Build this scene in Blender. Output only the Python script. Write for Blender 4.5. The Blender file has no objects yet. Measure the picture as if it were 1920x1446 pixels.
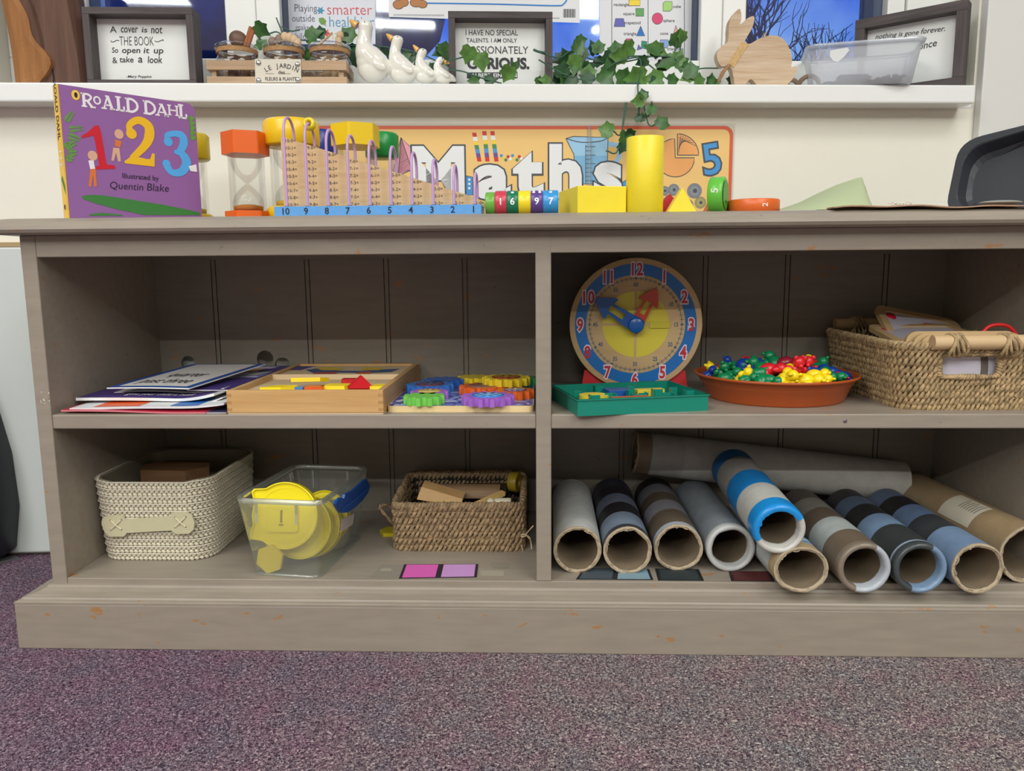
import bpy, bmesh, math, random
import numpy as np
from mathutils import Vector, Matrix, geometry

S = bpy.context.scene
COL = S.collection
R_ = random.Random(7)

# ------------------------------------------------------------------ camera
FPX = 1468.537                      # focal length in pixels of the 1920x1446 frame
PITCH, YAW, ROLL = (math.radians(a) for a in (8.32402, 2.16339, -0.46025))
CAM = Vector((-0.003, -1.05, 0.52259))
_F = Vector((-math.sin(YAW), math.cos(YAW), 0)); _R = Vector((math.cos(YAW), math.sin(YAW), 0)); _U = Vector((0, 0, 1))
_F2 = _F*math.cos(PITCH) - _U*math.sin(PITCH); _U2 = _U*math.cos(PITCH) + _F*math.sin(PITCH)
CR = _R*math.cos(ROLL) + _U2*math.sin(ROLL); CU = _U2*math.cos(ROLL) - _R*math.sin(ROLL); CF = _F2
cd = bpy.data.cameras.new('camera'); cam = bpy.data.objects.new('camera', cd); COL.objects.link(cam)
cd.sensor_fit = 'HORIZONTAL'; cd.sensor_width = 36.0; cd.lens = FPX*36.0/1920.0
cd.clip_start = 0.02; cd.clip_end = 200
Mc = Matrix((CR, CU, -CF)).transposed().to_4x4(); Mc.translation = CAM
cam.matrix_world = Mc; S.camera = cam

# ------------------------------------------------------------------ view, world, lights
vs = S.view_settings
vs.view_transform = 'Standard'; vs.look = 'None'; vs.gamma = 1.0; vs.use_curve_mapping = False
vs.exposure = 0.57
def lin(c):
    return tuple((x/12.92 if x <= 0.04045 else ((x+0.055)/1.055)**2.4) for x in (k/255.0 for k in c))
W = bpy.data.worlds.new('dusk_sky'); S.world = W; W.use_nodes = True
wn = W.node_tree; bg = wn.nodes['Background']
tc = wn.nodes.new('ShaderNodeTexCoord'); wz = wn.nodes.new('ShaderNodeTexNoise'); wr = wn.nodes.new('ShaderNodeValToRGB')
wz.inputs['Scale'].default_value = 9; wz.inputs['Detail'].default_value = 4
wr.color_ramp.elements[0].position = 0.42; wr.color_ramp.elements[0].color = (*lin((38, 105, 232)), 1)
wr.color_ramp.elements[1].position = 0.72; wr.color_ramp.elements[1].color = (*lin((150, 195, 250)), 1)
wn.links.new(tc.outputs['Generated'], wz.inputs['Vector']); wn.links.new(wz.outputs['Fac'], wr.inputs['Fac'])
wn.links.new(wr.outputs['Color'], bg.inputs['Color']); bg.inputs['Strength'].default_value = 0.72
def area(name, loc, sx, sy, power, col=(1, .97, .9), rot=(0, 0, 0)):
    l = bpy.data.lights.new(name, 'AREA'); l.shape = 'RECTANGLE'; l.size = sx; l.size_y = sy
    l.energy = power; l.color = col
    o = bpy.data.objects.new(name, l); COL.objects.link(o); o.location = loc; o.rotation_euler = rot
    return o
# fluorescent fittings on the classroom ceiling, rows behind the viewpoint (the far row mirrors in the glass; unseen nearer rows added and widened for softer shadows)
CEIL = 2.40
for lx, ly, pw, dp in ((-2.45, -4.2, 25, .09), (-0.6, -4.22, 25, .09), (1.80, -4.2, 25, .09), (-2.3, -3.3, 26, 1.3), (-0.4, -3.3, 26, 1.3), (1.45, -3.3, 26, 1.3), (-1.6, -2.0, 12, 1.0), (1.2, -2.0, 12, 1.0), (-1.2, -1.1, 12, .6), (1.2, -1.1, 12, .6)):
    area('ceiling_area_light', (lx, ly, CEIL-0.012), 1.15, dp, pw, (.985, 1, .965))

# ------------------------------------------------------------------ measuring: a photograph pixel put onto a real plane
def ray(u, v): return CR*((u-960)/FPX) - CU*((v-723)/FPX) + CF
def at(u, v, Y=None, Z=None, X=None):
    d = ray(u, v)
    t = (Y-CAM.y)/d.y if Y is not None else ((Z-CAM.z)/d.z if Z is not None else (X-CAM.x)/d.x)
    return CAM + d*t
TH = math.radians(4.8)              # the room wall is not quite parallel to the bookcase
WO = Vector((0, 0.42, 0)); WX = Vector((math.cos(TH), math.sin(TH), 0)); WY = Vector((-math.sin(TH), math.cos(TH), 0))
MW = Matrix.Translation(WO) @ Matrix.Rotation(TH, 4, 'Z')
MWI = MW.inverted()
def wat(u, v, y):                    # pixel on a plane parallel to the wall, in wall coordinates
    d = ray(u, v); t = ((WO-CAM).dot(WY)+y)/d.dot(WY)
    return MWI @ (CAM + d*t)

# ------------------------------------------------------------------ mesh builder
I4 = Matrix.Identity(4)
def TR(x, y, z): return Matrix.Translation((x, y, z))
def RZ(a): return Matrix.Rotation(a, 4, 'Z')
def RX(a): return Matrix.Rotation(a, 4, 'X')
def RY(a): return Matrix.Rotation(a, 4, 'Y')
FRONT = Matrix(((1, 0, 0, 0), (0, 0, -1, 0), (0, 1, 0, 0), (0, 0, 0, 1)))   # flat (x,y,z) -> x, z up, z towards the room
def basis(o, x, y):
    x = Vector(x).normalized(); y = Vector(y); z = x.cross(y).normalized(); y = z.cross(x)
    M = Matrix((x, y, z)).transposed().to_4x4(); M.translation = o
    return M
_txt = {}
def text_mesh(s, bold=0.0, shear=0.0, space=1.0, align='CENTER'):
    k = (s, bold, shear, space, align)
    if k not in _txt:
        c = bpy.data.curves.new('t', 'FONT'); c.body = s; c.size = 1.0; c.offset = bold; c.shear = shear
        c.space_character = space; c.align_x = align; c.resolution_u = 3
        o = bpy.data.objects.new('t', c); COL.objects.link(o)
        dg = bpy.context.evaluated_depsgraph_get()
        me = bpy.data.meshes.new_from_object(o.evaluated_get(dg))
        _txt[k] = ([v.co.copy() for v in me.vertices], [tuple(p.vertices) for p in me.polygons])
        bpy.data.objects.remove(o); bpy.data.curves.remove(c); bpy.data.meshes.remove(me)
    return _txt[k]
def dense(v, f, step):
    # cut flat lettering into thin horizontal bands so that it can be wrapped round a cylinder
    bm = bmesh.new(); vs_ = [bm.verts.new(p) for p in v]
    for q in f:
        try: bm.faces.new([vs_[i] for i in q])
        except ValueError: pass
    y0 = min(p[1] for p in v); y1 = max(p[1] for p in v); x0 = min(p[0] for p in v); x1 = max(p[0] for p in v)
    for ax, lo, hi in ((1, y0, y1), (0, x0, x1)):
        n = int((hi-lo)/step)
        for k in range(1, n+1):
            co = [0, 0, 0]; no = [0, 0, 0]; co[ax] = lo+(hi-lo)*k/(n+1); no[ax] = 1
            bmesh.ops.bisect_plane(bm, geom=bm.verts[:]+bm.edges[:]+bm.faces[:], plane_co=co, plane_no=no, dist=1e-7)
    bm.verts.index_update(); bm.faces.ensure_lookup_table()
    out = ([q.co.copy() for q in bm.verts], [tuple(x.index for x in q.verts) for q in bm.faces]); bm.free()
    return out
def smoothpts(pts, n=6, closed=False):
    P = [Vector(p) for p in pts]; out = []; N = len(P)
    rng = range(N if closed else N-1)
    for i in rng:
        a = P[(i-1) % N] if (closed or i > 0) else P[i]*2-P[i+1]
        b, c = P[i], P[(i+1) % N]
        d = P[(i+2) % N] if (closed or i+2 < N) else c*2-b
        for k in range(n):
            t = k/n
            out.append(0.5*((2*b) + (c-a)*t + (2*a-5*b+4*c-d)*t*t + (3*b-a-3*c+d)*t**3))
    if not closed: out.append(P[-1])
    return out
class MB:
    def __init__(s): s.v = []; s.f = []; s.m = []; s.s = []
    def add(s, vs_, fs, mat=0, smooth=False, M=None):
        b = len(s.v)
        s.v += [(M @ Vector(v)) if M is not None else Vector(v) for v in vs_]
        for f in fs:
            s.f.append(tuple(i+b for i in f)); s.m.append(mat); s.s.append(smooth)
        return s
    def box(s, x0, x1, y0, y1, z0, z1, mat=0, M=None):
        v = [(x, y, z) for z in (z0, z1) for y in (y0, y1) for x in (x0, x1)]
        return s.add(v, [(0, 2, 3, 1), (4, 5, 7, 6), (0, 1, 5, 4), (2, 6, 7, 3), (0, 4, 6, 2), (1, 3, 7, 5)], mat, False, M)
    def hexa(s, q, mat=0, M=None):   # 4 bottom + 4 top corners, each counter-clockwise from above
        return s.add(q, [(3, 2, 1, 0), (4, 5, 6, 7), (0, 1, 5, 4), (1, 2, 6, 5), (2, 3, 7, 6), (3, 0, 4, 7)], mat, False, M)
    def prism(s, poly, z0, z1, mat=0, M=None, side=None, smooth=False):
        n = len(poly); A = sum(poly[i][0]*poly[(i+1) % n][1]-poly[(i+1) % n][0]*poly[i][1] for i in range(n))
        if A < 0: poly = list(poly)[::-1]
        v = [(p[0], p[1], z0) for p in poly] + [(p[0], p[1], z1) for p in poly]
        s.add(v, [tuple(range(n-1, -1, -1)), tuple(range(n, 2*n))], mat, False, M)
        return s.add(v, [(i, (i+1) % n, (i+1) % n+n, i+n) for i in range(n)], mat if side is None else side, smooth, M)
    def flat(s, poly, z=0.0, mat=0, M=None):
        n = len(poly); A = sum(poly[i][0]*poly[(i+1) % n][1]-poly[(i+1) % n][0]*poly[i][1] for i in range(n))
        if A < 0: poly = list(poly)[::-1]
        return s.add([(p[0], p[1], z) for p in poly], [tuple(range(n))], mat, False, M)
    def rect(s, x0, x1, y0, y1, z=0.0, mat=0, M=None): return s.flat([(x0, y0), (x1, y0), (x1, y1), (x0, y1)], z, mat, M)
    def disc(s, x, y, r, z=0.0, mat=0, M=None, n=24, ry=None):
        ry = ry or r
        return s.flat([(x+r*math.cos(2*math.pi*i/n), y+ry*math.sin(2*math.pi*i/n)) for i in range(n)], z, mat, M)
    def ring(s, x, y, r0, r1, z=0.0, mat=0, M=None, n=48, a0=0, a1=2*math.pi):
        v = []; f = []
        for i in range(n+1):
            a = a0+(a1-a0)*i/n
            v += [(x+r0*math.cos(a), y+r0*math.sin(a), z), (x+r1*math.cos(a), y+r1*math.sin(a), z)]
        for i in range(n): f.append((2*i, 2*i+1, 2*i+3, 2*i+2))
        return s.add(v, f, mat, False, M)
    def stroke(s, pts, w, z=0.0, mat=0, M=None, sm=5, closed=False):
        n0 = len(pts)
        P = smoothpts([Vector((p[0], p[1], 0)) for p in pts], sm, closed) if sm > 1 else [Vector((p[0], p[1], 0)) for p in pts]
        ws = w if isinstance(w, (list, tuple)) else [w]*n0
        v = []; f = []; N = len(P)
        for i, p in enumerate(P):
            t = (P[(i+1) % N]-P[i-1]) if closed else (P[min(i+1, N-1)]-P[max(i-1, 0)])
            if t.length < 1e-9: t = Vector((1, 0, 0))
            t.normalize(); nn = Vector((-t.y, t.x, 0))
            q = (i/sm) if sm > 1 else i
            a = int(min(q, n0-1)); b = (a+1) % n0 if closed else min(a+1, n0-1)
            ww = (ws[a % n0]*(1-(q-a)) + ws[b]*(q-a))*0.5
            v += [(p.x+nn.x*ww, p.y+nn.y*ww, z), (p.x-nn.x*ww, p.y-nn.y*ww, z)]
        for i in range(N if closed else N-1):
            j = (i+1) % N; f.append((2*i+1, 2*j+1, 2*j, 2*i))
        return s.add(v, f, mat, False, M)
    def text(s, t, size, x=0, y=0, z=0.0, mat=0, M=None, bold=0.0, shear=0.0, space=1.0, align='CENTER', sx=1.0, rot=0.0):
        v, f = text_mesh(t, bold, shear, space, align)
        L = TR(x, y, z) @ RZ(rot) @ Matrix.Diagonal((size*sx, size, 1, 1))
        return s.add(v, f, mat, False, (M @ L) if M is not None else L)
    def tube(s, pts, r, n=8, mat=0, M=None, closed=False, caps=True, smooth=True, flatten=1.0):
        P = [Vector(p) for p in pts]; N = len(P); rs = r if isinstance(r, (list, tuple)) else [r]*N
        v = []; f = []; up = None
        for i in range(N):
            t = (P[(i+1) % N]-P[i-1]) if closed else (P[min(i+1, N-1)]-P[max(i-1, 0)])
            if t.length < 1e-12: t = Vector((0, 0, 1))
            t.normalize()
            if up is None:
                up = Vector((0, 0, 1)) if abs(t.z) < 0.9 else Vector((1, 0, 0))
            up = (up - t*up.dot(t))
            if up.length < 1e-6: up = t.orthogonal()
            up.normalize(); sd = t.cross(up)
            for k in range(n):
                a = 2*math.pi*k/n
                v.append(P[i] + (sd*math.cos(a) + up*math.sin(a)*flatten)*rs[i])
        for i in range(N if closed else N-1):
            j = (i+1) % N
            for k in range(n):
                l = (k+1) % n; f.append((i*n+k, i*n+l, j*n+l, j*n+k))
        s.add(v, f, mat, smooth, M)
        if caps and not closed:
            s.add(v[:n], [tuple(range(n-1, -1, -1))], mat, False, M); s.add(v[-n:], [tuple(range(n))], mat, False, M)
        return s
    def cyl(s, p0, p1, r0, r1=None, n=24, mat=0, M=None, caps=True, smooth=True):
        return s.tube([p0, p1], [r0, r0 if r1 is None else r1], n, mat, M, False, caps, smooth)
    def lathe(s, prof, n=32, mat=0, M=None, smooth=True, sx=1.0, sy=1.0):
        v = []; f = []
        for r, z in prof:
            for k in range(n):
                a = 2*math.pi*k/n; v.append((r*math.cos(a)*sx, r*math.sin(a)*sy, z))
        for i in range(len(prof)-1):
            for k in range(n):
                l = (k+1) % n; f.append((i*n+k, i*n+l, (i+1)*n+l, (i+1)*n+k))
        return s.add(v, f, mat, smooth, M)
    def ell(s, c, r, mat=0, M=None, n=14, m=10):
        r = (r, r, r) if not isinstance(r, (tuple, list)) else r
        L = TR(*c) @ Matrix.Diagonal((r[0], r[1], r[2], 1))
        v = [(0, 0, -1)]; f = []
        for i in range(1, m):
            t = -math.pi/2+math.pi*i/m
            for k in range(n):
                a = 2*math.pi*k/n; v.append((math.cos(t)*math.cos(a), math.cos(t)*math.sin(a), math.sin(t)))
        v.append((0, 0, 1)); last = len(v)-1
        for k in range(n):
            l = (k+1) % n
            f.append((0, 1+l, 1+k)); f.append((last, 1+(m-2)*n+k, 1+(m-2)*n+l))
        for i in range(m-2):
            for k in range(n):
                l = (k+1) % n; f.append((1+i*n+k, 1+i*n+l, 1+(i+1)*n+l, 1+(i+1)*n+k))
        return s.add(v, f, mat, True, (M @ L) if M is not None else L)
    def loft(s, rings, mat=0, M=None, smooth=True, caps=True, closed=True):
        n = len(rings[0]); v = [p for r in rings for p in r]; f = []
        for i in range(len(rings)-1):
            for k in range(n if closed else n-1):
                l = (k+1) % n; f.append((i*n+k, i*n+l, (i+1)*n+l, (i+1)*n+k))
        s.add(v, f, mat, smooth, M)
        if caps:
            s.add(rings[0], [tuple(range(n-1, -1, -1))], mat, False, M); s.add(rings[-1], [tuple(range(n))], mat, False, M)
        return s
    def sheet(s, fn, nu, nv, thick=0.0, mat=0, M=None, smooth=True, back=None):
        v = [fn(i/nu, j/nv) for j in range(nv+1) for i in range(nu+1)]
        f = [(j*(nu+1)+i, j*(nu+1)+i+1, (j+1)*(nu+1)+i+1, (j+1)*(nu+1)+i) for j in range(nv) for i in range(nu)]
        s.add(v, f, mat, smooth, M)
        if thick:
            v2 = [Vector(p)-Vector((0, 0, thick)) for p in v]
            s.add(v2, [q[::-1] for q in f], mat if back is None else back, smooth, M)
            e = [i for i in range(nu+1)] + [j*(nu+1)+nu for j in range(1, nv+1)] + [nv*(nu+1)+i for i in range(nu-1, -1, -1)] + [j*(nu+1) for j in range(nv-1, 0, -1)]
            vv = [v[i] for i in e] + [v2[i] for i in e]; n = len(e)
            s.add(vv, [(i, i+n, (i+1) % n+n, (i+1) % n) for i in range(n)], mat if back is None else back, False, M)
        return s
    def build(s, name, mats, parent=None, world=False, bevel=0, seg=2, loc=None, rotz=0.0, sub=0, center=True, cut=None):
        mats = mats if isinstance(mats, (list, tuple)) else [mats]
        vv = s.v
        o = bpy.data.objects.new(name, None) if False else None
        L = I4
        if parent is not None and world:
            Mp = parent.matrix_basis.copy(); pp_ = parent.parent
            while pp_ is not None: Mp = pp_.matrix_basis @ Mp; pp_ = pp_.parent
            Pi = Mp.inverted(); vv = [Pi @ v for v in vv]
        if parent is None and loc is None and center:
            xs = [v.x for v in vv]; ys = [v.y for v in vv]; zs = [v.z for v in vv]
            c = Vector(((min(xs)+max(xs))/2, (min(ys)+max(ys))/2, min(zs)))
            vv = [v-c for v in vv]; L = Matrix.Translation(c)
        me = bpy.data.meshes.new(name); me.from_pydata([tuple(v) for v in vv], [], s.f)
        for m in mats: me.materials.append(m)
        me.polygons.foreach_set('material_index', [min(i, len(mats)-1) for i in s.m]); me.polygons.foreach_set('use_smooth', s.s)
        me.validate(); me.update()
        o = bpy.data.objects.new(name, me); COL.objects.link(o)
        if parent is not None: o.parent = parent
        elif loc is not None: o.location = loc; o.rotation_euler = (0, 0, rotz)
        else: o.matrix_basis = L
        if bevel:
            b = o.modifiers.new('bevel', 'BEVEL'); b.width = bevel; b.segments = seg; b.limit_method = 'ANGLE'; b.angle_limit = math.radians(35)
        if sub:
            b = o.modifiers.new('sub', 'SUBSURF'); b.levels = sub; b.render_levels = sub
        return o
def tag(o, label, cat, group=None, kind=None):
    o['label'] = label; o['category'] = cat
    if group: o['group'] = group
    if kind: o['kind'] = kind
    return o
def thing(name, label, cat, loc=(0, 0, 0), rotz=0.0, group=None, M=None):
    o = bpy.data.objects.new(name, None); COL.objects.link(o); o.empty_display_size = 0.02
    if M is not None: o.matrix_basis = M
    else: o.location = loc; o.rotation_euler = (0, 0, rotz)
    bpy.context.view_layer.update()
    return tag(o, label, cat, group)
def wthing(name, label, cat, x, y, z, rotz=0.0, group=None):       # x, y, z in wall coordinates
    p = MW @ Vector((x, y, z))
    return thing(name, label, cat, p, TH+rotz, group)
def struct(name, mb, mats, **k):
    o = mb.build(name, mats, **k); o['kind'] = 'structure'; return o
def copy_thing(src, loc=None, rotz=None, M=None, label=None):
    def cp(o, par):
        c = o.copy(); COL.objects.link(c)
        if par is not None: c.parent = par
        for ch in o.children: cp(ch, c)
        return c
    c = cp(src, None)
    if M is not None: c.matrix_basis = M
    else: c.location = loc; c.rotation_euler = (0, 0, rotz or 0)
    if label: c['label'] = label
    return c
def rrect(x0, x1, y0, y1, r, n=6):
    out = []
    for cx, cy, a in ((x1-r, y0+r, -90), (x1-r, y1-r, 0), (x0+r, y1-r, 90), (x0+r, y0+r, 180)):
        for i in range(n+1):
            t = math.radians(a+90*i/n); out.append((cx+r*math.cos(t), cy+r*math.sin(t)))
    return out
def ngon(n, r, a=0.0, cx=0, cy=0): return [(cx+r*math.cos(a+2*math.pi*i/n), cy+r*math.sin(a+2*math.pi*i/n)) for i in range(n)]

# ------------------------------------------------------------------ materials (all procedural)
_mats = {}
def P(c, rough=0.5, var=0.0, vscale=40, bump=0.0, bscale=200, spec=0.5, metal=0.0, coat=0.0, stretch=None, dirt=None, dscale=30, dpos=0.62):
    key = (c, rough, var, vscale, bump, bscale, spec, metal, coat, stretch, dirt, dscale, dpos)
    if key in _mats: return _mats[key]
    m = bpy.data.materials.new('mat_%d' % len(_mats)); m.use_nodes = True; nt = m.node_tree; b = nt.nodes['Principled BSDF']
    col = lin(c); b.inputs['Base Color'].default_value = (*col, 1); b.inputs['Roughness'].default_value = rough
    b.inputs['Specular IOR Level'].default_value = spec; b.inputs['Metallic'].default_value = metal
    b.inputs['Coat Weight'].default_value = coat; b.inputs['Coat Roughness'].default_value = 0.08
    vec = None
    if var or bump or dirt:
        t = nt.nodes.new('ShaderNodeTexCoord'); vec = t.outputs['Object']
        if stretch:
            mp = nt.nodes.new('ShaderNodeMapping'); mp.inputs['Scale'].default_value = stretch; nt.links.new(vec, mp.inputs['Vector']); vec = mp.outputs['Vector']
    if var:
        z = nt.nodes.new('ShaderNodeTexNoise'); z.inputs['Scale'].default_value = vscale; z.inputs['Detail'].default_value = 5; z.inputs['Roughness'].default_value = 0.6
        r = nt.nodes.new('ShaderNodeValToRGB'); r.color_ramp.elements[0].position = 0.3; r.color_ramp.elements[1].position = 0.7
        r.color_ramp.elements[0].color = (*[x*(1-var) for x in col], 1); r.color_ramp.elements[1].color = (*[min(1, x*(1+var)) for x in col], 1)
        nt.links.new(vec, z.inputs['Vector']); nt.links.new(z.outputs['Fac'], r.inputs['Fac'])
        out = r.outputs['Color']
    else:
        out = None
    if dirt:
        z = nt.nodes.new('ShaderNodeTexNoise'); z.inputs['Scale'].default_value = dscale; z.inputs['Detail'].default_value = 6; z.inputs['Roughness'].default_value = 0.65
        r = nt.nodes.new('ShaderNodeValToRGB'); r.color_ramp.elements[0].position = dpos; r.color_ramp.elements[1].position = dpos+0.03
        mx = nt.nodes.new('ShaderNodeMix'); mx.data_type = 'RGBA'
        if out is not None: nt.links.new(out, mx.inputs[6])
        else: mx.inputs[6].default_value = (*col, 1)
        mx.inputs[7].default_value = (*lin(dirt), 1)
        nt.links.new(vec, z.inputs['Vector']); nt.links.new(z.outputs['Fac'], r.inputs['Fac']); nt.links.new(r.outputs['Color'], mx.inputs[0])
        out = mx.outputs[2]
    if out is not None: nt.links.new(out, b.inputs['Base Color'])
    if bump:
        z = nt.nodes.new('ShaderNodeTexNoise'); z.inputs['Scale'].default_value = bscale; z.inputs['Detail'].default_value = 4
        bm = nt.nodes.new('ShaderNodeBump'); bm.inputs['Strength'].default_value = bump; bm.inputs['Distance'].default_value = 0.002
        nt.links.new(vec, z.inputs['Vector']); nt.links.new(z.outputs['Fac'], bm.inputs['Height']); nt.links.new(bm.outputs['Normal'], b.inputs['Normal'])
    _mats[key] = m
    return m
def wood(c1, c2, axis='X', scale=60, rough=0.5, dist=3.0, spec=0.35, bump=0.15):
    key = ('wood', c1, c2, axis, scale, rough, dist, spec, bump)
    if key in _mats: return _mats[key]
    m = bpy.data.materials.new('wood_%d' % len(_mats)); m.use_nodes = True; nt = m.node_tree; b = nt.nodes['Principled BSDF']
    t = nt.nodes.new('ShaderNodeTexCoord'); mp = nt.nodes.new('ShaderNodeMapping')
    st = {'X': (0.06, 1, 1), 'Y': (1, 0.06, 1), 'Z': (1, 1, 0.06)}[axis]; mp.inputs['Scale'].default_value = st
    z = nt.nodes.new('ShaderNodeTexNoise'); z.inputs['Scale'].default_value = scale; z.inputs['Detail'].default_value = 6; z.inputs['Roughness'].default_value = 0.62; z.inputs['Distortion'].default_value = dist*0.2
    z2 = nt.nodes.new('ShaderNodeTexNoise'); z2.inputs['Scale'].default_value = scale*5; z2.inputs['Detail'].default_value = 3
    ad = nt.nodes.new('ShaderNodeMath'); ad.operation = 'MULTIPLY_ADD'; ad.inputs[1].default_value = 0.3
    r = nt.nodes.new('ShaderNodeValToRGB'); r.color_ramp.elements[0].position = 0.42; r.color_ramp.elements[1].position = 0.88
    r.color_ramp.elements[0].color = (*lin(c1), 1); r.color_ramp.elements[1].color = (*lin(c2), 1)
    L = nt.links.new
    L(t.outputs['Object'], mp.inputs['Vector']); L(mp.outputs['Vector'], z.inputs['Vector']); L(mp.outputs['Vector'], z2.inputs['Vector'])
    L(z2.outputs['Fac'], ad.inputs[0]); L(z.outputs['Fac'], ad.inputs[2]); L(ad.outputs[0], r.inputs['Fac']); L(r.outputs['Color'], b.inputs['Base Color'])
    b.inputs['Roughness'].default_value = rough; b.inputs['Specular IOR Level'].default_value = spec
    if bump:
        bm = nt.nodes.new('ShaderNodeBump'); bm.inputs['Strength'].default_value = bump; bm.inputs['Distance'].default_value = 0.001
        L(ad.outputs[0], bm.inputs['Height']); L(bm.outputs['Normal'], b.inputs['Normal'])
    _mats[key] = m
    return m
def glassy(tint=(255, 255, 255), refl=0.12, body=0.0, bodyc=(235, 240, 245), rough=0.03, fres=0.5):
    """thin clear glass or cloudy plastic: light passes, a little is reflected, 'body' is how milky it is"""
    key = ('glass', tint, refl, body, bodyc, rough, fres)
    if key in _mats: return _mats[key]
    m = bpy.data.materials.new('glass_%d' % len(_mats)); m.use_nodes = True; nt = m.node_tree; nt.nodes.remove(nt.nodes['Principled BSDF'])
    out = nt.nodes['Material Output']; L = nt.links.new
    tr = nt.nodes.new('ShaderNodeBsdfTransparent'); tr.inputs['Color'].default_value = (*lin(tint), 1)
    gl = nt.nodes.new('ShaderNodeBsdfGlossy'); gl.inputs['Roughness'].default_value = rough
    lw = nt.nodes.new('ShaderNodeLayerWeight'); lw.inputs['Blend'].default_value = 0.35
    mul = nt.nodes.new('ShaderNodeMath'); mul.operation = 'MULTIPLY_ADD'; mul.inputs[1].default_value = fres; mul.inputs[2].default_value = refl*0.4
    mul.use_clamp = True
    L(lw.outputs['Fresnel'], mul.inputs[0])
    base = tr.outputs[0]
    if body:
        d = nt.nodes.new('ShaderNodeBsdfDiffuse'); d.inputs['Color'].default_value = (*lin(bodyc), 1)
        tl = nt.nodes.new('ShaderNodeBsdfTranslucent'); tl.inputs['Color'].default_value = (*lin(bodyc), 1)
        dm = nt.nodes.new('ShaderNodeMixShader'); dm.inputs[0].default_value = 0.5; L(d.outputs[0], dm.inputs[1]); L(tl.outputs[0], dm.inputs[2])
        bm = nt.nodes.new('ShaderNodeMixShader'); bm.inputs[0].default_value = body; L(base, bm.inputs[1]); L(dm.outputs[0], bm.inputs[2]); base = bm.outputs[0]
    mx = nt.nodes.new('ShaderNodeMixShader'); L(mul.outputs[0], mx.inputs[0]); L(base, mx.inputs[1]); L(gl.outputs[0], mx.inputs[2]); L(mx.outputs[0], out.inputs['Surface'])
    _mats[key] = m
    return m
def painted(c, chip=(164, 122, 82)):
    """brushed paint over pine: worn streaks, scuffs and small chips of bare wood"""
    key = ('painted', c, chip)
    if key in _mats: return _mats[key]
    m = bpy.data.materials.new('painted_wood_%d' % len(_mats)); m.use_nodes = True; nt = m.node_tree; b = nt.nodes['Principled BSDF']; L = nt.links.new
    t = nt.nodes.new('ShaderNodeTexCoord'); mp = nt.nodes.new('ShaderNodeMapping'); mp.inputs['Scale'].default_value = (0.18, 1, 1); L(t.outputs['Object'], mp.inputs['Vector'])
    z = nt.nodes.new('ShaderNodeTexNoise'); z.inputs['Scale'].default_value = 90; z.inputs['Detail'].default_value = 6; L(mp.outputs[0], z.inputs['Vector'])
    r = nt.nodes.new('ShaderNodeValToRGB'); r.color_ramp.elements[0].position = 0.3; r.color_ramp.elements[1].position = 0.72
    col = lin(c); r.color_ramp.elements[0].color = (*[x*0.92 for x in col], 1); r.color_ramp.elements[1].color = (*[x*1.06 for x in col], 1); L(z.outputs['Fac'], r.inputs['Fac'])
    # dark scuffs
    z3 = nt.nodes.new('ShaderNodeTexNoise'); z3.inputs['Scale'].default_value = 55; z3.inputs['Detail'].default_value = 8; z3.inputs['Roughness'].default_value = 0.7; L(t.outputs['Object'], z3.inputs['Vector'])
    r3 = nt.nodes.new('ShaderNodeValToRGB'); r3.color_ramp.elements[0].position = 0.66; r3.color_ramp.elements[1].position = 0.72; L(z3.outputs['Fac'], r3.inputs['Fac'])
    m3 = nt.nodes.new('ShaderNodeMix'); m3.data_type = 'RGBA'; L(r3.outputs['Color'], m3.inputs[0]); L(r.outputs['Color'], m3.inputs[6]); m3.inputs[7].default_value = (*[x*0.5 for x in col], 1)
    # chips of bare wood
    mp2 = nt.nodes.new('ShaderNodeMapping'); mp2.inputs['Scale'].default_value = (0.45, 1, 1); mp2.inputs['Location'].default_value = (3, 1, 2); L(t.outputs['Object'], mp2.inputs['Vector'])
    z2 = nt.nodes.new('ShaderNodeTexNoise'); z2.inputs['Scale'].default_value = 48; z2.inputs['Detail'].default_value = 7; z2.inputs['Roughness'].default_value = 0.62; L(mp2.outputs[0], z2.inputs['Vector'])
    r2 = nt.nodes.new('ShaderNodeValToRGB'); r2.color_ramp.elements[0].position = 0.655; r2.color_ramp.elements[1].position = 0.675; L(z2.outputs['Fac'], r2.inputs['Fac'])
    m2 = nt.nodes.new('ShaderNodeMix'); m2.data_type = 'RGBA'; L(r2.outputs['Color'], m2.inputs[0]); L(m3.outputs[2], m2.inputs[6]); m2.inputs[7].default_value = (*lin(chip), 1)
    L(m2.outputs[2], b.inputs['Base Color']); b.inputs['Roughness'].default_value = 0.42; b.inputs['Specular IOR Level'].default_value = 0.4
    bm = nt.nodes.new('ShaderNodeBump'); bm.inputs['Strength'].default_value = 0.2; bm.inputs['Distance'].default_value = 0.001; L(z.outputs['Fac'], bm.inputs['Height']); L(bm.outputs['Normal'], b.inputs['Normal'])
    _mats[key] = m
    return m
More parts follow.
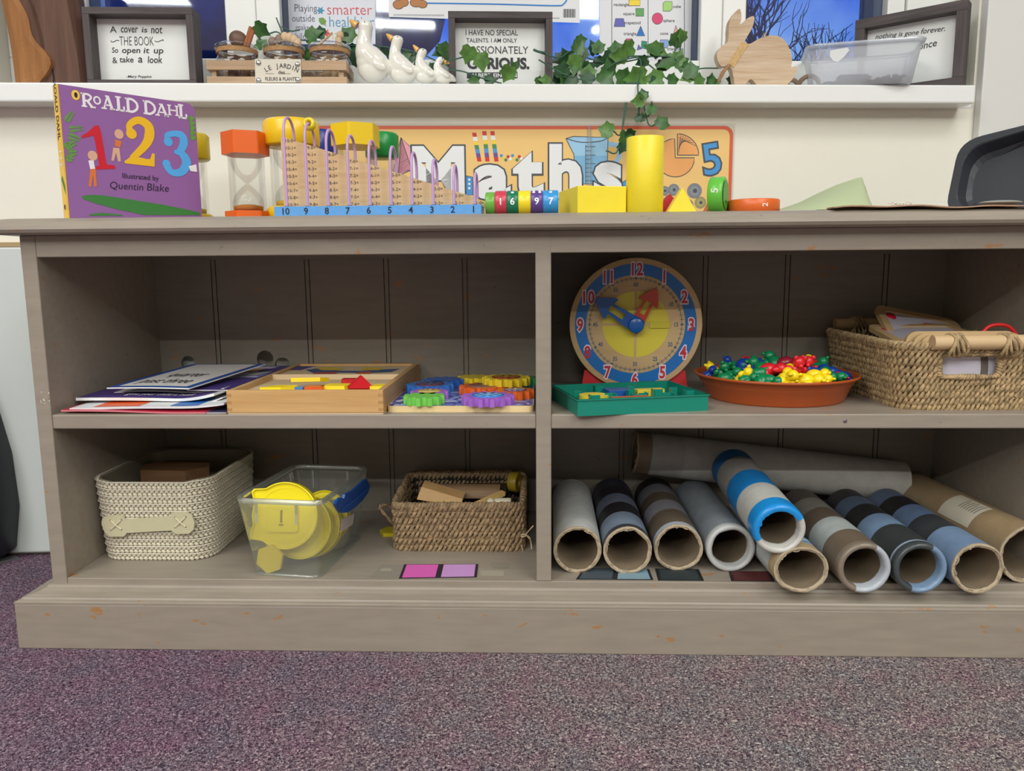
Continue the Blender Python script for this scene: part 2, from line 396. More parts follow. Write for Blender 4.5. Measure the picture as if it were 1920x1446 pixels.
def carpet_mat():
    m = bpy.data.materials.new('carpet'); m.use_nodes = True; nt = m.node_tree; b = nt.nodes['Principled BSDF']; L = nt.links.new
    t = nt.nodes.new('ShaderNodeTexCoord')
    z = nt.nodes.new('ShaderNodeTexNoise'); z.inputs['Scale'].default_value = 330; z.inputs['Detail'].default_value = 3; z.inputs['Roughness'].default_value = 0.7; z.inputs['Distortion'].default_value = 1.2; L(t.outputs['Object'], z.inputs['Vector'])
    r = nt.nodes.new('ShaderNodeValToRGB'); e = r.color_ramp.elements
    e[0].position = 0.36; e[0].color = (*lin((52, 44, 54)), 1); e[1].position = 0.66; e[1].color = (*lin((244, 238, 230)), 1)
    for p_, c_ in ((0.45, (102, 90, 100)), (0.51, (140, 128, 132)), (0.57, (178, 170, 168))):
        q = e.new(p_); q.color = (*lin(c_), 1)
    L(z.outputs['Fac'], r.inputs['Fac'])
    # wide heathered patches of plum and blue-grey
    z2 = nt.nodes.new('ShaderNodeTexNoise'); z2.inputs['Scale'].default_value = 14; z2.inputs['Detail'].default_value = 7; z2.inputs['Roughness'].default_value = 0.75; L(t.outputs['Object'], z2.inputs['Vector'])
    r2 = nt.nodes.new('ShaderNodeValToRGB'); e = r2.color_ramp.elements
    e[0].position = 0.36; e[0].color = (*lin((250, 222, 236)), 1); e[1].position = 0.66; e[1].color = (*lin((222, 232, 240)), 1); q = e.new(0.5); q.color = (*lin((246, 240, 242)), 1)
    L(z2.outputs['Fac'], r2.inputs['Fac'])
    mx = nt.nodes.new('ShaderNodeMix'); mx.data_type = 'RGBA'; mx.blend_type = 'MULTIPLY'; mx.inputs[0].default_value = 1; L(r.outputs['Color'], mx.inputs[6]); L(r2.outputs['Color'], mx.inputs[7])
    # the pile is a deeper plum towards the left, greyer elsewhere
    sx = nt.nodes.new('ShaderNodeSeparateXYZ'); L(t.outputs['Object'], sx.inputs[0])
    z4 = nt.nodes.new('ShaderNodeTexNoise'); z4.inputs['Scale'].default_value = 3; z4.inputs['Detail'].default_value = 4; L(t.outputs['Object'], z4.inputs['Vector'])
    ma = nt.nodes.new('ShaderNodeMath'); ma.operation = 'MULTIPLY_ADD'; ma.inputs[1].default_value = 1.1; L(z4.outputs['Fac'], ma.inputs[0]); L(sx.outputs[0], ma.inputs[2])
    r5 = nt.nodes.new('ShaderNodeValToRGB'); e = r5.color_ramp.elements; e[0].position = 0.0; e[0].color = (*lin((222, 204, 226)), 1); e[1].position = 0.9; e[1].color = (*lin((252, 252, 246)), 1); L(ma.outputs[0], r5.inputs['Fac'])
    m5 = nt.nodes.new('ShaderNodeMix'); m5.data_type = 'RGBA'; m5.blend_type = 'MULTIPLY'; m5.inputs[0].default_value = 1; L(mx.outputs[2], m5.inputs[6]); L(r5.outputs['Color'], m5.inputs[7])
    L(m5.outputs[2], b.inputs['Base Color']); b.inputs['Roughness'].default_value = 0.95; b.inputs['Specular IOR Level'].default_value = 0.1
    bm = nt.nodes.new('ShaderNodeBump'); bm.inputs['Strength'].default_value = 0.9; bm.inputs['Distance'].default_value = 0.003; L(z.outputs['Fac'], bm.inputs['Height']); L(bm.outputs['Normal'], b.inputs['Normal'])
    return m

WHITE = P((240, 242, 240), 0.35); PAPER = P((236, 237, 234), 0.6); BLACK = P((28, 28, 30), 0.5); INK = P((52, 54, 58), 0.7)
# ================================================================== the room
CREAM = P((239, 236, 222), 0.6, var=0.02, vscale=6, bump=0.08, bscale=120)
SILLW = P((240, 242, 240), 0.22, spec=0.5)
PVC = P((238, 240, 236), 0.3)
SILL = 0.8435
floor = MB(); floor.rect(-3.2, 3.2, -6.2, 1.0, 0.0)
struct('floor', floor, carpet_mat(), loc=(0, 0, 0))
ceil = MB(); ceil.box(-3.2, 3.2, -6.2, 1.0, CEIL, CEIL+0.05)
struct('ceiling', ceil, P((225, 225, 222), 0.8))
for nm, a in (('wall_left', (-3.25, -3.2, -6.2, 1.0)), ('wall_right', (3.2, 3.25, -6.2, 1.0)), ('wall_front', (-3.2, 3.2, -6.25, -6.2))):
    w = MB(); w.box(a[0], a[1], a[2], a[3], 0, CEIL); struct(nm, w, P((150, 144, 132), 0.7))
RXL, RXR, GY = -0.97, wat(1830, 100, 0).x, 0.13
wb = MB()
wb.box(-3.6, 3.6, 0, 0.26, 0, SILL-0.03, M=MW)
wb.box(-3.6, RXL, 0, 0.26, SILL-0.03, CEIL, M=MW); wb.box(RXR, 3.6, 0, 0.26, SILL-0.03, CEIL, M=MW)
wb.box(RXL, RXR, 0, 0.26, 2.0, CEIL, M=MW)
struct('wall_back', wb, CREAM)
sl = MB(); sl.box(-1.3, 0.770, -0.05, 0.0, SILL-0.0315, SILL, M=MW); sl.box(RXL, RXR, -0.001, 0.15, SILL-0.0315, SILL, M=MW)
struct('trim_1', sl, SILLW, bevel=0.003)
# window: white plastic frame with three lights
def wx(u, y): return wat(u, 60, y).x
fy0, fy1 = 0.08, 0.16
fr = MB(); zb = wat(1500, 114, fy0).z; zt = 2.0
xa0, xa1, xb0, xb1, xc0, xc1 = wx(166, fy0), wx(424, fy0), wx(528, fy0), wx(1312, fy0), wx(1398, fy0), wx(1645, fy0)
fr.box(RXL, RXR, fy0, fy1, SILL, zb, M=MW); fr.box(RXL, RXR, fy0, fy1, zt-0.07, zt, M=MW)
fr.box(RXL, xa0, fy0, fy1, zb, zt-0.07, M=MW)
m1 = wx(484, fy0); fr.box(xa1, m1-0.002, fy0, fy1, zb, zt-0.07, M=MW); fr.box(m1, xb0, fy0-0.008, fy1, zb-0.05, zt-0.07, M=MW); fr.box(m1-0.004, m1, fy0+0.01, fy1, zb, zt-0.07, M=MW)
m2 = wx(1352, fy0); fr.box(xb1, m2, fy0-0.006, fy1, zb-0.05, zt-0.07, M=MW); fr.box(m2+0.002, xc0, fy0, fy1, zb, zt-0.07, M=MW)
m3 = wx(1694, fy0); fr.box(wx(1662, fy0), m3, fy0, fy1, zb, zt-0.07, M=MW); fr.box(m3+0.002, RXR, fy0-0.006, fy1, SILL, zt-0.07, M=MW)
fr.box(xc1, wx(1662, fy0), fy0+0.02, fy1, zb, zt-0.07, mat=1, M=MW)
win = struct('window_1', fr, [PVC, P((70, 84, 110), 0.4)], bevel=0.003)
for x0, x1 in ((xa0, xa1), (xb0, xb1), (xc0, xc1)):
    g = MB(); g.box(x0, x1, GY, GY+0.004, zb, zt-0.07, M=MW)
    g.build('window_pane', glassy((240, 246, 255), 0.25), win, world=True)
ga = MB()
for x0, x1 in ((xa0, xa1), (xb0, xb1), (xc0, xc1)):
    for a, b in ((x0, x0+0.004), (x1-0.004, x1)): ga.box(a, b, fy0+0.012, GY, zb, zt-0.07, M=MW)
    ga.box(x0, x1, fy0+0.012, GY, zb, zb+0.003, M=MW)
ga.build('gasket', P((60, 74, 104), 0.5), win, world=True)

# the flat white upright to the right of the window
up = MB(); xw = wat(1843, 150, -0.02).x
up.box(xw, xw+0.6, -0.02, -0.001, 0, CEIL, M=MW)
struct('trim_2', up, P((224, 224, 220), 0.45), bevel=0.002)
# white panel with its tan top strip, low on the wall to the left
pl = thing('wall_panel', 'pale white panel with a tan top strip standing against the wall left of the bookcase', 'panel', MW @ Vector((-1.0, -0.012, 0)), TH)
b = MB(); b.box(-1.5, -0.60, -0.015, -0.001, 0.006, 0.572, M=MW); b.build('board', P((206, 213, 210), 0.4, var=0.02, vscale=5), pl, world=True, bevel=0.004)
b = MB(); b.box(-1.5, -0.60, -0.0135, -0.001, 0.572, 0.580, M=MW); b.build('top_strip', P((176, 152, 112), 0.6), pl, world=True)
# dark bin at the left edge
b = MB(); bc = at(-48, 1044, Z=0)
b.lathe([(0.001, 0.0), (0.06, 0.0), (0.085, 0.02), (0.098, 0.10), (0.094, 0.20), (0.075, 0.30), (0.055, 0.36), (0.001, 0.37)], 40)
tag(b.build('floor_bin', P((30, 33, 40), 0.45), loc=(bc.x, bc.y-0.02, 0)), 'dark rounded bin on the carpet at the left edge, before the white panel', 'bin')
b = MB(); q = [at(-60, 1062, Z=0), at(28, 1046, Z=0), at(36, 1049, Z=0), at(-60, 1072, Z=0)]
b.hexa([Vector((p.x, p.y, 0.0)) for p in q] + [Vector((p.x, p.y, 0.004)) for p in q])
tag(b.build('floor_strip', P((128, 132, 130), 0.35, metal=0.5)), 'grey metal strip along the carpet edge beside the dark bin', 'strip')

# ================================================================== outside the window
hg = MB(); rr = random.Random(3)
for i in range(170):
    x = rr.uniform(-4.6, -0.75); z = rr.uniform(0.2, 3.0)
    hg.ell((x, 4.2+rr.uniform(-.3, .3), z), (rr.uniform(.2, .4), rr.uniform(.15, .3), rr.uniform(.2, .4)), n=7, m=6)
hg.box(-4.6, -0.8, 4.3, 4.6, 0, 3.0)
tag(hg.build('hedge', P((66, 84, 124), 0.9, var=0.4, vscale=8)), 'dark hedge outside behind the left window panes', 'hedge')
tr = MB(); rr = random.Random(11)
def branch(p, d, r, n):
    q = p + d*rr.uniform(.28, .42)*(0.82**(5-n)); mid = (p+q)/2+Vector((rr.uniform(-.02, .02), 0, rr.uniform(-.02, .02)))
    tr.tube([p, mid, q], [r, r*.85, r*.7], 5)
    if n == 0: return
    for k in range(3 if n > 2 else 2):
        dd = (d + Vector((rr.uniform(-.75, .75), rr.uniform(-.4, .4), rr.uniform(-.25, .5)))).normalized()
        branch(q, dd, r*.62, n-1)
tx = at(1500, 60, Y=4.0)
tr.tube([(tx.x, 4, 0), (tx.x-.05, 4, .7), (tx.x+.0, 4, 1.25)], [.10, .09, .075], 8)
for k in range(6):
    branch(Vector((tx.x-.05+rr.uniform(-.05, .05), 4, .55+k*.13)), Vector((rr.uniform(-.9, .9), 0, .75)).normalized(), .026, 5)
tag(tr.build('bare_tree', P((96, 98, 112), 0.9)), 'leafless tree outside, seen through the right window pane', 'tree')
gd = MB(); gd.rect(-12, 12, 0.9, 14, -0.02); struct('ground', gd, P((50, 56, 60), 0.9))

# ================================================================== the bookcase
TAUPE = painted((150, 140, 127))
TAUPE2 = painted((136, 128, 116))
bk = thing('bookcase', 'low taupe painted wooden bookcase with two shelves of toys and tubes', 'bookcase')
PO, PI_, D_ = 0.707, 0.6856, 0.3254
Zbot, Zsh0, Zsh1, Zrail, Ztop0, Ztop1 = 0.0905, 0.3088, 0.3289, 0.546, 0.5752, 0.597
for sx in (-1, 1):
    b = MB(); x0, x1 = sorted((sx*PO, sx*PI_)); b.box(x0, x1, 0, D_+0.008, 0.0, Ztop0); side_ = b.build('side_panel', TAUPE, bk, world=True, bevel=0.0015); left_ = side_ if sx < 0 else left_
b = MB(); b.box(-0.0105, 0.0105, 0, D_, Zbot, Ztop0); b.build('divider', TAUPE, bk, world=True, bevel=0.0015)
b = MB(); b.box(-PI_, PI_, 0.0005, 0.020, Zrail, Ztop0); b.build('top_rail', TAUPE, bk, world=True, bevel=0.001)
b = MB(); b.box(-PI_, PI_, D_-0.008, D_-0.0002, Zrail, Ztop0); b.build('back_batten', TAUPE2, bk, world=True)
for x0, x1 in ((-PI_, -0.0105), (0.0105, PI_)):
    b = MB(); b.box(x0, x1, 0.001, D_, Zsh0, Zsh1); shelf_ = b.build('shelf', TAUPE, bk, world=True, bevel=0.0018)
b = MB(); b.box(-PI_, PI_, 0.0008, D_, 0.0725, Zbot); bottom_ = b.build('bottom_board', TAUPE, bk, world=True, bevel=0.0012)
# top with a rounded nosing
b = MB(); pr = [(-0.006, Ztop1), (-0.014, Ztop1-.0012), (-0.022, Ztop1-.005), (-0.027, Ztop1-.011), (-0.028, Ztop1-.0155), (-0.0255, Ztop1-.0195), (-0.019, Ztop0)]
ring = lambda e: None
def top_ring(o, z, ex): return [Vector((-ex, o, z)), Vector((ex, o, z)), Vector((ex, D_+0.012, z)), Vector((-ex, D_+0.012, z))]
rings = [top_ring(y, z, 0.711-0.006-y if True else 0) for y, z in pr[::-1]]
b.loft(rings, smooth=False); b.build('top_board', TAUPE, bk, world=True)
# plinth and its stepped moulding, returned round the ends
b = MB(); b.box(-0.742, 0.742, -0.035, 0.30, 0.0, 0.066); plinth_ = b.build('plinth', TAUPE, bk, world=True, bevel=0.0015)
mo = [(-0.035, 0.066), (-0.035, 0.0685), (-0.0325, 0.0700), (-0.0285, 0.0705), (-0.0265, 0.0728), (-0.0235, 0.0732), (-0.0205, 0.0742), (-0.0125, 0.0760), (-0.0075, 0.0785), (-0.0055, 0.0790), (-0.004, 0.0822), (-0.0005, 0.0826)]
rings = [[Vector((-0.707+y, y, z)), Vector((0.707-y, y, z)), Vector((0.707-y, 0.30, z)), Vector((-0.707+y, 0.30, z))] for y, z in mo]
b = MB(); b.loft(rings, smooth=False); b.build('plinth_moulding', TAUPE, plinth_, world=True)
# tongue-and-groove back with three drilled holes
b = MB(); gx = [-0.5804, -0.4135, -0.2736, -0.1357, 0.2804, 0.4202, 0.5863]
edges = [-PI_]
for g in gx[:4]: edges += [g-0.0040, g+0.0040]
edges += [0.0, 0.14-0.004, 0.14+0.004]
for g in gx[4:]: edges += [g-0.0040, g+0.0040]
edges += [PI_]
hol = []
for u, v, r in ((353, 681, .0130), (497, 673, .0150), (530, 685, .0140)):
    p = at(u, v, Y=D_); hol.append((p.x, p.z, r))
for i in range(len(edges)-1):
    x0 = edges[i]+(0.0009 if i else 0); x1 = edges[i+1]-(0.0009 if i < len(edges)-2 else 0)
    hs = [h for h in hol if x0 < h[0] < x1]
    if not hs:
        b.box(x0, x1, D_, D_+0.008, 0.03, 0.575)
    else:
        outer = [Vector((x0, 0.03, 0)), Vector((x1, 0.03, 0)), Vector((x1, 0.575, 0)), Vector((x0, 0.575, 0))]
        loops = [outer]+[[Vector((hx+r*math.cos(-2*math.pi*k/28), hz+r*math.sin(-2*math.pi*k/28), 0)) for k in range(28)] for hx, hz, r in hs]
        pts = [p for l in loops for p in l]; tri = geometry.tessellate_polygon(loops)
        for yy in (D_, D_+0.008): b.add([(p.x, yy, p.y) for p in pts], [tuple(t) for t in tri])
        for l in loops[1:]:
            n = len(l); b.add([(p.x, D_, p.y) for p in l]+[(p.x, D_+0.008, p.y) for p in l], [(k, (k+1) % n, (k+1) % n+n, k+n) for k in range(n)])
for e in edges[1:-1]: b.box(e-0.003, e+0.003, D_+0.0045, D_+0.0078, 0.03, 0.575)
b.build('back_panel', TAUPE2, bk, world=True)

# coloured card strips on the bottom boards
def card(name, quads, cols, label, z=Zbot):
    b = MB()
    P_ = [at(u, v, Z=z) for u, v in quads]
    b.hexa([Vector((p.x, p.y, z+0.0001)) for p in P_]+[Vector((p.x, p.y, z+0.0007)) for p in P_], 0)
    n = len(cols)-1
    for k in range(n):
        f0, f1 = (k+0.04)/n, (k+0.96)/n
        A = [P_[0].lerp(P_[1], f0), P_[0].lerp(P_[1], f1), P_[3].lerp(P_[2], f1), P_[3].lerp(P_[2], f0)]
        c0 = (A[0]+A[1]+A[2]+A[3])/4
        b.add([Vector((p.x, p.y, z+0.00085)) for p in [c0+(a-c0)*0.93 for a in A]], [(0, 1, 2, 3)], k+1)
    tag(b.build(name, [P(c, 0.55, var=0.03) for c in cols]), label, 'card', 'colour cards stuck on the bottom boards')
card('colour_card', [(748, 1085.5), (894, 1083), (897, 1058.5), (758, 1059)], [(40, 36, 44), (214, 96, 178), (198, 148, 206)], 'pink and lilac colour card on the bottom board before the small wicker basket')
card('colour_card', [(1080, 1087), (1225, 1088), (1217, 1068), (1095, 1066)], [(34, 38, 42), (74, 84, 92), (130, 158, 172)], 'slate and pale blue colour card under the black striped tube')
card('colour_card', [(1234, 1089), (1320, 1089.5), (1310, 1068), (1228, 1067)], [(26, 32, 34), (46, 56, 58)], 'dark grey green colour card under the brown and grey tube')
card('colour_card', [(1371, 1090), (1452, 1091), (1445, 1072), (1366, 1072)], [(40, 30, 30), (88, 40, 40)], 'dark maroon colour card before the plain grey tube')
# dull patches of paint where cards were peeled off, and a nail head in the shelf edge
b = MB()
for k, (q, mt) in enumerate(((((692, 1084), (752, 1084), (757, 1059), (716, 1058)), 0), (((712, 1071), (733, 1071), (734, 1066), (716, 1066)), 1), (((902, 1081), (946, 1081), (944, 1070), (900, 1070)), 1), (((925, 1066), (956, 1066), (952, 1055), (920, 1056)), 0))):
    b = MB(); pp = [at(u, v, Z=Zbot) for u, v in q]; b.add([Vector((p.x, p.y, Zbot+.00015+.00005*k)) for p in pp], [(0, 1, 2, 3)], 0); b.build('worn_patch', P(((138, 132, 120), (160, 152, 136))[mt], .6), bottom_, world=True)
b = MB(); p = at(1585, 790, Y=0); b.lathe([(.0001, .0008), (.0022, .0006), (.0030, 0)], 12, M=Matrix(((1, 0, 0, p.x), (0, 0, -1, .001), (0, 1, 0, p.z), (0, 0, 0, 1)))); b.build('nail_head', P((110, 104, 104), .4, metal=.4), shelf_, world=True)
b = MB(); rr = random.Random(2)
for k in range(16):
    p = at(85+rr.uniform(-10, 9), 744+rr.uniform(-9, 12), Y=0); r = rr.uniform(.0006, .0019); b.add([Vector((p.x+r*math.cos(a+k)*rr.uniform(.6, 1.2), -.0004, p.z+r*math.sin(a+k)*rr.uniform(.6, 1.2))) for a in (0, 1.2, 2.5, 3.7, 5.0)], [(0, 1, 2, 3, 4)])
b.build('flaked_paint', P((206, 202, 190), .7), left_, world=True)
# ================================================================== things on top of the bookcase
ZT = Ztop1
# ---- board book, standing open-spined with its spine to the left
zbk = ZT+0.1745
pL = at(128, 404, Y=0.002); pL = Vector((pL.x+0.0, 0.004, ZT))
yR = 0.14; pR = at(372, 300, Y=yR); pR = Vector((pR.x, yR, ZT))
dx = (pR-pL); bw = dx.length; dxn = dx.normalized(); nrm = Vector((dxn.y, -dxn.x, 0))       # nrm faces the room
Mb = basis(pL, dxn, (0, 0, 1))                                                                # flat x along the cover, y up, z out
bh = at(108, 158, Y=0.004).z - ZT + 0.0005; bt = 0.017
bo = thing('board_book', 'purple board book with yellow spine and large 1 2 3 numerals, standing at the left', 'book', M=Mb)
PUR = P((152, 104, 168), 0.35); YSP = P((240, 196, 60), 0.35); REDB = P((214, 30, 50), 0.4); YELB = P((248, 196, 40), 0.4); BLUB = P((88, 178, 244), 0.4)
GRB = P((104, 158, 70), 0.5); GRD = P((62, 132, 62), 0.5); WHB = P((244, 240, 246), 0.5); INKP = P((44, 30, 60), 0.5); ORB = P((226, 122, 60), 0.5); SKB = P((226, 178, 150), 0.5)
b = MB()
out = [(0, 0)]+[(bw-.008+.008*math.cos(a), .008+.008*math.sin(a)) for a in (-1.57, -.8, 0)]+[(bw-.012+.012*math.cos(a), bh-.012+.012*math.sin(a)) for a in (0, .5, 1.05, 1.57)]+[(0, bh)]
b.prism(out, -0.0022, 0, 0)
X = lambda u, v: ((u-80)*0+0, 0)
def bp(zx, zy):   # zoomed-photo coordinates of the cover (1780 px crop) -> cover coordinates by its four corners
    # the crop shows the cover as a quad; undo it bilinearly
    u = 80+zx/5.5625; v = 150+zy/5.5625
    d = ray(u, v); t = (pL-CAM).dot(nrm)/d.dot(nrm); q = CAM+d*t-pL
    return (q.dot(dxn), q.z)
def slab_letter(ch, x, y, h, w, k=0.2, rot=0.0, mat=1):
    """heavy slab-serif capital drawn with bars"""
    M = TR(x, y, 0.0004) @ RZ(rot); s = k*h; se = s*0.55
    def bar(x0, y0, x1, y1): b.rect(x0, x1, y0, y1, 0, mat, M)
    def foot(cx, yy): b.rect(cx-s*.95, cx+s*.95, yy, yy+se, 0.00002, mat, M)
    if ch in 'RD':
        bar(s*.45, 0, s*1.45, h); foot(s*.95, 0); b.rect(0, s, h-se, h, 0, mat, M)
        if ch == 'D':
            b.stroke([(s*.9, h-s*.4), (w*.55, h-s*.4), (w-s*.5, h*.68), (w-s*.5, h*.32), (w*.55, s*.4), (s*.9, s*.4)], s*.85, 0.00004, mat, M)
        else:
            b.stroke([(s*.9, h-s*.4), (w*.6, h-s*.4), (w-s*.6, h*.75), (w*.6, h*.48), (s*.9, h*.48)], s*.75, 0.00004, mat, M)
            b.stroke([(w*.5, h*.48), (w-s*.35, s*.1)], s*.9, 0.00006, mat, M, sm=1); foot(w-s*.2, 0)
    elif ch == 'O': b.stroke([(w/2+(w/2-s*.45)*math.cos(t*math.pi/6), h/2+(h/2-s*.45)*math.sin(t*math.pi/6)) for t in range(12)], s*.95, 0, mat, M, closed=True)
    elif ch == 'A':
        b.stroke([(s*.6, 0), (w/2, h-s*.2)], s*.6, 0, mat, M, sm=1); b.stroke([(w-s*.7, 0), (w/2, h-s*.1)], s*1.0, 0.00002, mat, M, sm=1)
        bar(w*.25, h*.25, w*.75, h*.25+se); foot(s*.7, 0); foot(w-s*.7, 0); b.rect(w*.3, w*.62, h-se, h, 0.00003, mat, M)
    elif ch == 'L':
        bar(s*.45, 0, s*1.45, h); b.rect(0, s*1.9, h-se, h, 0.00002, mat, M); bar(0, 0, w, se*1.2); bar(w-se*1.1, 0, w, h*.36)
    elif ch == 'H':
        bar(s*.4, 0, s*1.3, h); bar(w-s*1.3, 0, w-s*.4, h); bar(s, h*.43, w-s, h*.43+se*1.2)
        for c in (s*.85, w-s*.85): foot(c, 0); foot(c, h-se)
for ch, zx, zy, zh, zw in (('R', 405, 278, 148, 125), ('O', 530, 252, 88, 80), ('A', 620, 300, 145, 128), ('L', 765, 322, 155, 95), ('D', 866, 333, 150, 135), ('D', 1052, 355, 145, 130), ('A', 1180, 370, 130, 130), ('H', 1305, 365, 110, 115), ('L', 1418, 400, 150, 90)):
    p0 = bp(zx, zy); p1 = bp(zx+zw, zy+zw*.09); p2 = bp(zx, zy-zh)
    slab_letter(ch, p0[0], p0[1], p2[1]-p0[1], p1[0]-p0[0], 0.2)
def bstroke(pts, w, mat, z=0.0004, sm=5, closed=False):
    ws = w if isinstance(w, (list, tuple)) else [w]*len(pts)
    b.stroke([bp(*p) for p in pts], [q*0.000136 for q in ws], z, mat, None, sm, closed)
def bpoly(pts, mat, z=0.0004): b.flat([bp(*p) for p in pts], z, mat)
# 1 2 3
bpoly([(545, 475), (585, 475), (610, 560), (665, 880), (750, 893), (760, 925), (560, 935), (550, 905), (590, 890), (545, 640), (530, 580), (405, 608), (402, 585), (470, 545)], 2)
bstroke([(920, 560), (905, 470), (1000, 420), (1100, 480), (1110, 590), (1060, 690), (930, 820)], [70, 60, 75, 95, 100, 80, 60], 3, 0.0004)
bpoly([(848, 850), (930, 790), (1000, 805), (1080, 825), (1120, 825), (1140, 765), (1168, 770), (1166, 905), (860, 870)], 3, 0.0005); b.disc(*bp(925, 560), 0.0072, 0.00046, 3)
bstroke([(1310, 640), (1300, 580), (1370, 560), (1450, 580), (1470, 660), (1430, 740), (1370, 750)], [60, 60, 60, 80, 90, 70, 30], 4, 0.0004)
bstroke([(1380, 752), (1450, 770), (1500, 860), (1450, 955), (1350, 965), (1290, 890)], [40, 80, 100, 85, 65, 80], 4, 0.0005); b.disc(*bp(1308, 645), 0.0064, 0.00046, 4); b.disc(*bp(1290, 875), 0.0058, 0.00046, 4)
b.text('Illustrated by', 0.0096, *bp(1022, 1036), 0.0004, 7, bold=0.012)
p0 = bp(1010, 1150)
for w_, zx, zy, sz in (('Quentin', 875, 1142, 0.0138), ('Blake', 1200, 1160, 0.0150)): b.text(w_, sz, *bp(zx, zy), 0.0004, 7, shear=0.15, space=1.0)
# leaf sprays
for cx, cy, L, a0 in ((215, 470, 150, 55), (215, 520, 190, 5), (215, 560, 170, -20), (215, 620, 120, -55), (215, 700, 120, 20), (225, 770, 110, 5), (215, 790, 90, -25)):
    for k in range(6):
        f = 0.25+k*.14
        for sgn in (-1, 1):
            a = math.radians(a0+sgn*38); ca, sa = math.cos(math.radians(a0)), math.sin(math.radians(a0))
            qx, qy = cx+ca*L*f, cy-sa*L*f; l = 58*(1.25-f*.6)
            bpoly([(qx, qy), (qx+math.cos(a-.3)*l*.6, qy-math.sin(a-.3)*l*.6), (qx+math.cos(a)*l, qy-math.sin(a)*l), (qx+math.cos(a+.3)*l*.6, qy-math.sin(a+.3)*l*.6)], 5, 0.00035+k*.00003)
for cx, cy in ((1590, 400), (1600, 450), (1605, 500), (1605, 550), (1610, 600)):
    for k in range(4):
        a = math.radians(150+k*22); bpoly([(cx, cy), (cx+60*math.cos(a-.2), cy-40*math.sin(a-.2)), (cx+85*math.cos(a), cy-60*math.sin(a)), (cx+60*math.cos(a+.2), cy-40*math.sin(a+.2))], 5, 0.0004+k*.00003)
# plain stand-ins for the drawn figures: soft blocks of the same colours
bpoly([(495, 930), (550, 925), (565, 1110), (535, 1115), (525, 990), (505, 1115), (478, 1110)], 8)
bpoly([(475, 840), (530, 835), (545, 925), (495, 930)], 1, .00042); b.disc(*bp(520, 790), 0.0062, 0.00046, 9, ry=0.0066)
bpoly([(755, 620), (825, 640), (805, 705), (750, 690)], 8, .00042); bpoly([(735, 705), (800, 712), (815, 850), (785, 850), (765, 760), (740, 845), (715, 840)], 9, .0004); b.disc(*bp(795, 565), 0.0060, 0.0005, 9, ry=.0066)
bpoly([(1520, 900), (1600, 880), (1610, 960), (1540, 950)], 1, .0006)
# the long green band along the bottom of the cover
bpoly([(402, 1222), (430, 1205), (520, 1198), (640, 1205), (900, 1245), (1250, 1300), (1500, 1350), (1640, 1385), (1640, 1412), (1060, 1410), (760, 1345), (560, 1290), (430, 1245)], 6)
bpoly([(485, 1400), (620, 1385), (830, 1405), (830, 1418), (485, 1416)], 6, .0004)
# publisher's round mark
b.disc(*bp(343, 158), 0.0053, 0.0004, 3, ry=0.0066); b.disc(*bp(343, 158), 0.0047, 0.0005, 10, ry=0.0060); b.disc(*bp(345, 158), 0.0021, 0.0006, 7, ry=0.0036); b.disc(*bp(340, 143), 0.0013, 0.0006, 7)
b.build('front_cover', [PUR, WHB, REDB, YELB, BLUB, GRB, GRD, INKP, ORB, SKB, P((252, 214, 90), .4)], bo)
b = MB(); b.prism(out, -bt, -bt+0.0022); b.build('back_cover', PUR, bo)
b = MB()
for k in range(6): b.box(0.002, bw-0.003, 0.0015, bh-0.0015, -bt+0.0024+k*0.00205, -bt+0.0042+k*0.00205)
b.build('pages', PAPER, bo)
b = MB(); b.box(-0.0015, 0.0004, 0, bh, -bt, 0.0003, 0)
Msp = Matrix(((0, 0, -1, -0.0016), (0, 1, 0, 0), (1, 0, 0, -bt), (0, 0, 0, 1)))       # flat (x across spine, y up) on the spine face
b.text('ROALD DAHL', 0.0140, bt*.32, bh*.81, 0.0002, 1, Msp, bold=0.02, rot=-math.pi/2, sx=.86)
b.text('123', 0.0125, bt*.32, bh*.46, 0.0002, 2, Msp, bold=0.02, rot=-math.pi/2, space=1.3)
b.disc(bt*.5, bh*.09, .0045, .0002, 3, Msp); b.disc(bt*.5, bh*.09, .0028, .0003, 1, Msp, ry=.0036)
b.flat([(bt*.25, bh*.3), (bt*.95, bh*.18), (bt*.95, bh*.25), (bt*.5, bh*.33)], .0002, 4, Msp)
b.build('spine', [YSP, INKP, WHB, YELB, GRD], bo)

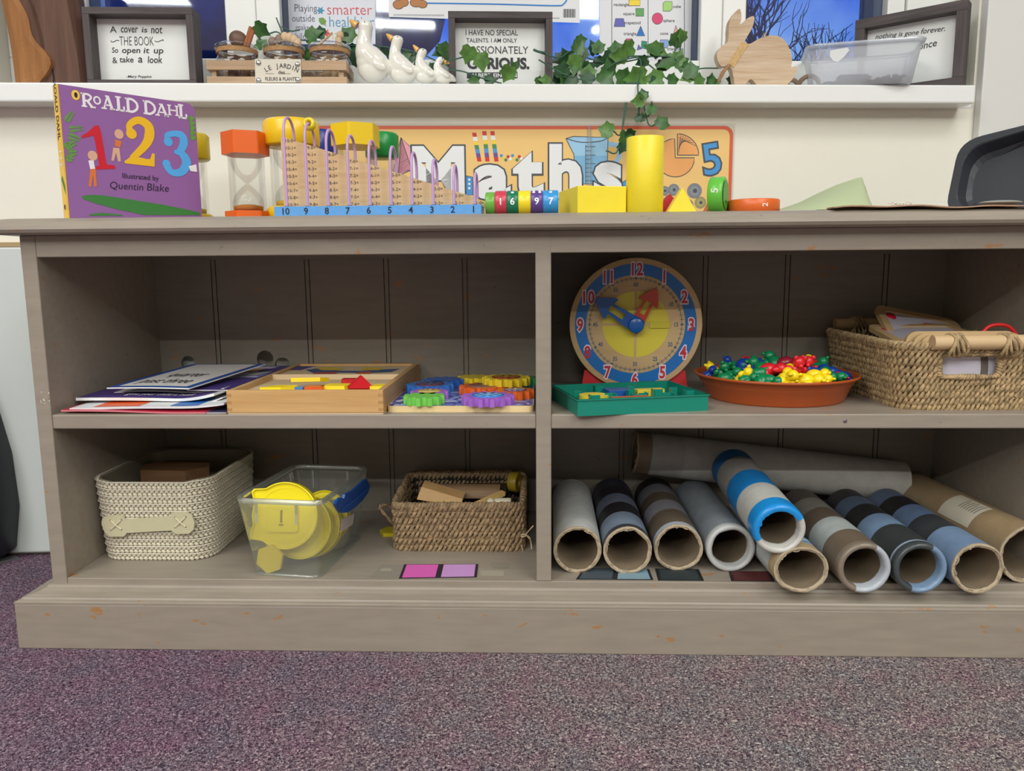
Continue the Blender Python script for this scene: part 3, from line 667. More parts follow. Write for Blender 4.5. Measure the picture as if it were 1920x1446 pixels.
# ---- sand timers
GLASS = glassy((254, 254, 254), 0.06, fres=.22); CLEAR = glassy((253, 254, 253), 0.06, fres=.3)
def timer(label, cu, Y, wpx, vt, cpx, n, rot, col, sand, basepx=16):
    D = (Vector((at(cu, vt, Y=Y).x, Y, 0))-Vector((CAM.x, CAM.y, 0))).length; k = D/FPX
    r = wpx*k/2; c = at(cu, 330, Y=Y); zt = at(cu, vt, Y=Y-r*.8).z; h = zt-ZT; ch = cpx*k; bhh = max(basepx*k, .014)
    t = thing('sand_timer', label, 'sand timer', (c.x, Y, ZT), 0, 'sand timers on the bookcase top')
    m = P(col, 0.3, spec=.5); rr = r*0.80
    for nm, z0, z1 in (('base_cap', 0, bhh), ('top_cap', h-ch, h)):
        q = MB()
        if n > 12: 
            e = .004
            q.lathe([(.0001, z0), (r-e*.6, z0), (r, z0+e*.6), (r, z1-e), (r-e, z1), (.0001, z1)], 40) if nm == 'top_cap' else q.lathe([(.0001, z0), (r, z0), (r, z1-e), (r-e, z1), (.0001, z1)], 40)
            q.build(nm, m, t)
        else:
            q.prism(ngon(n, r*1.06, rot), z0, z1); q.build(nm, m, t, bevel=0.002)
    q = MB(); q.lathe([(rr, bhh), (rr, h-ch)], 36); q.build('outer_tube', CLEAR, t)
    z0, z1 = bhh+.001, h-ch-.001; zm = (z0+z1)/2; rb = rr*.86; H = (z1-z0)/2
    prof = [(rb*.96, z0), (rb, z0+.25*H), (rb*.93, z0+.45*H), (rb*.72, z0+.66*H), (rb*.40, z0+.85*H), (rb*.14, z0+.97*H), (rb*.10, zm), (rb*.14, z1-.97*H), (rb*.40, z1-.85*H), (rb*.72, z1-.66*H), (rb*.93, z1-.42*H), (rb, z1-.2*H), (rb*.98, z1)]
    q = MB(); q.lathe([(p.x, p.y) for p in smoothpts([(a, b_, 0) for a, b_ in prof], 3)], 32); q.build('glass_bulbs', GLASS, t)
    q = MB(); q.lathe([(.0001, z0+.0005), (rb*.93, z0+.0005), (rb*.95, z0+.16*H), (rb*.5, z0+.22*H), (.0001, z0+.23*H)], 28); q.build('sand', P(sand, .8, bump=.3, bscale=900), t)
    return t
timer('orange capped sand timer with orange sand, second from the left', 463, .10, 76, 244, 37, 6, math.radians(262), (232, 102, 30), (196, 120, 40), 11)
timer('tall yellow sand timer with the widest round cap, behind the number ladder', 550, .125, 96, 219, 44, 40, 0, (240, 198, 30), (230, 190, 60), 26)
timer('yellow capped sand timer half hidden behind the purple book', 358, .23, 66, 246, 43, 40, 0, (214, 186, 30), (220, 190, 60), 22)
timer('navy blue capped sand timer behind the sloping number ladder', 600, .25, 66, 241, 50, 40, 0, (44, 60, 140), (60, 80, 160), 16)
timer('yellow sand timer with an angular six sided cap', 669, .15, 84, 229, 37, 6, math.radians(268), (240, 204, 36), (230, 196, 70), 16)
timer('green capped round sand timer, rightmost of the timers', 718, .23, 60, 246, 43, 40, 0, (30, 142, 64), (60, 150, 80), 16)

# ---- wooden number ladder with wire arches
ab = thing('number_ladder', 'sloping wooden subtraction board on a blue base with ten lilac wire arches', 'counting toy', (at(711, 400, Y=.03).x, .03, ZT))
BLUEP = P((92, 160, 224), 0.45, var=.04, vscale=90, bump=.15, bscale=300); PLY = wood((206, 168, 120), (222, 190, 146), 'X', 90, .5)
xl, xr = at(514, 395, Y=-.002).x, at(908, 395, Y=-.002).x; zb1 = at(700, 385.5, Y=-.002).z
us = [537, 576, 615, 654, 693.5, 733, 772.5, 812, 851, 890]; tops = [221, 232, 244, 254.5, 264.5, 275.5, 286.5, 299, 310.5, 325]
b = MB(); b.box(xl, xr-.004, -.002, .062, ZT, zb1)
FR0 = Matrix(((1, 0, 0, 0), (0, 0, -1, -.0023), (0, 1, 0, 0), (0, 0, 0, 1)))
for k, u in enumerate(us):
    q = at(u-2, 399, Y=-.002); b.text(str(10-k), .0118, q.x, (ZT+zb1)/2-.0040, 0, 1, FR0, bold=.02)
b.build('base', [BLUEP, P((30, 40, 60), .6)], ab, world=True)
b = MB(); yb = .036
tl = at(526, 256, Y=yb); tr_ = at(908, 376, Y=yb); MBd = Matrix(((1, 0, 0, 0), (0, 0, 1, yb), (0, 1, 0, 0), (0, 0, 0, 1)))
b.prism([(tl.x, zb1-.001), (tr_.x+.001, zb1-.001), (tr_.x+.001, zb1+.004), (at(890, 370, Y=yb).x, at(890, 370, Y=yb).z), (tl.x+.002, tl.z), (tl.x, tl.z-.002)], 0, .007, 0, MBd)
FRB = Matrix(((1, 0, 0, 0), (0, 0, -1, yb-.0004), (0, 1, 0, 0), (0, 0, 0, 1)))
z9 = at(540, 384, Y=yb).z; dz = (at(540, 264, Y=yb).z-z9)/9
for k, u in enumerate(us):
    n = 10-k
    for i in range(n):
        q = at(u+9, 300, Y=yb)
        b.text('%d-%d=' % (n, i), .0060, q.x, z9+dz*(9-i-k)-.0020, 0, 1, FRB, space=1.05)
b.build('number_board', [PLY, P((70, 62, 60), .7)], ab, world=True)
LIL = P((196, 158, 206), 0.35)
for k, (u, vt) in enumerate(zip(us, tops)):
    x = at(u, 360, Y=.012).x; za = at(u+5, vt, Y=.034).z; r = .0225
    pts = [(x, .012, zb1-.002), (x, .012, za-r)] + [(x, .0345-r*math.cos(math.pi*i/12), za-r+r*math.sin(math.pi*i/12)) for i in range(1, 12)] + [(x, .057, za-r), (x, .057, zb1-.002)]
    b = MB(); b.tube(pts, .0019, 8); wa_ = b.build('wire_arch', LIL, ab, world=True)
    b = MB(); b.lathe([(.0001, .0018), (.0035, .0014), (.0052, 0)], 16, M=TR(x, .012, zb1)); b.build('wire_cap', P((52, 64, 92), .5), wa_, world=True)
    if k == 1:
        q = MB(); a = math.radians(96); c = Vector((x, .0345-r*math.cos(a), za-r+r*math.sin(a)))
        L = basis(c, (1, 0, 0), Vector((0, -math.cos(a), math.sin(a))).cross(Vector((1, 0, 0))))
        prof = [(.0024+.0064*.5-.0064*.5*math.cos(2*math.pi*i/14), .0062*math.sin(2*math.pi*i/14)) for i in range(15)]
        q.lathe(prof, 24, M=TR(*c) @ RX(math.radians(84)) @ Matrix.Diagonal((1, 1, 1, 1)))
        w = q.build('bead', P((240, 216, 40), .3), wa_, world=True); w['label'] = 'yellow bead'

# ---- number cylinders lying in a row
def roll(label, cols, u0, u1, digit, ang=0.0, r=.0158, Y=.022, dots=0, grp='number cylinders on the bookcase top'):
    a, c = at(u0, 380, Y=Y-.008), at(u1, 380, Y=Y-.008); L = (c.x-a.x)
    q = MB(); q.tube([(-L/2, 0, r), (-L/2+.0012, 0, r), (L/2-.0012, 0, r), (L/2, 0, r)], [r*.93, r, r, r*.93], 36, 0)
    if digit:
        v, f = dense(*text_mesh(digit, .02, 0, 1, 'CENTER'), .08); sz = .0125
        vv = []
        for p in v:
            x = p.x*sz; h = (p.y-.36)*sz+.001; t = h/(r+.0002)
            vv.append((x, -(r+.00025)*math.cos(t), r+(r+.00025)*math.sin(t)))
        q.add(vv, f, 1)
        for k in range(dots):
            t = math.radians(52+ (k//2)*16); x = (-.004 if k % 2 else .004) if dots > 1 else 0
            n = Vector((0, -math.cos(t), math.sin(t))); q.disc(0, 0, .0021, .0003, 1, basis(Vector((x, 0, r))+n*r, (1, 0, 0), (0, math.sin(t), math.cos(t))), 12)
    o = q.build('number_cylinder', [P(cols, .3), P((240, 240, 240), .5)], loc=((a.x+c.x)/2, Y, ZT), rotz=ang)
    return tag(o, label, 'counting cylinder', grp)
roll('lime green cylinder at the left end of the number cylinder row', (112, 176, 68), 910, 928, '', .0, .0150)
roll('red cylinder printed 1 in the row beside the number ladder', (206, 66, 84), 928, 950, '1')
roll('dark green cylinder printed 6 between the red and yellow ones', (20, 120, 84), 950, 972, '6', dots=1)
roll('yellow cylinder in the middle of the number cylinder row', (244, 218, 40), 972, 995, '')
roll('purple cylinder printed 9 with white spots', (94, 66, 140), 995, 1018, '9', dots=5)
roll('light blue cylinder printed 7 at the right end of the row', (56, 150, 214), 1018, 1047, '7', dots=1)

# ---- yellow solids
YEL = P((244, 222, 52), 0.42, var=.025, vscale=50)
c0 = at(1083, 400, Y=.0); a = math.radians(15); fx, fy = math.cos(a), math.sin(a); h = at(1083, 348, Y=.0).z-ZT
b = MB(); b.box(0, .0675, 0, .088, 0, h); tag(b.build('cuboid_block', YEL, loc=(c0.x, .0, ZT), rotz=a, bevel=.0008), 'yellow cuboid block between the blue cylinder and the tall yellow cylinder', 'block', 'yellow solid shapes')
c1 = at(1209, 330, Y=.026); r = 33.8*1.07/FPX; h = at(1209, 252.5, Y=.026-r).z-ZT
b = MB(); b.lathe([(.0001, 0), (r-.0006, 0), (r, .0006), (r, h-.0006), (r-.0006, h), (.0001, h)], 64); tag(b.build('cylinder_block', YEL, loc=(c1.x, .026, ZT)), 'tall upright yellow cylinder in front of the poster', 'block', 'yellow solid shapes')
def tri_block(name, label, p0, p1, p2, Y, dep, col, base=None):
    A = [at(*p, Y=Y) for p in (p0, p1, p2)]; A[0].z = ZT; A[1].z = ZT
    M = Matrix(((1, 0, 0, 0), (0, 0, 1, Y), (0, 1, 0, 0), (0, 0, 0, 1)))
    q = MB(); q.prism([(p.x, p.z) for p in A], 0, dep, 0, M); tag(q.build(name, P(col, .4, var=.02), bevel=.0006), label, 'block', 'triangular blocks on the bookcase top')
tri_block('triangle_block', 'yellow triangular prism standing right of the tall cylinder', (1252, 396), (1306, 396), (1280, 352), .0, .03, (246, 226, 60))
tri_block('triangle_block', 'red triangular prism half hidden behind the tall yellow cylinder', (1222, 396), (1290, 396), (1256, 363), .05, .03, (206, 40, 52))
tri_block('triangle_block', 'orange triangular prism peeking out left of the green number disc', (1322, 396), (1372, 396), (1348, 352), .045, .03, (222, 110, 40))
r = .0236
o = roll('lime green number disc standing on its edge', (100, 190, 66), 1334, 1362, '', math.radians(-24), r, .03)
q = MB(); q.disc(0, 0, r*.8, 0, 0, Matrix(((0, 0, 1, .0108), (1, 0, 0, 0), (0, 1, 0, r), (0, 0, 0, 1)))); q.disc(0, 0, .002, .0004, 1, Matrix(((0, 0, 1, .0108), (1, 0, 0, 0), (0, 1, 0, r*.62), (0, 0, 0, 1)))); q.build('end_face', [P((86, 170, 58), .45), P((40, 70, 40), .5)], o)
q = MB(); v, f = dense(*text_mesh('5', .02, 0, 1, 'CENTER'), .08); q.add([(-(p.y-.36)*.0125, -(r+.0003)*math.cos(p.x*.6), r+(r+.0003)*math.sin(p.x*.6)+.004) for p in v], f); q.build('digit', P((215, 235, 205), .5), o)
c = at(1413, 385, Y=.036); r2 = 46*1.07/FPX; hh = at(1413, 371, Y=0).z-ZT
b = MB(); b.lathe([(.0001, 0), (r2-.001, 0), (r2, .001), (r2, hh-.001), (r2-.001, hh), (.0001, hh)], 48)
v, f = dense(*text_mesh('2', .02, 0, 1, 'CENTER'), .08); b.add([((r2+.0003)*math.sin((-(p.y-.36)*.0105+.006)/r2), -(r2+.0003)*math.cos((-(p.y-.36)*.0105+.006)/r2), hh*.5+p.x*.0105) for p in v], f, 1)
tag(b.build('number_cylinder', [P((222, 104, 40), .35), P((240, 225, 215), .5)], loc=(c.x, .036, ZT)), 'orange number disc printed 2 lying flat at the right of the lime disc', 'counting cylinder', 'number cylinders on the bookcase top')

# ---- curled green paper, cardboard sheet, white raffia
def curl(s, t):      # s along the front edge, t from the front edge back
    A = at(1462, 393, Y=.004); B = at(1642, 390, Y=.004); top = [(0, 392), (.2, 380), (.4, 362), (.6, 346), (.75, 337), (.86, 331), (.93, 342), (1, 391)]
    u = 1462+(1642-1462)*s
    for i in range(len(top)-1):
        if top[i][0] <= s <= top[i+1][0]:
            k = (s-top[i][0])/(top[i+1][0]-top[i][0]); vv = top[i][1]*(1-k)+top[i+1][1]*k; break
    C = at(u - (22*max(0, s-.86)/.14 if s > .86 else 0)*t, vv, Y=.10); F = A.lerp(B, s); F.z = ZT+.0015
    m = (F+C)/2 + Vector((0, -.022*math.sin(math.pi*s), .004*math.sin(math.pi*s)))
    q = F*(1-t)**2+m*2*t*(1-t)+C*t*t; q.z = max(q.z, ZT+.0016)
    return q
b = MB(); b.sheet(curl, 26, 10, .0005)
tag(b.build('paper_sheet', P((176, 188, 148), .7, dirt=(60, 56, 52), dscale=38, dpos=.70)), 'sage green sheet of paper curling up beside the orange disc', 'paper')
b = MB(); q = [at(1560, 392, Y=-.014), at(1960, 386, Y=-.02)]
def cardf(s, t): 
    p = Vector((q[0].x+(q[1].x-q[0].x)*s, -.022+.12*t, ZT+.0034+.0012*math.sin(s*7)+.0010*math.sin(s*19+t*3)-.0006*(1-s))); return p
b.sheet(cardf, 24, 6, .0016); tag(b.build('cardboard_sheet', P((168, 134, 108), .8, var=.15, vscale=40)), 'thin brown cardboard sheet lying on the right end of the bookcase top', 'cardboard')
b = MB(); rr = random.Random(5)
for k in range(9):
    c = at(1690+rr.uniform(-14, 14), 384, Y=.05); a = rr.uniform(-1.2, 1.2)
    b.tube(smoothpts([(c.x, .05, ZT+.006), (c.x+.006*math.sin(a), .05+.004*math.cos(k), ZT+.0095+.004*rr.random()), (c.x+.014*math.sin(a), .05, ZT+.008+.007*rr.random()*math.cos(a))], 4), .0007, 5)
tag(b.build('raffia_tuft', P((224, 218, 208), .8)), 'small tuft of white raffia before the black tray', 'raffia')
b = MB(); c = at(1868, 388, Y=.03); b.ell((0, 0, .0028), (.027, .016, .0028), n=24); tag(b.build('oval_saucer', P((150, 150, 144), .5), loc=(c.x, .02, ZT+.0062)), 'small pale grey oval saucer on the cardboard before the black tray', 'saucer')

# ---- black plastic tray leaning at the right end
tA, tB, tC, tD = at(1772, 392, Y=.21), at(1800, 266, Y=.24), at(1992, 220, Y=.15), at(1985, 392, Y=.10)
tA.z = tD.z = ZT+.0045
nx = (tD-tA).normalized(); ny = (tB-tA); nz = nx.cross(ny).normalized()            # towards the room
ny = nz.cross(nx)
to2 = lambda p: ((p-tA).dot(nx), (p-tA).dot(ny))
quad = [to2(p) for p in (tA, tD, tC, tB)]
def roundpoly(pts, r, n=6):
    out = []; N = len(pts)
    for i in range(N):
        p0, p1, p2 = (Vector((*pts[(i+k) % N], 0)) for k in (-1, 0, 1)); a = p1+(p0-p1).normalized()*r; c = p1+(p2-p1).normalized()*r
        for k in range(n+1):
            t = k/n; q = a*(1-t)**2+p1*2*t*(1-t)+c*t*t; out.append((q.x, q.y))
    return out
def inset(pts, d):
    cx = sum(p[0] for p in pts)/len(pts); cy = sum(p[1] for p in pts)/len(pts); R = max(math.hypot(p[0]-cx, p[1]-cy) for p in pts)
    return [(cx+(x-cx)*(1-d/max(.01, abs(x-cx)+1e-6) if abs(x-cx) > d else 1), cy+(y-cy)*(1-d/max(.01, abs(y-cy)+1e-6) if abs(y-cy) > d else 1)) for x, y in pts]
Mt = basis(tA, nx, ny)
q0 = roundpoly(quad, .032); rings = []
for d, z in ((.003, -.002), (0.0, .002), (.010, .002), (.0115, 0.0), (.016, -.020), (.022, -.026)):
    rings.append([Vector((x, y, z)) for x, y in inset(q0, d)])
b = MB(); b.loft(rings, caps=False, smooth=False, M=Mt); b.flat([(p.x, p.y) for p in rings[-1]], -.026, 0, Mt)
rings = [[Vector((x, y, z)) for x, y in inset(q0, d)] for d, z in ((.003, -.002), (.008, -.024), (.020, -.029))]
b.loft(rings, caps=False, smooth=False, M=Mt); b.flat([(p.x, p.y) for p in rings[-1]], -.029, 0, Mt)
tag(b.build('plastic_tray', P((48, 51, 58), .45, var=.12, vscale=14)), 'black plastic tray leaning on its side at the right end of the bookcase top', 'tray')

# ---- banner poster on the wall below the sill
FW = MW @ Matrix(((1, 0, 0, 0), (0, 0, -1, -.0022), (0, 1, 0, 0), (0, 0, 0, 1)))    # flat (x along wall, y height, z to the room)
def wp(u, v): p = wat(u, v, -.0022); return (p.x, p.z)
po = thing('wall_banner', 'laminated orange wall banner reading Maths below the window sill', 'poster', M=MW @ TR(*(wp(980, 400)[0], 0, .60)))
x0, zt_ = wp(560, 231); x1 = wp(1379, 233)[0]; zt_ = wp(980, 231)[1]
b = MB(); b.rect(x0, x1, .56, zt_, 0, 0, FW); b.build('laminate_sheet', glassy((252, 252, 252), .15, .10, (250, 250, 250), fres=.2), po, world=True)
b = MB(); xi0, xi1 = wp(575, 0)[0], wp(1373, 300)[0]; zi = wp(980, 236)[1]; w5 = .0062
rr_ = rrect(xi0, xi1, .57, zi, .016); b.flat(rr_, .0002, 1, FW); b.flat(rrect(xi0+w5, xi1-w5, .57+w5, zi-w5, .012), .0004, 0, FW)
GD = P((76, 84, 90), .6)
def L(ch, u0, u1, v0, v1, z, size=None):
    a = wp(u0, v1); c = wp(u1, v0); v, f = text_mesh(ch, .045, 0, 1, 'LEFT'); xs = [p.x for p in v]; ys = [p.y for p in v]
    for k, (bo_, mt, dz_, grow) in enumerate(((.045, 2, 0, .0030), (.045, 3, .0003, 0))):
        sx = (c[0]-a[0]+2*grow)/(max(xs)-min(xs)); sy = (c[1]-a[1]+2*grow)/(max(ys)-min(ys))
        vv, ff = text_mesh(ch, bo_+(.018 if k == 0 else 0), 0, 1, 'LEFT'); 
        xs2 = [p.x for p in vv]; ys2 = [p.y for p in vv]; sx = (c[0]-a[0]+2*grow)/(max(xs2)-min(xs2)); sy = (c[1]-a[1]+2*grow)/(max(ys2)-min(ys2))
        b.add([(a[0]-grow+(p.x-min(xs2))*sx, a[1]-grow+(p.y-min(ys2))*sy, z+dz_) for p in vv], ff, mt, False, FW)
def wpoly(pts, mat, z=.0005): b.flat([wp(*p) for p in pts], z, mat, FW)
def wstroke(pts, wpx, mat, z=.0006, sm=4, closed=False): b.stroke([wp(*p) for p in pts], wpx*.00097, z, mat, FW, sm, closed)
def outl(pts, mat, z=.0005, w=1.6): wpoly(pts, mat, z); wstroke(pts+[pts[0]], w, 2, z+.0001, 1)
outl([(747, 330), (752, 258), (772, 278), (786, 312)], 4); outl([(752, 258), (772, 318), (735, 330)], 11)     # pink pyramid
for k, (u0, v0, u1, v1) in enumerate(((889, 249, 899, 303), (908, 246, 914, 303), (923, 246, 931, 303))):      # striped pencils
    cs = (7, 3, 8, 10, 9, 12, 7)
    for i in range(7):
        f0, f1 = i/7, (i+1)/7
        wpoly([(u0+(u1-u0)*f0-4, v0+(v1-v0)*f0), (u0+(u1-u0)*f0+4, v0+(v1-v0)*f0), (u0+(u1-u0)*f1+4, v0+(v1-v0)*f1), (u0+(u1-u0)*f1-4, v0+(v1-v0)*f1)], cs[i], .0005)
for k in range(10): b.disc(*wp(940+k*4.2, 296+((k*7) % 5)*2-4), .0030, .0006+k*.00002, (9, 8, 10, 7, 3)[k % 5], FW, 10)
outl([(1061, 260), (1075, 256), (1140, 258), (1138, 345), (1078, 345), (1076, 290)], 5); wpoly([(1077, 292), (1139, 292), (1138, 345), (1078, 345)], 13, .00055)   # jug
wstroke([(1140, 270), (1160, 275), (1158, 300), (1139, 310)], 9, 5, .0005); wstroke([(1061, 260), (1090, 267), (1125, 265), (1140, 258)], 1.6, 2, .0007)
for k in range(9): wstroke([(1098, 275+k*8), (1108 if k % 2 else 1116, 275+k*8)], 1.2, 2, .0008, 1)
wstroke([(1098, 272), (1098, 345)], 1.2, 2, .0008, 1)
def pie(cu, cv, r, a0, a1, mt, z):
    pts = [(cu, cv)]+[(cu+r*math.cos(math.radians(a)), cv-r*math.sin(math.radians(a))) for a in np.linspace(a0, a1, 20)]; outl(pts, mt, z)
pie(1266, 296, 36, 92, 360, 6, .0005); pie(1270, 291, 40, 0, 90, 6, .0006)
for k in range(7): wstroke([(1272+k*5.4, 253+k*k*.75+1), (1272, 253+k*5.4+1)] if False else [(1272, 288-k*5), (1272+(k+1)*4.6, 254+k*k*.55)], .9, 2, .0008, 1)
for k, (u, v, r) in enumerate(((1246, 358, 9), (1263, 356, 11), (1302, 358, 14), (1313, 380, 11), (1290, 384, 10), (1256, 378, 10))):
    b.disc(*wp(u, v), r*.00097, .0005+k*.00004, 2, FW); b.disc(*wp(u, v), r*.00091, .00054+k*.00004, 14 if k != 3 else 15, FW); b.ring(*wp(u, v), r*.00070, r*.00075, .00056+k*.00004, 2, FW, 20); b.disc(*wp(u+1, v), r*.0003, .00056+k*.00004, 2, FW, 7)
for bo_, mt, zz in ((.05, 2, .0006), (.008, 9, .0009)):
    b.text('5', .078, wp(1347, 0)[0], wp(0, 329)[1], zz, mt, FW, bold=bo_, rot=.16)
outl([(874, 330), (886, 332), (887, 366), (872, 366)], 9)
for k in range(3): b.disc(*wp(880, 337+k*8), .0022, .0007, 3, FW, 10)
outl([(1162, 345), (1178, 335), (1180, 356), (1160, 356)], 9, .0005)
L('M', 775, 870, 274, 372, .0010); L('a', 890, 957, 309, 374, .0010); L('t', 962, 1019, 285, 373, .0010); L('h', 1030, 1091, 270, 372, .0010); L('s', 1113, 1167, 304, 374, .0010)
b.build('printed_sheet', [P((246, 204, 128), .35, coat=.6), P((222, 96, 62), .35, coat=.6), GD, P((240, 243, 246), .3, coat=.6), P((232, 160, 176), .4), P((158, 206, 238), .35), P((242, 172, 100), .4), P((206, 52, 52), .4), P((244, 212, 62), .4), P((72, 152, 216), .4), P((64, 140, 92), .4), P((216, 136, 156), .4), P((110, 76, 150), .4), P((128, 186, 226), .35), P((140, 146, 154), .4), P((176, 166, 110), .4)], po, world=True)
for u, v0, v1 in ((1105, 236, 352),):
    b = MB(); b.tube([MW @ Vector((wat(u, v, -.006).x, -.006, wat(u, v, -.006).z)) for v in np.linspace(v0, v1, 6)], .0036, 8)
    b.build('plastic_strip', glassy((250, 252, 252), .15, .22, (245, 248, 250), fres=.25), po, world=True)
# ================================================================== the upper shelves
ZS = Zsh1
PINE = wood((196, 152, 96), (218, 178, 122), 'X', 55, .5); PINEY = wood((178, 138, 90), (204, 164, 112), 'Y', 55, .5); PALEW = wood((212, 186, 146), (226, 204, 168), 'X', 60, .55)
# ---- stack of booklets and cards
PUR2 = P((70, 52, 120), .4); BLC = P((38, 76, 150), .35); GREYP = P((196, 194, 198), .45); REDC = P((190, 44, 70), .35); ORC = P((232, 92, 36), .4); WPG = P((226, 230, 232), .4)
def booklet(label, fl, fr, Yf, up_, dep, thick, mats, rects=(), lean=0.0, bend=0.0, name='booklet', texts=(), wob=0.0, edge=1, curlR=0.0, skew=0.0):
    A, B = at(*fl, Y=Yf), at(*fr, Y=Yf); zA, zB_ = A.z, B.z; x_ = (B-A); x_.z = 0; wd = x_.length; x_.normalize(); y_ = Vector((-x_.y+skew, x_.x, 0)).normalized()
    dep = min(dep, (D_-.006-max(A.y, B.y))/max(.2, y_.y))
    dep2 = dep
    def fn(s, t):
        p = A+x_*(wd*s)+y_*(dep2*t); z = zA+(zB_-zA)*s*(1-t)+up_*t+bend*math.sin(math.pi*s)*(1-t)+wob*math.sin(6*s+2*t)+curlR*max(0, s-.7)**2*11*(1-t)
        return Vector((min(max(p.x, -PI_+.002), -.012), p.y, max(z, ZS+thick+.0003)))
    q = MB(); q.sheet(fn, 18, 8, thick, 0, back=edge)
    for s0, s1, t0, t1, mt, k in rects:
        n = 10; v = [fn(s0+(s1-s0)*i/n, t0+(t1-t0)*j/4)+Vector((0, 0, .0003*k)) for j in range(5) for i in range(n+1)]
        q.add(v, [(j*(n+1)+i, j*(n+1)+i+1, (j+1)*(n+1)+i+1, (j+1)*(n+1)+i) for j in range(4) for i in range(n)], mt, True)
    for tx_, s, t, sz, mt in texts:
        vv, ff = dense(*text_mesh(tx_, .0, 0, 1, 'CENTER'), .16)
        q.add([fn(s+p.x*sz/wd, t+p.y*sz*2.1/dep2)+Vector((0, 0, .0011)) for p in vv], ff, mt)
    return tag(q.build(name, mats), label, 'booklet' if name == 'booklet' else 'card', 'booklets and cards stacked on the upper left shelf')
z = ZS+.0003
booklet('navy blue booklet at the bottom of the stack, under the red one', (330, 774), (424, 774), .010, 0, .25, .0012, [P((74, 78, 122), .4), GREYP])
booklet('red booklet near the bottom of the stack of booklets', (114, 769), (385, 773), .008, .001, .27, .0022, [REDC, P((214, 120, 130), .4)], wob=.0006)
booklet('white booklet with an orange and a blue square along its front edge', (130, 766), (420, 764), .014, .003, .27, .0026, [WPG, WPG, ORC, P((24, 104, 186), .4)], [(.14, .44, .02, .28, 2, 1), (.64, .82, .02, .28, 3, 1)], bend=.0016, curlR=.006)
booklet('white paper curled up at its right corner, under the purple leaflet', (160, 757), (418, 760), .054, .003, .25, .0016, [WPG, PAPER], curlR=.012, wob=.0008)
booklet('purple leaflet with a green and red picture strip', (142, 746), (402, 750), .050, .004, .25, .0042, [PUR2, PAPER, P((96, 130, 60), .4), P((170, 40, 48), .4), P((214, 178, 60), .4), P((40, 110, 60), .4)], [(.24, .92, .20, .42, 2, 1), (.45, .52, .21, .41, 3, 2), (.52, .62, .21, .41, 4, 2), (.74, .92, .21, .41, 5, 2)], bend=.0014, curlR=.010, texts=[("give your child a head", .56, .07, .0115, 1)])
booklet('plain pale grey sheet lying under the card', (214, 736), (420, 732), .092, .004, .20, .0012, [GREYP, PAPER], wob=.0018, curlR=.004)
booklet('dark purple booklet at the right of the stack, its corner reaching the box', (350, 731), (428, 731), .085, .010, .22, .0016, [PUR2, GREYP], skew=.35)
booklet('blue edged card with a brown block picture, beside the quarter past three card', (374, 707), (482, 706), .190, .004, .12, .0014, [BLC, PAPER, GREYP, P((168, 122, 84), .5), P((70, 60, 110), .5)], [(.06, .94, .06, .92, 2, 1), (.18, .6, .42, .70, 3, 2), (.60, .70, .42, .70, 4, 2)], skew=.3)
A = 'white card reading quarter past three with a blue border, on top of the stack'
booklet(A, (200, 727), (354, 728), .066, .0155, .170, .0018, [BLC, PAPER, P((206, 204, 200), .4), P((204, 194, 130), .5), P((50, 48, 60), .6)], [(.09, .92, .05, .97, 2, 1)], skew=.36, name='time_card', texts=[('past three', .50, .16, .0185, 4), ('quarter', .50, .42, .0185, 4)], bend=.001)
# ---- wooden pattern box
bx0, bx1, by0, by1, bh_ = -.4368, -.2192, .0005, .318, .0338
pb = thing('puzzle_box', 'shallow wooden pattern box with a picture board at its back and loose coloured pieces', 'box', ((bx0+bx1)/2, (by0+by1)/2, ZS))
w_ = .0085; yi = .165; zi_ = .3592
b = MB(); b.box(bx0, bx1, by0, by0+w_, ZS+.0025, ZS+bh_); 
for k in range(3):
    for xx in (bx0, bx1-.0075): b.box(xx+.0003, xx+.0072, by0-.0003, by0+.001, ZS+.005+k*.010, ZS+.010+k*.010, 1)
b.build('front_side', [PINE, wood((176, 128, 76), (190, 146, 92), 'Z', 80, .5)], pb, world=True, bevel=.0008)
b = MB(); b.box(bx0, bx1, by1-w_, by1, ZS+.0025, ZS+bh_); b.build('back_side', PINE, pb, world=True, bevel=.0008)
for x0_, x1_ in ((bx0, bx0+w_), (bx1-w_, bx1)):
    b = MB(); b.box(x0_, x1_, by0+w_, by1-w_, ZS+.0025, ZS+bh_); b.build('long_side', PINEY, pb, world=True, bevel=.0008)
b = MB(); b.box(bx0+.001, bx1-.001, by0+.001, by1-.001, ZS, ZS+.0025); b.box(bx0+w_, bx1-w_, by0+w_, by1-w_, ZS+.0025, .3555); b.build('bottom', PALEW, pb, world=True)
b = MB(); b.box(bx0+w_, bx1-w_, yi, yi+.006, .3555, zi_+.004); b.build('partition', PALEW, pb, world=True)
b = MB(); b.box(bx0+w_, bx1-w_, yi+.006, by1-w_, .3555, zi_)
def pq(zx, zy): p = at(400+zx/3, 640+zy/3, Z=zi_+.0004); return (min(max(p.x, bx0+w_+.003), bx1-w_-.003), min(max(p.y, yi+.009), by1-w_-.003))
for pts, mt in (([(520, 160), (580, 153), (720, 166), (850, 166), (960, 158), (1050, 154), (1000, 172), (880, 178), (700, 176), (560, 178)], 1), ([(580, 152), (610, 146), (690, 146), (735, 156), (690, 163), (610, 163)], 2), ([(830, 154), (850, 147), (930, 146), (960, 152), (930, 163), (850, 163)], 2), ([(565, 176), (700, 172), (690, 186), (560, 186)], 3), ([(815, 174), (890, 172), (880, 188), (800, 188)], 4)):
    b.flat([pq(*p) for p in pts], zi_+.0003+.0001*mt, mt)
b.build('picture_board', [PALEW, P((52, 84, 140), .4), P((226, 196, 48), .4), P((176, 58, 62), .4), P((206, 92, 44), .4)], pb, world=True)
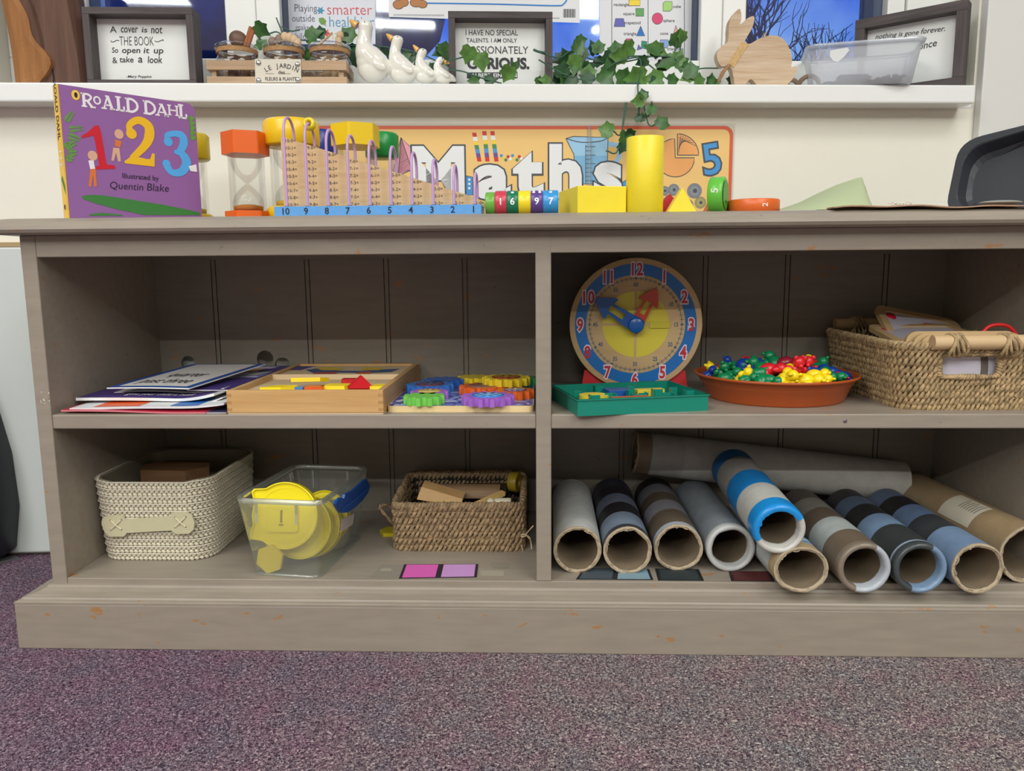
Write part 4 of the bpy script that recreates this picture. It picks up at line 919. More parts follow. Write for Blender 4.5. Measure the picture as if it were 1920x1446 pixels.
def piece(label, pts, Y, col, z0=.3560, tilt=0.0, th=.006, rot=0):
    # flat coloured wooden shape; pts in metres around its centre, placed at pixel u on the compartment floor
    u, poly = pts; c = at(u, 725, Y=Y); q = MB(); q.prism(poly, 0, th)
    M = TR(c.x, Y, z0) @ RZ(rot) @ RX(tilt)
    q2 = MB(); q2.add([M @ v for v in q.v], q.f); zmin = min(v.z for v in q2.v)
    for v in q2.v: v.z += z0-zmin
    tag(q2.build('pattern_piece', P(col, .35), bevel=.0005), label, 'wooden piece', 'loose pattern pieces in the wooden box')
sq = lambda a, b_: [(-a, -b_), (a, -b_), (a, b_), (-a, b_)]
rh = lambda a, h, k: [(-a, -h), (a-k, -h), (a, h), (-a+k, h)]
piece('long yellow piece lying flat at the left of the box', (523, rh(.024, .011, .018)), .046, (248, 222, 40), .3560, 0)
piece('yellow piece tilted up over the orange one', (582, rh(.026, .010, .010)), .075, (246, 214, 36), .3625, -.16, rot=.12)
piece('orange piece under the tilted yellow one', (590, sq(.013, .009)), .045, (222, 92, 40), .3560)
piece('small blue piece at the front of the box', (562, sq(.006, .006)), .040, (70, 130, 190), .3560)
piece('yellow piece lying flat left of the red triangle', (632, rh(.020, .013, .006)), .060, (246, 220, 50), .3560)
piece('yellow piece lying flat right of the red triangle', (712, rh(.012, .012, .004)), .055, (246, 220, 50), .3560)
piece('red piece lying flat behind the red triangle', (655, sq(.010, .008)), .110, (196, 36, 44), .3560, th=.008)
for lb, du, Y, mat in (('red triangle standing up in the box', 0, .050, (184, 18, 30)), ('second red triangle standing behind the first', -3, .062, (166, 14, 26))):
    M = Matrix(((1, 0, 0, at(679+du, 725, Y=Y).x), (0, .45, -.89, Y), (0, .89, .45, .3560), (0, 0, 0, 1)))
    b = MB(); b.prism([(-.0195, 0), (.0195, 0), (0, .0190)], 0, .006, 0, M)
    tag(b.build('pattern_piece', P(mat, .65, spec=.15), bevel=.0004), lb, 'wooden piece', 'loose pattern pieces in the wooden box')
# ---- gear board
gx0, gx1, gy0, gy1 = -.2182, -.0138, .0185, .268; gt = .0088
gb = thing('gear_board', 'flat wooden gear board with a blue swirled print', 'board game', ((gx0+gx1)/2, .14, ZS))
b = MB(); b.prism(rrect(gx0, gx1, gy0, gy1, .008), ZS, ZS+gt); b.build('wooden_base', wood((222, 196, 142), (236, 214, 166), 'X', 80, .5), gb, world=True, bevel=.0006)
b = MB(); b.flat(rrect(gx0+.0012, gx1-.0012, gy0+.0012, gy1-.0012, .007), ZS+gt+.0003)
sw = bpy.data.materials.new('swirl_print'); sw.use_nodes = True; nt = sw.node_tree; bs = nt.nodes['Principled BSDF']; bs.inputs['Roughness'].default_value = .35
t_ = nt.nodes.new('ShaderNodeTexCoord'); n_ = nt.nodes.new('ShaderNodeTexNoise'); n_.inputs['Scale'].default_value = 38; n_.inputs['Detail'].default_value = 2; n_.inputs['Distortion'].default_value = 2.2
r_ = nt.nodes.new('ShaderNodeValToRGB'); e = r_.color_ramp.elements; e[0].position = .36; e[0].color = (*lin((66, 62, 140)), 1); e[1].position = .68; e[1].color = (*lin((228, 226, 236)), 1)
for p_, c_ in ((.45, (84, 104, 184)), (.52, (128, 134, 196)), (.58, (110, 150, 214)), (.62, (206, 210, 230))): q = e.new(p_); q.color = (*lin(c_), 1)
nt.links.new(t_.outputs['Object'], n_.inputs['Vector']); nt.links.new(n_.outputs['Fac'], r_.inputs['Fac']); nt.links.new(r_.outputs['Color'], bs.inputs['Base Color'])
b.build('printed_face', sw, gb, world=True)
def gear(label, u, v, rpx, teeth, col, top=None, lift=0.0, th=.0115, rot=0.0, spokes=None):
    zt_ = ZS+gt+.0004+lift+th; c = at(u, v, Z=zt_); r = rpx*(c-CAM).dot(CF)/FPX
    g = thing('toy_gear', label, 'gear', (c.x, c.y, zt_-th), rot, 'gear wheels on the gear board')
    pts = []
    for k in range(teeth):
        a = 2*math.pi*k/teeth; d = 2*math.pi/teeth
        for f, rad in ((-.30, .80), (-.19, 1.0), (.19, 1.0), (.30, .80)): pts.append((r*rad*math.cos(a+d*f), r*rad*math.sin(a+d*f)))
    q = MB(); q.prism(pts, 0, th); q.build('toothed_body', P(col, .35), g, bevel=.0007)
    if top:
        q = MB(); q.lathe([(.0001, .0006), (r*.60, .0006), (r*.60, 0)], 32, M=TR(0, 0, th))
        if spokes:
            for k in range(8):
                a = k*math.pi/4; q.flat([(r*.10*math.cos(a), r*.10*math.sin(a)), (r*.52*math.cos(a-.22), r*.52*math.sin(a-.22)), (r*.52*math.cos(a+.22), r*.52*math.sin(a+.22))], th+.0008, 1)
            q.disc(0, 0, r*.16, th+.001, 1)
        q.build('sticker', [P(top, .4), P(spokes or top, .4)], g)
    return g
gear('yellow gear wheel at the back with no red disc', 890, 706, 33, 11, (232, 206, 40), None, .0)
gear('large yellow gear wheel with a dark red spoked disc', 949, 707, 45, 14, (232, 208, 48), (142, 36, 36), .0105, spokes=(206, 160, 60))
gear('dark blue gear wheel at the back left behind the other blue one', 832, 711, 38, 12, (44, 96, 180), None)
gear('blue gear wheel with a dull red disc', 806, 720, 45, 14, (56, 120, 200), (112, 50, 52), .0, spokes=(96, 110, 160))
gear('orange gear wheel with a brown disc, left of the other orange one', 905, 723, 45, 13, (226, 104, 44), (136, 100, 84), .0, spokes=(160, 110, 90))
gear('orange gear wheel with a purple and white disc, near the divider', 966, 731, 36, 10, (230, 108, 40), (108, 70, 120), .0, spokes=(220, 214, 226))
gear('purple gear wheel with a yellow disc, behind the lime one', 805, 733, 36, 10, (164, 104, 198), (206, 178, 92), .0, spokes=(220, 196, 130))
gear('lime green gear wheel at the front left of the board', 795, 741, 39, 11, (120, 206, 90), None)
gear('purple gear wheel with a blue swirled disc at the front', 915, 741, 50, 14, (166, 106, 204), (40, 130, 216), spokes=(150, 196, 240))
gear('dark green gear wheel half hidden behind the divider', 1004, 707, 22, 9, (50, 130, 74), None)

# ---- teaching clock
CKY, CKR = .20, .1046; cc = at(1191.5, 606, Y=CKY); CZ = ZS+.0035+CKR
ck = thing('teaching_clock', 'round wooden teaching clock with red numbers, a blue minute hand and a red hour hand', 'clock', (cc.x, CKY, ZS), math.radians(-3))
FC = Matrix(((1, 0, 0, 0), (0, 0, -1, 0), (0, 1, 0, CZ-ZS), (0, 0, 0, 1)))
REDW = P((196, 44, 50), .4)
b = MB(); b.prism([(-.086, -CZ+ZS), (.086, -CZ+ZS), (.080, -CZ+ZS+.034), (-.080, -CZ+ZS+.034)], -.032, -.0065, 0, FC); b.build('base', REDW, ck, bevel=.002)
b = MB(); b.lathe([(.0001, -.030), (CKR-.001, -.030), (CKR, -.028), (CKR, -.006), (.0001, -.006)], 72, 0, FC); b.build('drum', P((120, 30, 40), .4), ck)
b = MB(); WD = 0
b.lathe([(.0001, -.006), (CKR, -.006), (CKR, -.001), (CKR-.001, 0), (.0001, 0)], 72, 0, FC)
b.ring(0, 0, CKR*.745, CKR*.915, .0003, 1, FC, 72)
for k in range(4): b.flat([(CKR*.012*sx_, CKR*.012*sy_) for sx_, sy_ in ()] or [(CKR*.50*math.cos(math.radians(90*k+2+i*86/14))+(.0 if 1 else 0), CKR*.50*math.sin(math.radians(90*k+2+i*86/14))) for i in range(15)]+[(CKR*.022*(1 if k in (0, 3) else -1), CKR*.022*(1 if k in (0, 1) else -1))], .0003, 2, FC)
b.ring(0, 0, CKR*.690, CKR*.697, .0004, 3, FC, 72)
for k in range(60):
    a = 2*math.pi*k/60; r0, r1 = CKR*.665, CKR*.725
    b.stroke([(r0*math.sin(a), r0*math.cos(a)), (r1*math.sin(a), r1*math.cos(a))], .0007, .0005, 3, FC, 1)
for k in range(12):
    a = 2*math.pi*(k+1)/12; s_, c_ = math.sin(a), math.cos(a)
    b.disc(CKR*.694*s_, CKR*.694*c_, .0017, .0006, 3, FC, 12)
    b.text(str((k+1)*5), .0095, CKR*.605*s_, CKR*.605*c_-.0033, .0004, 3, FC, bold=.012, sx=.8)
    for mt, bo_, zz in ((4, .105, .0008), (5, .03, .0012)):
        b.text(str(k+1), .0270, CKR*.835*s_, CKR*.835*c_-.0097, zz, mt, FC, bold=bo_, sx=.74, space=1.12)
b.build('dial', [wood((214, 180, 132), (226, 196, 150), 'X', 40, .4), P((26, 112, 190), .4), P((230, 214, 70), .4), P((50, 92, 130), .5), P((238, 226, 232), .5), P((196, 48, 66), .45)], ck)
def hand(name, ang, Lh, wd, hw, z0, col, slot):
    M = FC @ RZ(-ang) ; q = MB()
    outer = [(-wd*.9, -.009), (0, -.0125), (wd*.9, -.009), (wd, 0), (wd*.72, Lh*.62), (hw, Lh*.60), (hw*.95, Lh*.68), (.003, Lh), (-.003, Lh), (-hw*.95, Lh*.68), (-hw, Lh*.60), (-wd*.72, Lh*.62), (-wd, 0)]
    hole = [(-slot, Lh*.30), (-slot, Lh*.66), (slot, Lh*.66), (slot, Lh*.30)]
    loops = [[Vector((x, y, 0)) for x, y in outer], [Vector((x, y, 0)) for x, y in hole]]; pts = [p for l in loops for p in l]; tri = geometry.tessellate_polygon(loops)
    for zz in (z0, z0+.004): q.add([(p.x, p.y, zz) for p in pts], [tuple(t) for t in tri], 0, False, M)
    for l in loops:
        n = len(l); q.add([(p.x, p.y, z0) for p in l]+[(p.x, p.y, z0+.004) for p in l], [(i, (i+1) % n, (i+1) % n+n, i+n) for i in range(n)], 0, False, M)
    w = q.build(name, P(col, .3), ck); w['label'] = {'hour_hand': 'red hour hand', 'minute_hand': 'blue minute hand'}[name]
hand('hour_hand', math.radians(29), .063, .0105, .0165, .0045, (206, 66, 40), .0045)
hand('minute_hand', math.radians(-57), .075, .0125, .0185, .0095, (18, 88, 170), .0048)
b = MB(); b.lathe([(.0125, .0135), (.0120, .0185), (.0105, .0195), (.0001, .0198)], 24, 0, FC); b.lathe([(.004, .0), (.004, .0135)], 12, 0, FC); b.build('pivot_knob', P((20, 96, 178), .25), ck)
b = MB(); b.prism(rrect(.022, .0535, -.0058, .0050, .0018, 3), .0004, .0030, 0, FC); b.build('slide_tab', P((216, 204, 60), .35), ck, bevel=.0006)

# ---- green tray of shapes
gA, gB = at(1083, 781, Z=ZS), at(1327, 770, Z=ZS); gyaw = math.atan2(gB.y-gA.y, gB.x-gA.x); gw = (gB-gA).length; gd_, gh = .141, .0228
tg = thing('shape_tray', 'teal green plastic tray of flat shapes in front of the clock', 'tray', gA, gyaw)
TEAL = P((16, 132, 112), .35)
b = MB(); t2 = .0022
b.hexa([(0, 0, 0), (gw, 0, 0), (gw, gd_, 0), (0, gd_, 0), (0, 0, .003), (gw, 0, .003), (gw, gd_, .003), (0, gd_, .003)])
fl_ = .0016
for (x0_, y0_, x1_, y1_) in ((0, 0, gw, t2), (0, gd_-t2, gw, gd_), (0, t2, t2, gd_-t2), (gw-t2, t2, gw, gd_-t2)):
    b.box(x0_, x1_, y0_, y1_, .0028, gh)
for (x0_, y0_, x1_, y1_) in ((-fl_, -fl_, gw+fl_, t2*.7), (-fl_, gd_-t2*.7, gw+fl_, gd_+fl_), (-fl_, 0, t2*.7, gd_), (gw-t2*.7, 0, gw+fl_, gd_)):
    b.box(x0_, x1_, y0_, y1_, gh-.0018, gh)
tsh_ = b.build('tray_shell', TEAL, tg)
for (x, y, sx_, sy_) in ((.028, .030, 1, 1), (.050, .018, 1, -1), (.030, .080, -1, 1), (.066, .046, -1, -1), (.088, .024, 1, 1), (.094, .072, 1, -1), (.112, .034, -1, 1), (.132, .060, 1, 1), (.146, .030, -1, -1), (.160, .074, 1, -1), (.172, .040, 1, 1), (.120, .104, -1, 1), (.060, .112, 1, 1)):
    b = MB(); b.box(x, x+sx_*.013 if sx_ > 0 else x, y, y+.0016, .003, .0226) if sx_ > 0 else b.box(x-.013, x, y, y+.0016, .003, .0226)
    b.box(x-.0008, x+.0008, min(y, y+sy_*.012), max(y, y+sy_*.012), .003, .0226); b.build('corner_post', TEAL, tsh_)
def tshape(label, col, mk):
    q = MB(); mk(q); M = tg.matrix_basis; q.v = [M @ v for v in q.v]; tag(q.build('shape_piece', P(col, .4), bevel=.0004), label, 'plastic shape', 'flat shapes in the green tray')
tshape('yellow circle at the left of the green tray', (228, 206, 60), lambda q: q.prism(ngon(32, .021, 0, .040, .056), .0032, .0196))
tshape('blue rectangle at the back of the green tray', (30, 84, 160), lambda q: q.box(.070, .108, .079, .108, .0032, .0202))
tshape('red strip at the front of the green tray', (196, 78, 62), lambda q: q.box(.052, .106, .008, .020, .0032, .0218))
tshape('yellow strip in the middle of the green tray', (222, 200, 60), lambda q: q.box(.114, .156, .080, .096, .0032, .0196))

# ---- orange saucer heaped with bear counters
sc_ = Vector(((.2344+.4722)/2, .147, ZS)); RB, RR, RH = .0985, .1195, .0385
sa = thing('plant_saucer', 'round terracotta orange plastic saucer heaped with bear counters', 'saucer', sc_)
b = MB(); b.lathe([(.0001, .0015), (RB*.9, .0015), (RB, 0), (RB+.001, .002), (RB+.011, RH*.66), (RB+.0135, RH*.70), (RR-.004, RH*.90), (RR, RH-.004), (RR+.0005, RH-.001), (RR-.001, RH), (RR-.004, RH-.002), (RR-.008, RH*.72), (RB-.002, .004), (.0001, .004)], 80)
b.build('saucer_bowl', P((178, 84, 36), .35, var=.03), sa)
bear = MB()
bear.ell((0, 0, .008), (.0072, .0062, .0085)); bear.ell((0, 0, .0195), (.0060, .0056, .0056)); bear.ell((0, -.0052, .0185), (.0026, .0026, .0022))
for s_ in (-1, 1):
    bear.ell((s_*.0050, 0, .0240), (.0025, .0018, .0025), n=8, m=6); bear.ell((s_*.0078, -.0020, .0118), (.0030, .0030, .0042), n=8, m=6); bear.ell((s_*.0052, -.0042, .0030), (.0036, .0050, .0034), n=8, m=6)
colors = {'green': (14, 128, 78), 'blue': (22, 62, 158), 'yellow': (250, 222, 28), 'red': (220, 34, 46), 'dark red': (150, 28, 50)}
bmesh_ = {}
def dome(x, y):
    r = math.hypot(x-sc_.x, y-sc_.y)/.104
    return ZS+.0300+.0270*max(0, 1-r*r)-.004
rr = random.Random(21); placed = []
def put_bear(col, p, scale, face=None):
    if col not in bmesh_:
        o = bear.build('bear_counter', P(colors[col], .3, spec=.6), loc=(0, 0, 0)); bmesh_[col] = o
        tag(o, 'small %s plastic bear counter heaped in the orange saucer' % col, 'counter', 'bear counters in the orange saucer')
    else:
        o = bmesh_[col].copy(); COL.objects.link(o)
    if face is None: M = RZ(rr.uniform(0, 6.28)) @ RX(rr.uniform(.7, 1.7)) @ RY(rr.uniform(-.7, .7))
    else: M = RZ(face[0]) @ RX(face[1]) @ RY(face[2])
    o.matrix_basis = Matrix.Translation(p) @ M @ TR(0, 0, -.0145*scale) @ Matrix.Scale(scale*1.3, 4); placed.append(p)
def onto(u, v):
    d = ray(u, v)
    for i in range(900):
        q = CAM+d*(1.0+i*.0006)
        if q.z <= dome(q.x, q.y)+.006 and math.hypot(q.x-sc_.x, q.y-sc_.y) < .108: return q
    return None
for col, u, v, s_, fc in (('red', 1447, 693, 1.25, (.3, 1.2, 1.4)), ('dark red', 1479, 680, 1.2, (.6, 1.4, 1.0)), ('red', 1492, 692, 1.15, (0.2, .5, .1)), ('red', 1514, 691, 1.1, (-.3, .4, 0)), ('yellow', 1476, 709, 1.2, (.1, 1.2, .2)), ('yellow', 1515, 713, 1.25, (1.2, 1.5, 0)), ('yellow', 1542, 712, .9, (1.9, 1.5, 0)), ('yellow', 1489, 673, .9, (.5, .4, .4)), ('yellow', 1531, 702, 1, None), ('yellow', 1393, 708, 1, (.4, .3, .7)), ('blue', 1404, 684, 1.3, (1.4, 1.5, 0)), ('blue', 1412, 703, 1, None), ('blue', 1556, 697, 1.1, None), ('blue', 1328, 702, .9, None), ('yellow', 1340, 695, .9, None), ('green', 1352, 699, 1.05, (.3, .5, .2)), ('green', 1372, 703, 1, None), ('green', 1384, 686, 1, None), ('blue', 1368, 683, .8, None), ('green', 1424, 688, 1.1, None), ('green', 1427, 710, 1.1, None), ('green', 1446, 713, 1, None), ('green', 1450, 676, 1.1, None), ('green', 1466, 671, 1.05, None), ('green', 1533, 688, 1.05, None), ('green', 1562, 707, 1, None), ('red', 1573, 706, .85, None), ('blue', 1582, 704, .9, None), ('green', 1400, 712, 1, None), ('green', 1365, 709, 1, None), ('yellow', 1478, 695, .8, None), ('green', 1425, 700, 1, None), ('yellow', 1509, 678, .8, None), ('green', 1500, 682, 1, None), ('green', 1545, 696, 1, None), ('yellow', 1468, 715, 1, (1.5, 1.5, 0)), ('blue', 1528, 697, 1, None)):
    p = onto(u, v)
    if p is not None: put_bear(col, p, s_, fc)
tries = 0
while tries < 1500 and len(placed) < 84:
    tries += 1; a = rr.uniform(0, 6.28); q = .100*math.sqrt(rr.random()); x, y = sc_.x+q*math.cos(a), sc_.y+q*math.sin(a)
    lower = rr.random() < .45; p = Vector((x, y, dome(x, y)-(.002 if not lower else .019)))
    if p.z < ZS+.016: p.z = ZS+.016
    if q > .086 and lower: continue
    if all((p-o).length > .0185 for o in placed): put_bear(rr.choice(['green', 'green', 'green', 'blue', 'yellow', 'red']), p, 1.0)

# ---- seagrass baskets
def rr3(cx0, cx1, cy0, cy1, r, z, n=8): return [Vector((x, y, z)) for x, y in rrect(cx0, cx1, cy0, cy1, r, n)]
def resample(P, n):
    P = P+[P[0]]; Ls = [0]
    for i in range(len(P)-1): Ls.append(Ls[-1]+(P[i+1]-P[i]).length)
    out = []; j = 0
    for i in range(n):
        t = Ls[-1]*i/n
        while Ls[j+1] < t: j += 1
        out.append(P[j].lerp(P[j+1], (t-Ls[j])/max(1e-9, Ls[j+1]-Ls[j])))
    return out, Ls[-1]
def rope_row(q, path, amp, rad, turns, phase, mat=0, skip=None, n=5, sp=7, wob=0.0006, rnd=None, vz=1.15):
    N = int(turns*sp); pts, L = resample(path, N)
    for k in range(2):
        seq = []; segs = []
        for i in range(N+1):
            p = pts[i % N]; t = (pts[(i+1) % N]-pts[i-1]).normalized(); nn = Vector((t.y, -t.x, 0)).normalized(); up = Vector((0, 0, 1))
            ph = 2*math.pi*turns*i/N+math.pi*k+phase; j = (rnd.uniform(-wob, wob) if rnd else 0)
            w = p+nn*(amp*math.cos(ph)*.8+j)+up*(amp*math.sin(ph)*vz+j)
            if skip and skip(p):
                if len(seq) > 2: segs.append(seq)
                seq = []
            else: seq.append(w)
        if len(seq) > 2: segs.append(seq)
        for sg in segs: q.tube(sg, [rad*(1+.18*math.sin(i*1.7+k)) for i in range(len(sg))], n, mat)
def seagrass(c): return P(c, .75, var=.5, vscale=110, bump=.5, bscale=500, stretch=(1, 1, 1))
SG1 = seagrass((172, 147, 108)); SG2 = seagrass((156, 132, 100)); GAP_SHADE = P((40, 34, 27), .9)  # last colour: near-black shell inside each basket, painted shade behind the weave gaps
rb_ = random.Random(4)
BKx0, BKx1, BKy0, BKy1 = .481, .681, .020, .306
bkR = thing('seagrass_basket', 'large seagrass basket with a wooden bar handle, full of wooden framed boards', 'basket', ((BKx0+BKx1)/2, (BKy0+BKy1)/2, ZS))
b = MB(); nrow = 10; Hb = .0860
hx0, hx1, hz0, hz1 = at(1768, 690, Y=.015).x, at(1880, 690, Y=.015).x, at(1820, 708, Y=.015).z, at(1820, 666, Y=.015).z
def bkp(z, off=0.0):
    f = (z-ZS)/Hb; e = .012*(1-f)-off
    return rr3(BKx0+e, BKx1-e, BKy0+e*1.1, BKy1-e, .030, z)
for k in range(nrow):
    z = ZS+.0042+k*(Hb-.0042)/(nrow-1)
    rope_row(b, bkp(z), .0032, .0029, 64, rb_.uniform(0, .7)+k*.9, 0, (lambda p, z=z: (hz0 < z < hz1 and hx0 < p.x < hx1 and p.y < .1)), rnd=rb_, vz=1.8)
b.build('woven_wall', SG1, bkR, world=True)
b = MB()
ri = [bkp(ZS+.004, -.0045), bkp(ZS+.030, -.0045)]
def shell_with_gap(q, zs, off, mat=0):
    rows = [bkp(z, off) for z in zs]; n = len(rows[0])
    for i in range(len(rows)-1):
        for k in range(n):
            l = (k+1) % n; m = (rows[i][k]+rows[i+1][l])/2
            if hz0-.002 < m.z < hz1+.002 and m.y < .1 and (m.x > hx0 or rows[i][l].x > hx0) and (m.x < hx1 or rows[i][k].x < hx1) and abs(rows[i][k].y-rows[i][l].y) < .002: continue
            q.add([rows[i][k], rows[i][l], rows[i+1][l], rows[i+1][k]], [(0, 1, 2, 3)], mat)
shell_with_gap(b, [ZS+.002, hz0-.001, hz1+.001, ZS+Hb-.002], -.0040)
b.add(bkp(ZS+.0025, -.004), [tuple(range(len(ri[0])))]); b.build('gap_shade_shell', GAP_SHADE, bkR, world=True)
b = MB(); rope_row(b, bkp(ZS+Hb+.003, .0006), .0034, .0027, 84, .3, 0, rnd=rb_); b.build('rim', SG1, bkR, world=True)
# whipped edge round the hand hole
b = MB(); yf = BKy0+.0045; hole = rrect(hx0, hx1, hz0, hz1, .008, 4)
hp = [Vector((x, yf, zz)) for x, zz in hole]; pts, L_ = resample(hp, 260); cz_ = Vector(((hx0+hx1)/2, yf, (hz0+hz1)/2))
for k in range(2):
    seq = []
    for i in range(261):
        p = pts[i % 260]; o_ = (p-cz_); o_.y = 0; o_.normalize(); ph = 2*math.pi*26*i/260+math.pi*k
        seq.append(p+o_*(.0030*math.cos(ph)+.001)+Vector((0, -1, 0))*(.0034*math.sin(ph)))
    b.tube(seq, .0023, 5)
b.build('hand_hole_edge', SG1, bkR, world=True)
DOW = wood((196, 166, 124), (212, 184, 144), 'X', 50, .55)
dz_, dy_ = at(1830, 642, Y=.014).z, .014
b = MB(); b.cyl((at(1748, 642, Y=dy_).x, dy_, dz_), (BKx1+.004, dy_, dz_), .0100, n=24); hb1_ = b.build('handle_bar', DOW, bkR, world=True, bevel=.001)
b = MB(); zz = at(1580, 607, Y=.300).z; b.cyl((at(1566, 607, Y=.300).x, .302, zz), (BKx1-.02, .302, zz), .0092, n=20); hb2_ = b.build('handle_bar', DOW, bkR, world=True, bevel=.001)
for u, yy, z0 in ((1792, dy_, dz_), (1890, dy_, dz_), (1605, .302, zz)):
    b = MB(); x = at(u, 642, Y=yy).x
    for k in range(5):
        xx = x+(k-2)*.0040
        b.tube([Vector((xx+.0035*math.sin(a*2+k), yy-.0120*math.sin(a), z0-.004+.0150*math.cos(a))) for a in np.linspace(0, 6.283, 20)], .0021, 5, closed=False)
    b.build('handle_binding', SG1, hb2_ if yy > .2 else hb1_, world=True)
# wooden frames in the basket
FRW = wood((190, 158, 112), (210, 180, 134), 'X', 60, .5); PANE = P((206, 202, 216), .25, var=.03); REDD = P((214, 30, 52), .35)
def mirror(label, M, w, h, dots=True, loop=None, scribble=False):
    t = thing('framed_board', label, 'framed board', M=M, group='wooden framed boards in the seagrass basket'); q = MB(); bdr = .0125; th = .0075
    o_ = rrect(-w/2, w/2, 0, h, .016); i_ = rrect(-w/2+bdr, w/2-bdr, bdr, h-bdr, .009); n = len(o_)
    for zz in (0, th): q.add([(x, y, zz) for x, y in o_]+[(x, y, zz) for x, y in i_], [(k, (k+1) % n, (k+1) % n+n, k+n) for k in range(n)])
    for l in (o_, i_): q.add([(x, y, 0) for x, y in l]+[(x, y, th) for x, y in l], [(k, (k+1) % n, (k+1) % n+n, k+n) for k in range(n)])
    q.build('wooden_frame', FRW, t, bevel=.0008)
    q = MB(); q.prism(i_, .0018, .0052); 
    if scribble:
        q.stroke([(w*.02, bdr+.002), (w*.07, h*.30), (w*.075, h*.6), (w*.05, h-bdr-.002)], .010, .0054, 1); q.stroke([(w*.27, bdr+.002), (w*.34, h-bdr-.004)], .008, .0054, 2)
    pn_ = q.build('pane', [PANE, P((104, 94, 84), .5), P((140, 24, 34), .4)], t)
    if dots:
        for sx_ in (-1,):
            q = MB(); q.lathe([(.0001, .0066), (.0075, .0064), (.0085, .0052)], 20, M=TR(sx_*(w/2-bdr-.011), h-bdr-.0105, 0)); d_ = q.build('corner_disc', REDD, pn_); d_['label'] = 'red corner disc'
    if loop:
        q = MB(); q.tube(smoothpts([(loop-.024, h-.004, .004), (loop-.014, h+.006, .004), (loop, h+.009, .004), (loop+.014, h+.006, .004), (loop+.024, h-.004, .004)], 5), .0026, 8); q.build('cord_loop', P((206, 34, 34), .4), t)
    return t
def plate(u0, vtop, Y, w, h, lean):     # upright plate with its top left corner near the pixel
    p = at(u0, vtop, Y=Y); fwd = Vector((0, -math.cos(lean), math.sin(lean))); upv = Vector((0, math.sin(lean), math.cos(lean)))
    return basis(Vector((p.x+w/2, Y, p.z))-upv*h, (1, 0, 0), upv)
wf, hf = .150, .080
mirror('wooden framed board at the very front of the basket, behind the bar handle', plate(1722, 629, .046, wf, hf, .12), wf, hf, scribble=True)
mirror('second wooden framed board behind the front one in the basket', plate(1708, 626, .060, wf, hf, .12), wf, hf, False)
mirror('third wooden framed board from the front, with a bright red cord loop', plate(1694, 622, .074, wf+.004, hf, .12), wf+.004, hf, False, loop=.052)
mirror('framed board lying back in the middle of the basket, with a dull red cord loop', basis(Vector((.586, .125, .409)), (1, .05, 0), (0, .9, .16)), .136, .100, True, loop=.03)
K_, R__, L__ = at(1634, 577, Y=.250), at(1775, 604, Y=.262), at(1566, 646, Y=.135)
xw_ = (R__-K_); wA = xw_.length+.012; yw_ = (K_-L__); hA = yw_.length+.004; Ma = basis(K_, xw_, yw_); Ma.translation = K_ - Ma.col[1].xyz*hA + Ma.col[0].xyz*wA/2
mirror('framed board tilted up at the back left of the basket', Ma, wA, hA, True)
for k in range(3):
    p = at(1655+k*16, 652-k*2, Y=.085+.012*k)
    mirror(('leftmost', 'middle', 'rightmost')[k]+' of three framed boards leaning low behind the front boards in the basket', plate(1655+k*15, 648-k*2, .092-.0045*k+.022, .13-.01*k, .07, .25), .13-.01*k, .07, False)
# ================================================================== the lower shelves
ZB = Zbot
# ---- cream woven storage basket
cx0, cx1, cy0, cy1, ch_ = -.682, -.502, .066, .278, .126
cb = thing('storage_basket', 'cream woven fabric storage basket with a stitched strap handle, lower left shelf', 'basket', ((cx0+cx1)/2, (cy0+cy1)/2, ZB))
CRM = P((214, 206, 184), .8, var=.10, vscale=160, bump=.5, bscale=700); CRM2 = P((226, 220, 202), .75)
def cbp(f, off=0.0, dip=0.0, n=8):
    e = .006*(1-f)-off
    return [Vector((x, y, ZB+ch_*f - dip*max(0, 1-((x-(cx0+cx1)/2)/.07)**2)*(1 if y < cy0+.03 else 0))) for x, y in rrect(cx0+e, cx1-e, cy0+e, cy1-e, .034, n)]
b = MB(); NR = 11
for k in range(NR):
    f = (k+.5)/NR; pts, L = resample(cbp(f, 0, .007*f*f), 96); hr = ch_/NR*.5
    # one braided course: two rows of slanting stitches
    for i in range(96):
        p = pts[i]; t = (pts[(i+1) % 96]-pts[i-1]).normalized(); nn = Vector((t.y, -t.x, 0))
        for s_ in (-1, 1):
            M = Matrix((t, nn, Vector((0, 0, 1)))).transposed().to_4x4(); M.translation = p+Vector((0, 0, s_*hr*.46))+t*(L/192*(s_ > 0))
            M = M @ Matrix.Rotation(-s_*math.radians(38), 4, 'Y')
            b.ell((0, 0, 0), (L/96*.62, .0030, hr*.52), 0, M, 6, 4)
ww_ = b.build('woven_wall', CRM, cb, world=True)
b = MB()
for k in range(NR):
    f = (k+1)/NR; pts, L = resample(cbp(f, .0024, .007*f*f), 110); b.tube([p-Vector((0, 0, .0003)) for p in pts], .0009, 5, closed=True)
b.build('stitching', CRM2, ww_, world=True)
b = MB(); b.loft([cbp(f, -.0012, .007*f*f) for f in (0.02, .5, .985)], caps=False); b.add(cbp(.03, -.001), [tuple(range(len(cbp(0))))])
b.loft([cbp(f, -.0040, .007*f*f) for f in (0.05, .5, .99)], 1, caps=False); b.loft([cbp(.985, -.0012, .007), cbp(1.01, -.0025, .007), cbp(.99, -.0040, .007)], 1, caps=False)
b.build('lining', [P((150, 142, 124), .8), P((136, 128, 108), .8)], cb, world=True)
Mh = Matrix(((1, 0, 0, 0), (0, 0, -1, cy0-.0008), (0, 1, 0, 0), (0, 0, 0, 1)))
def hp_(zx, zy): p = at(140+zx/3.31, 800+zy/3.31, Y=cy0-.001); return (p.x, p.z)
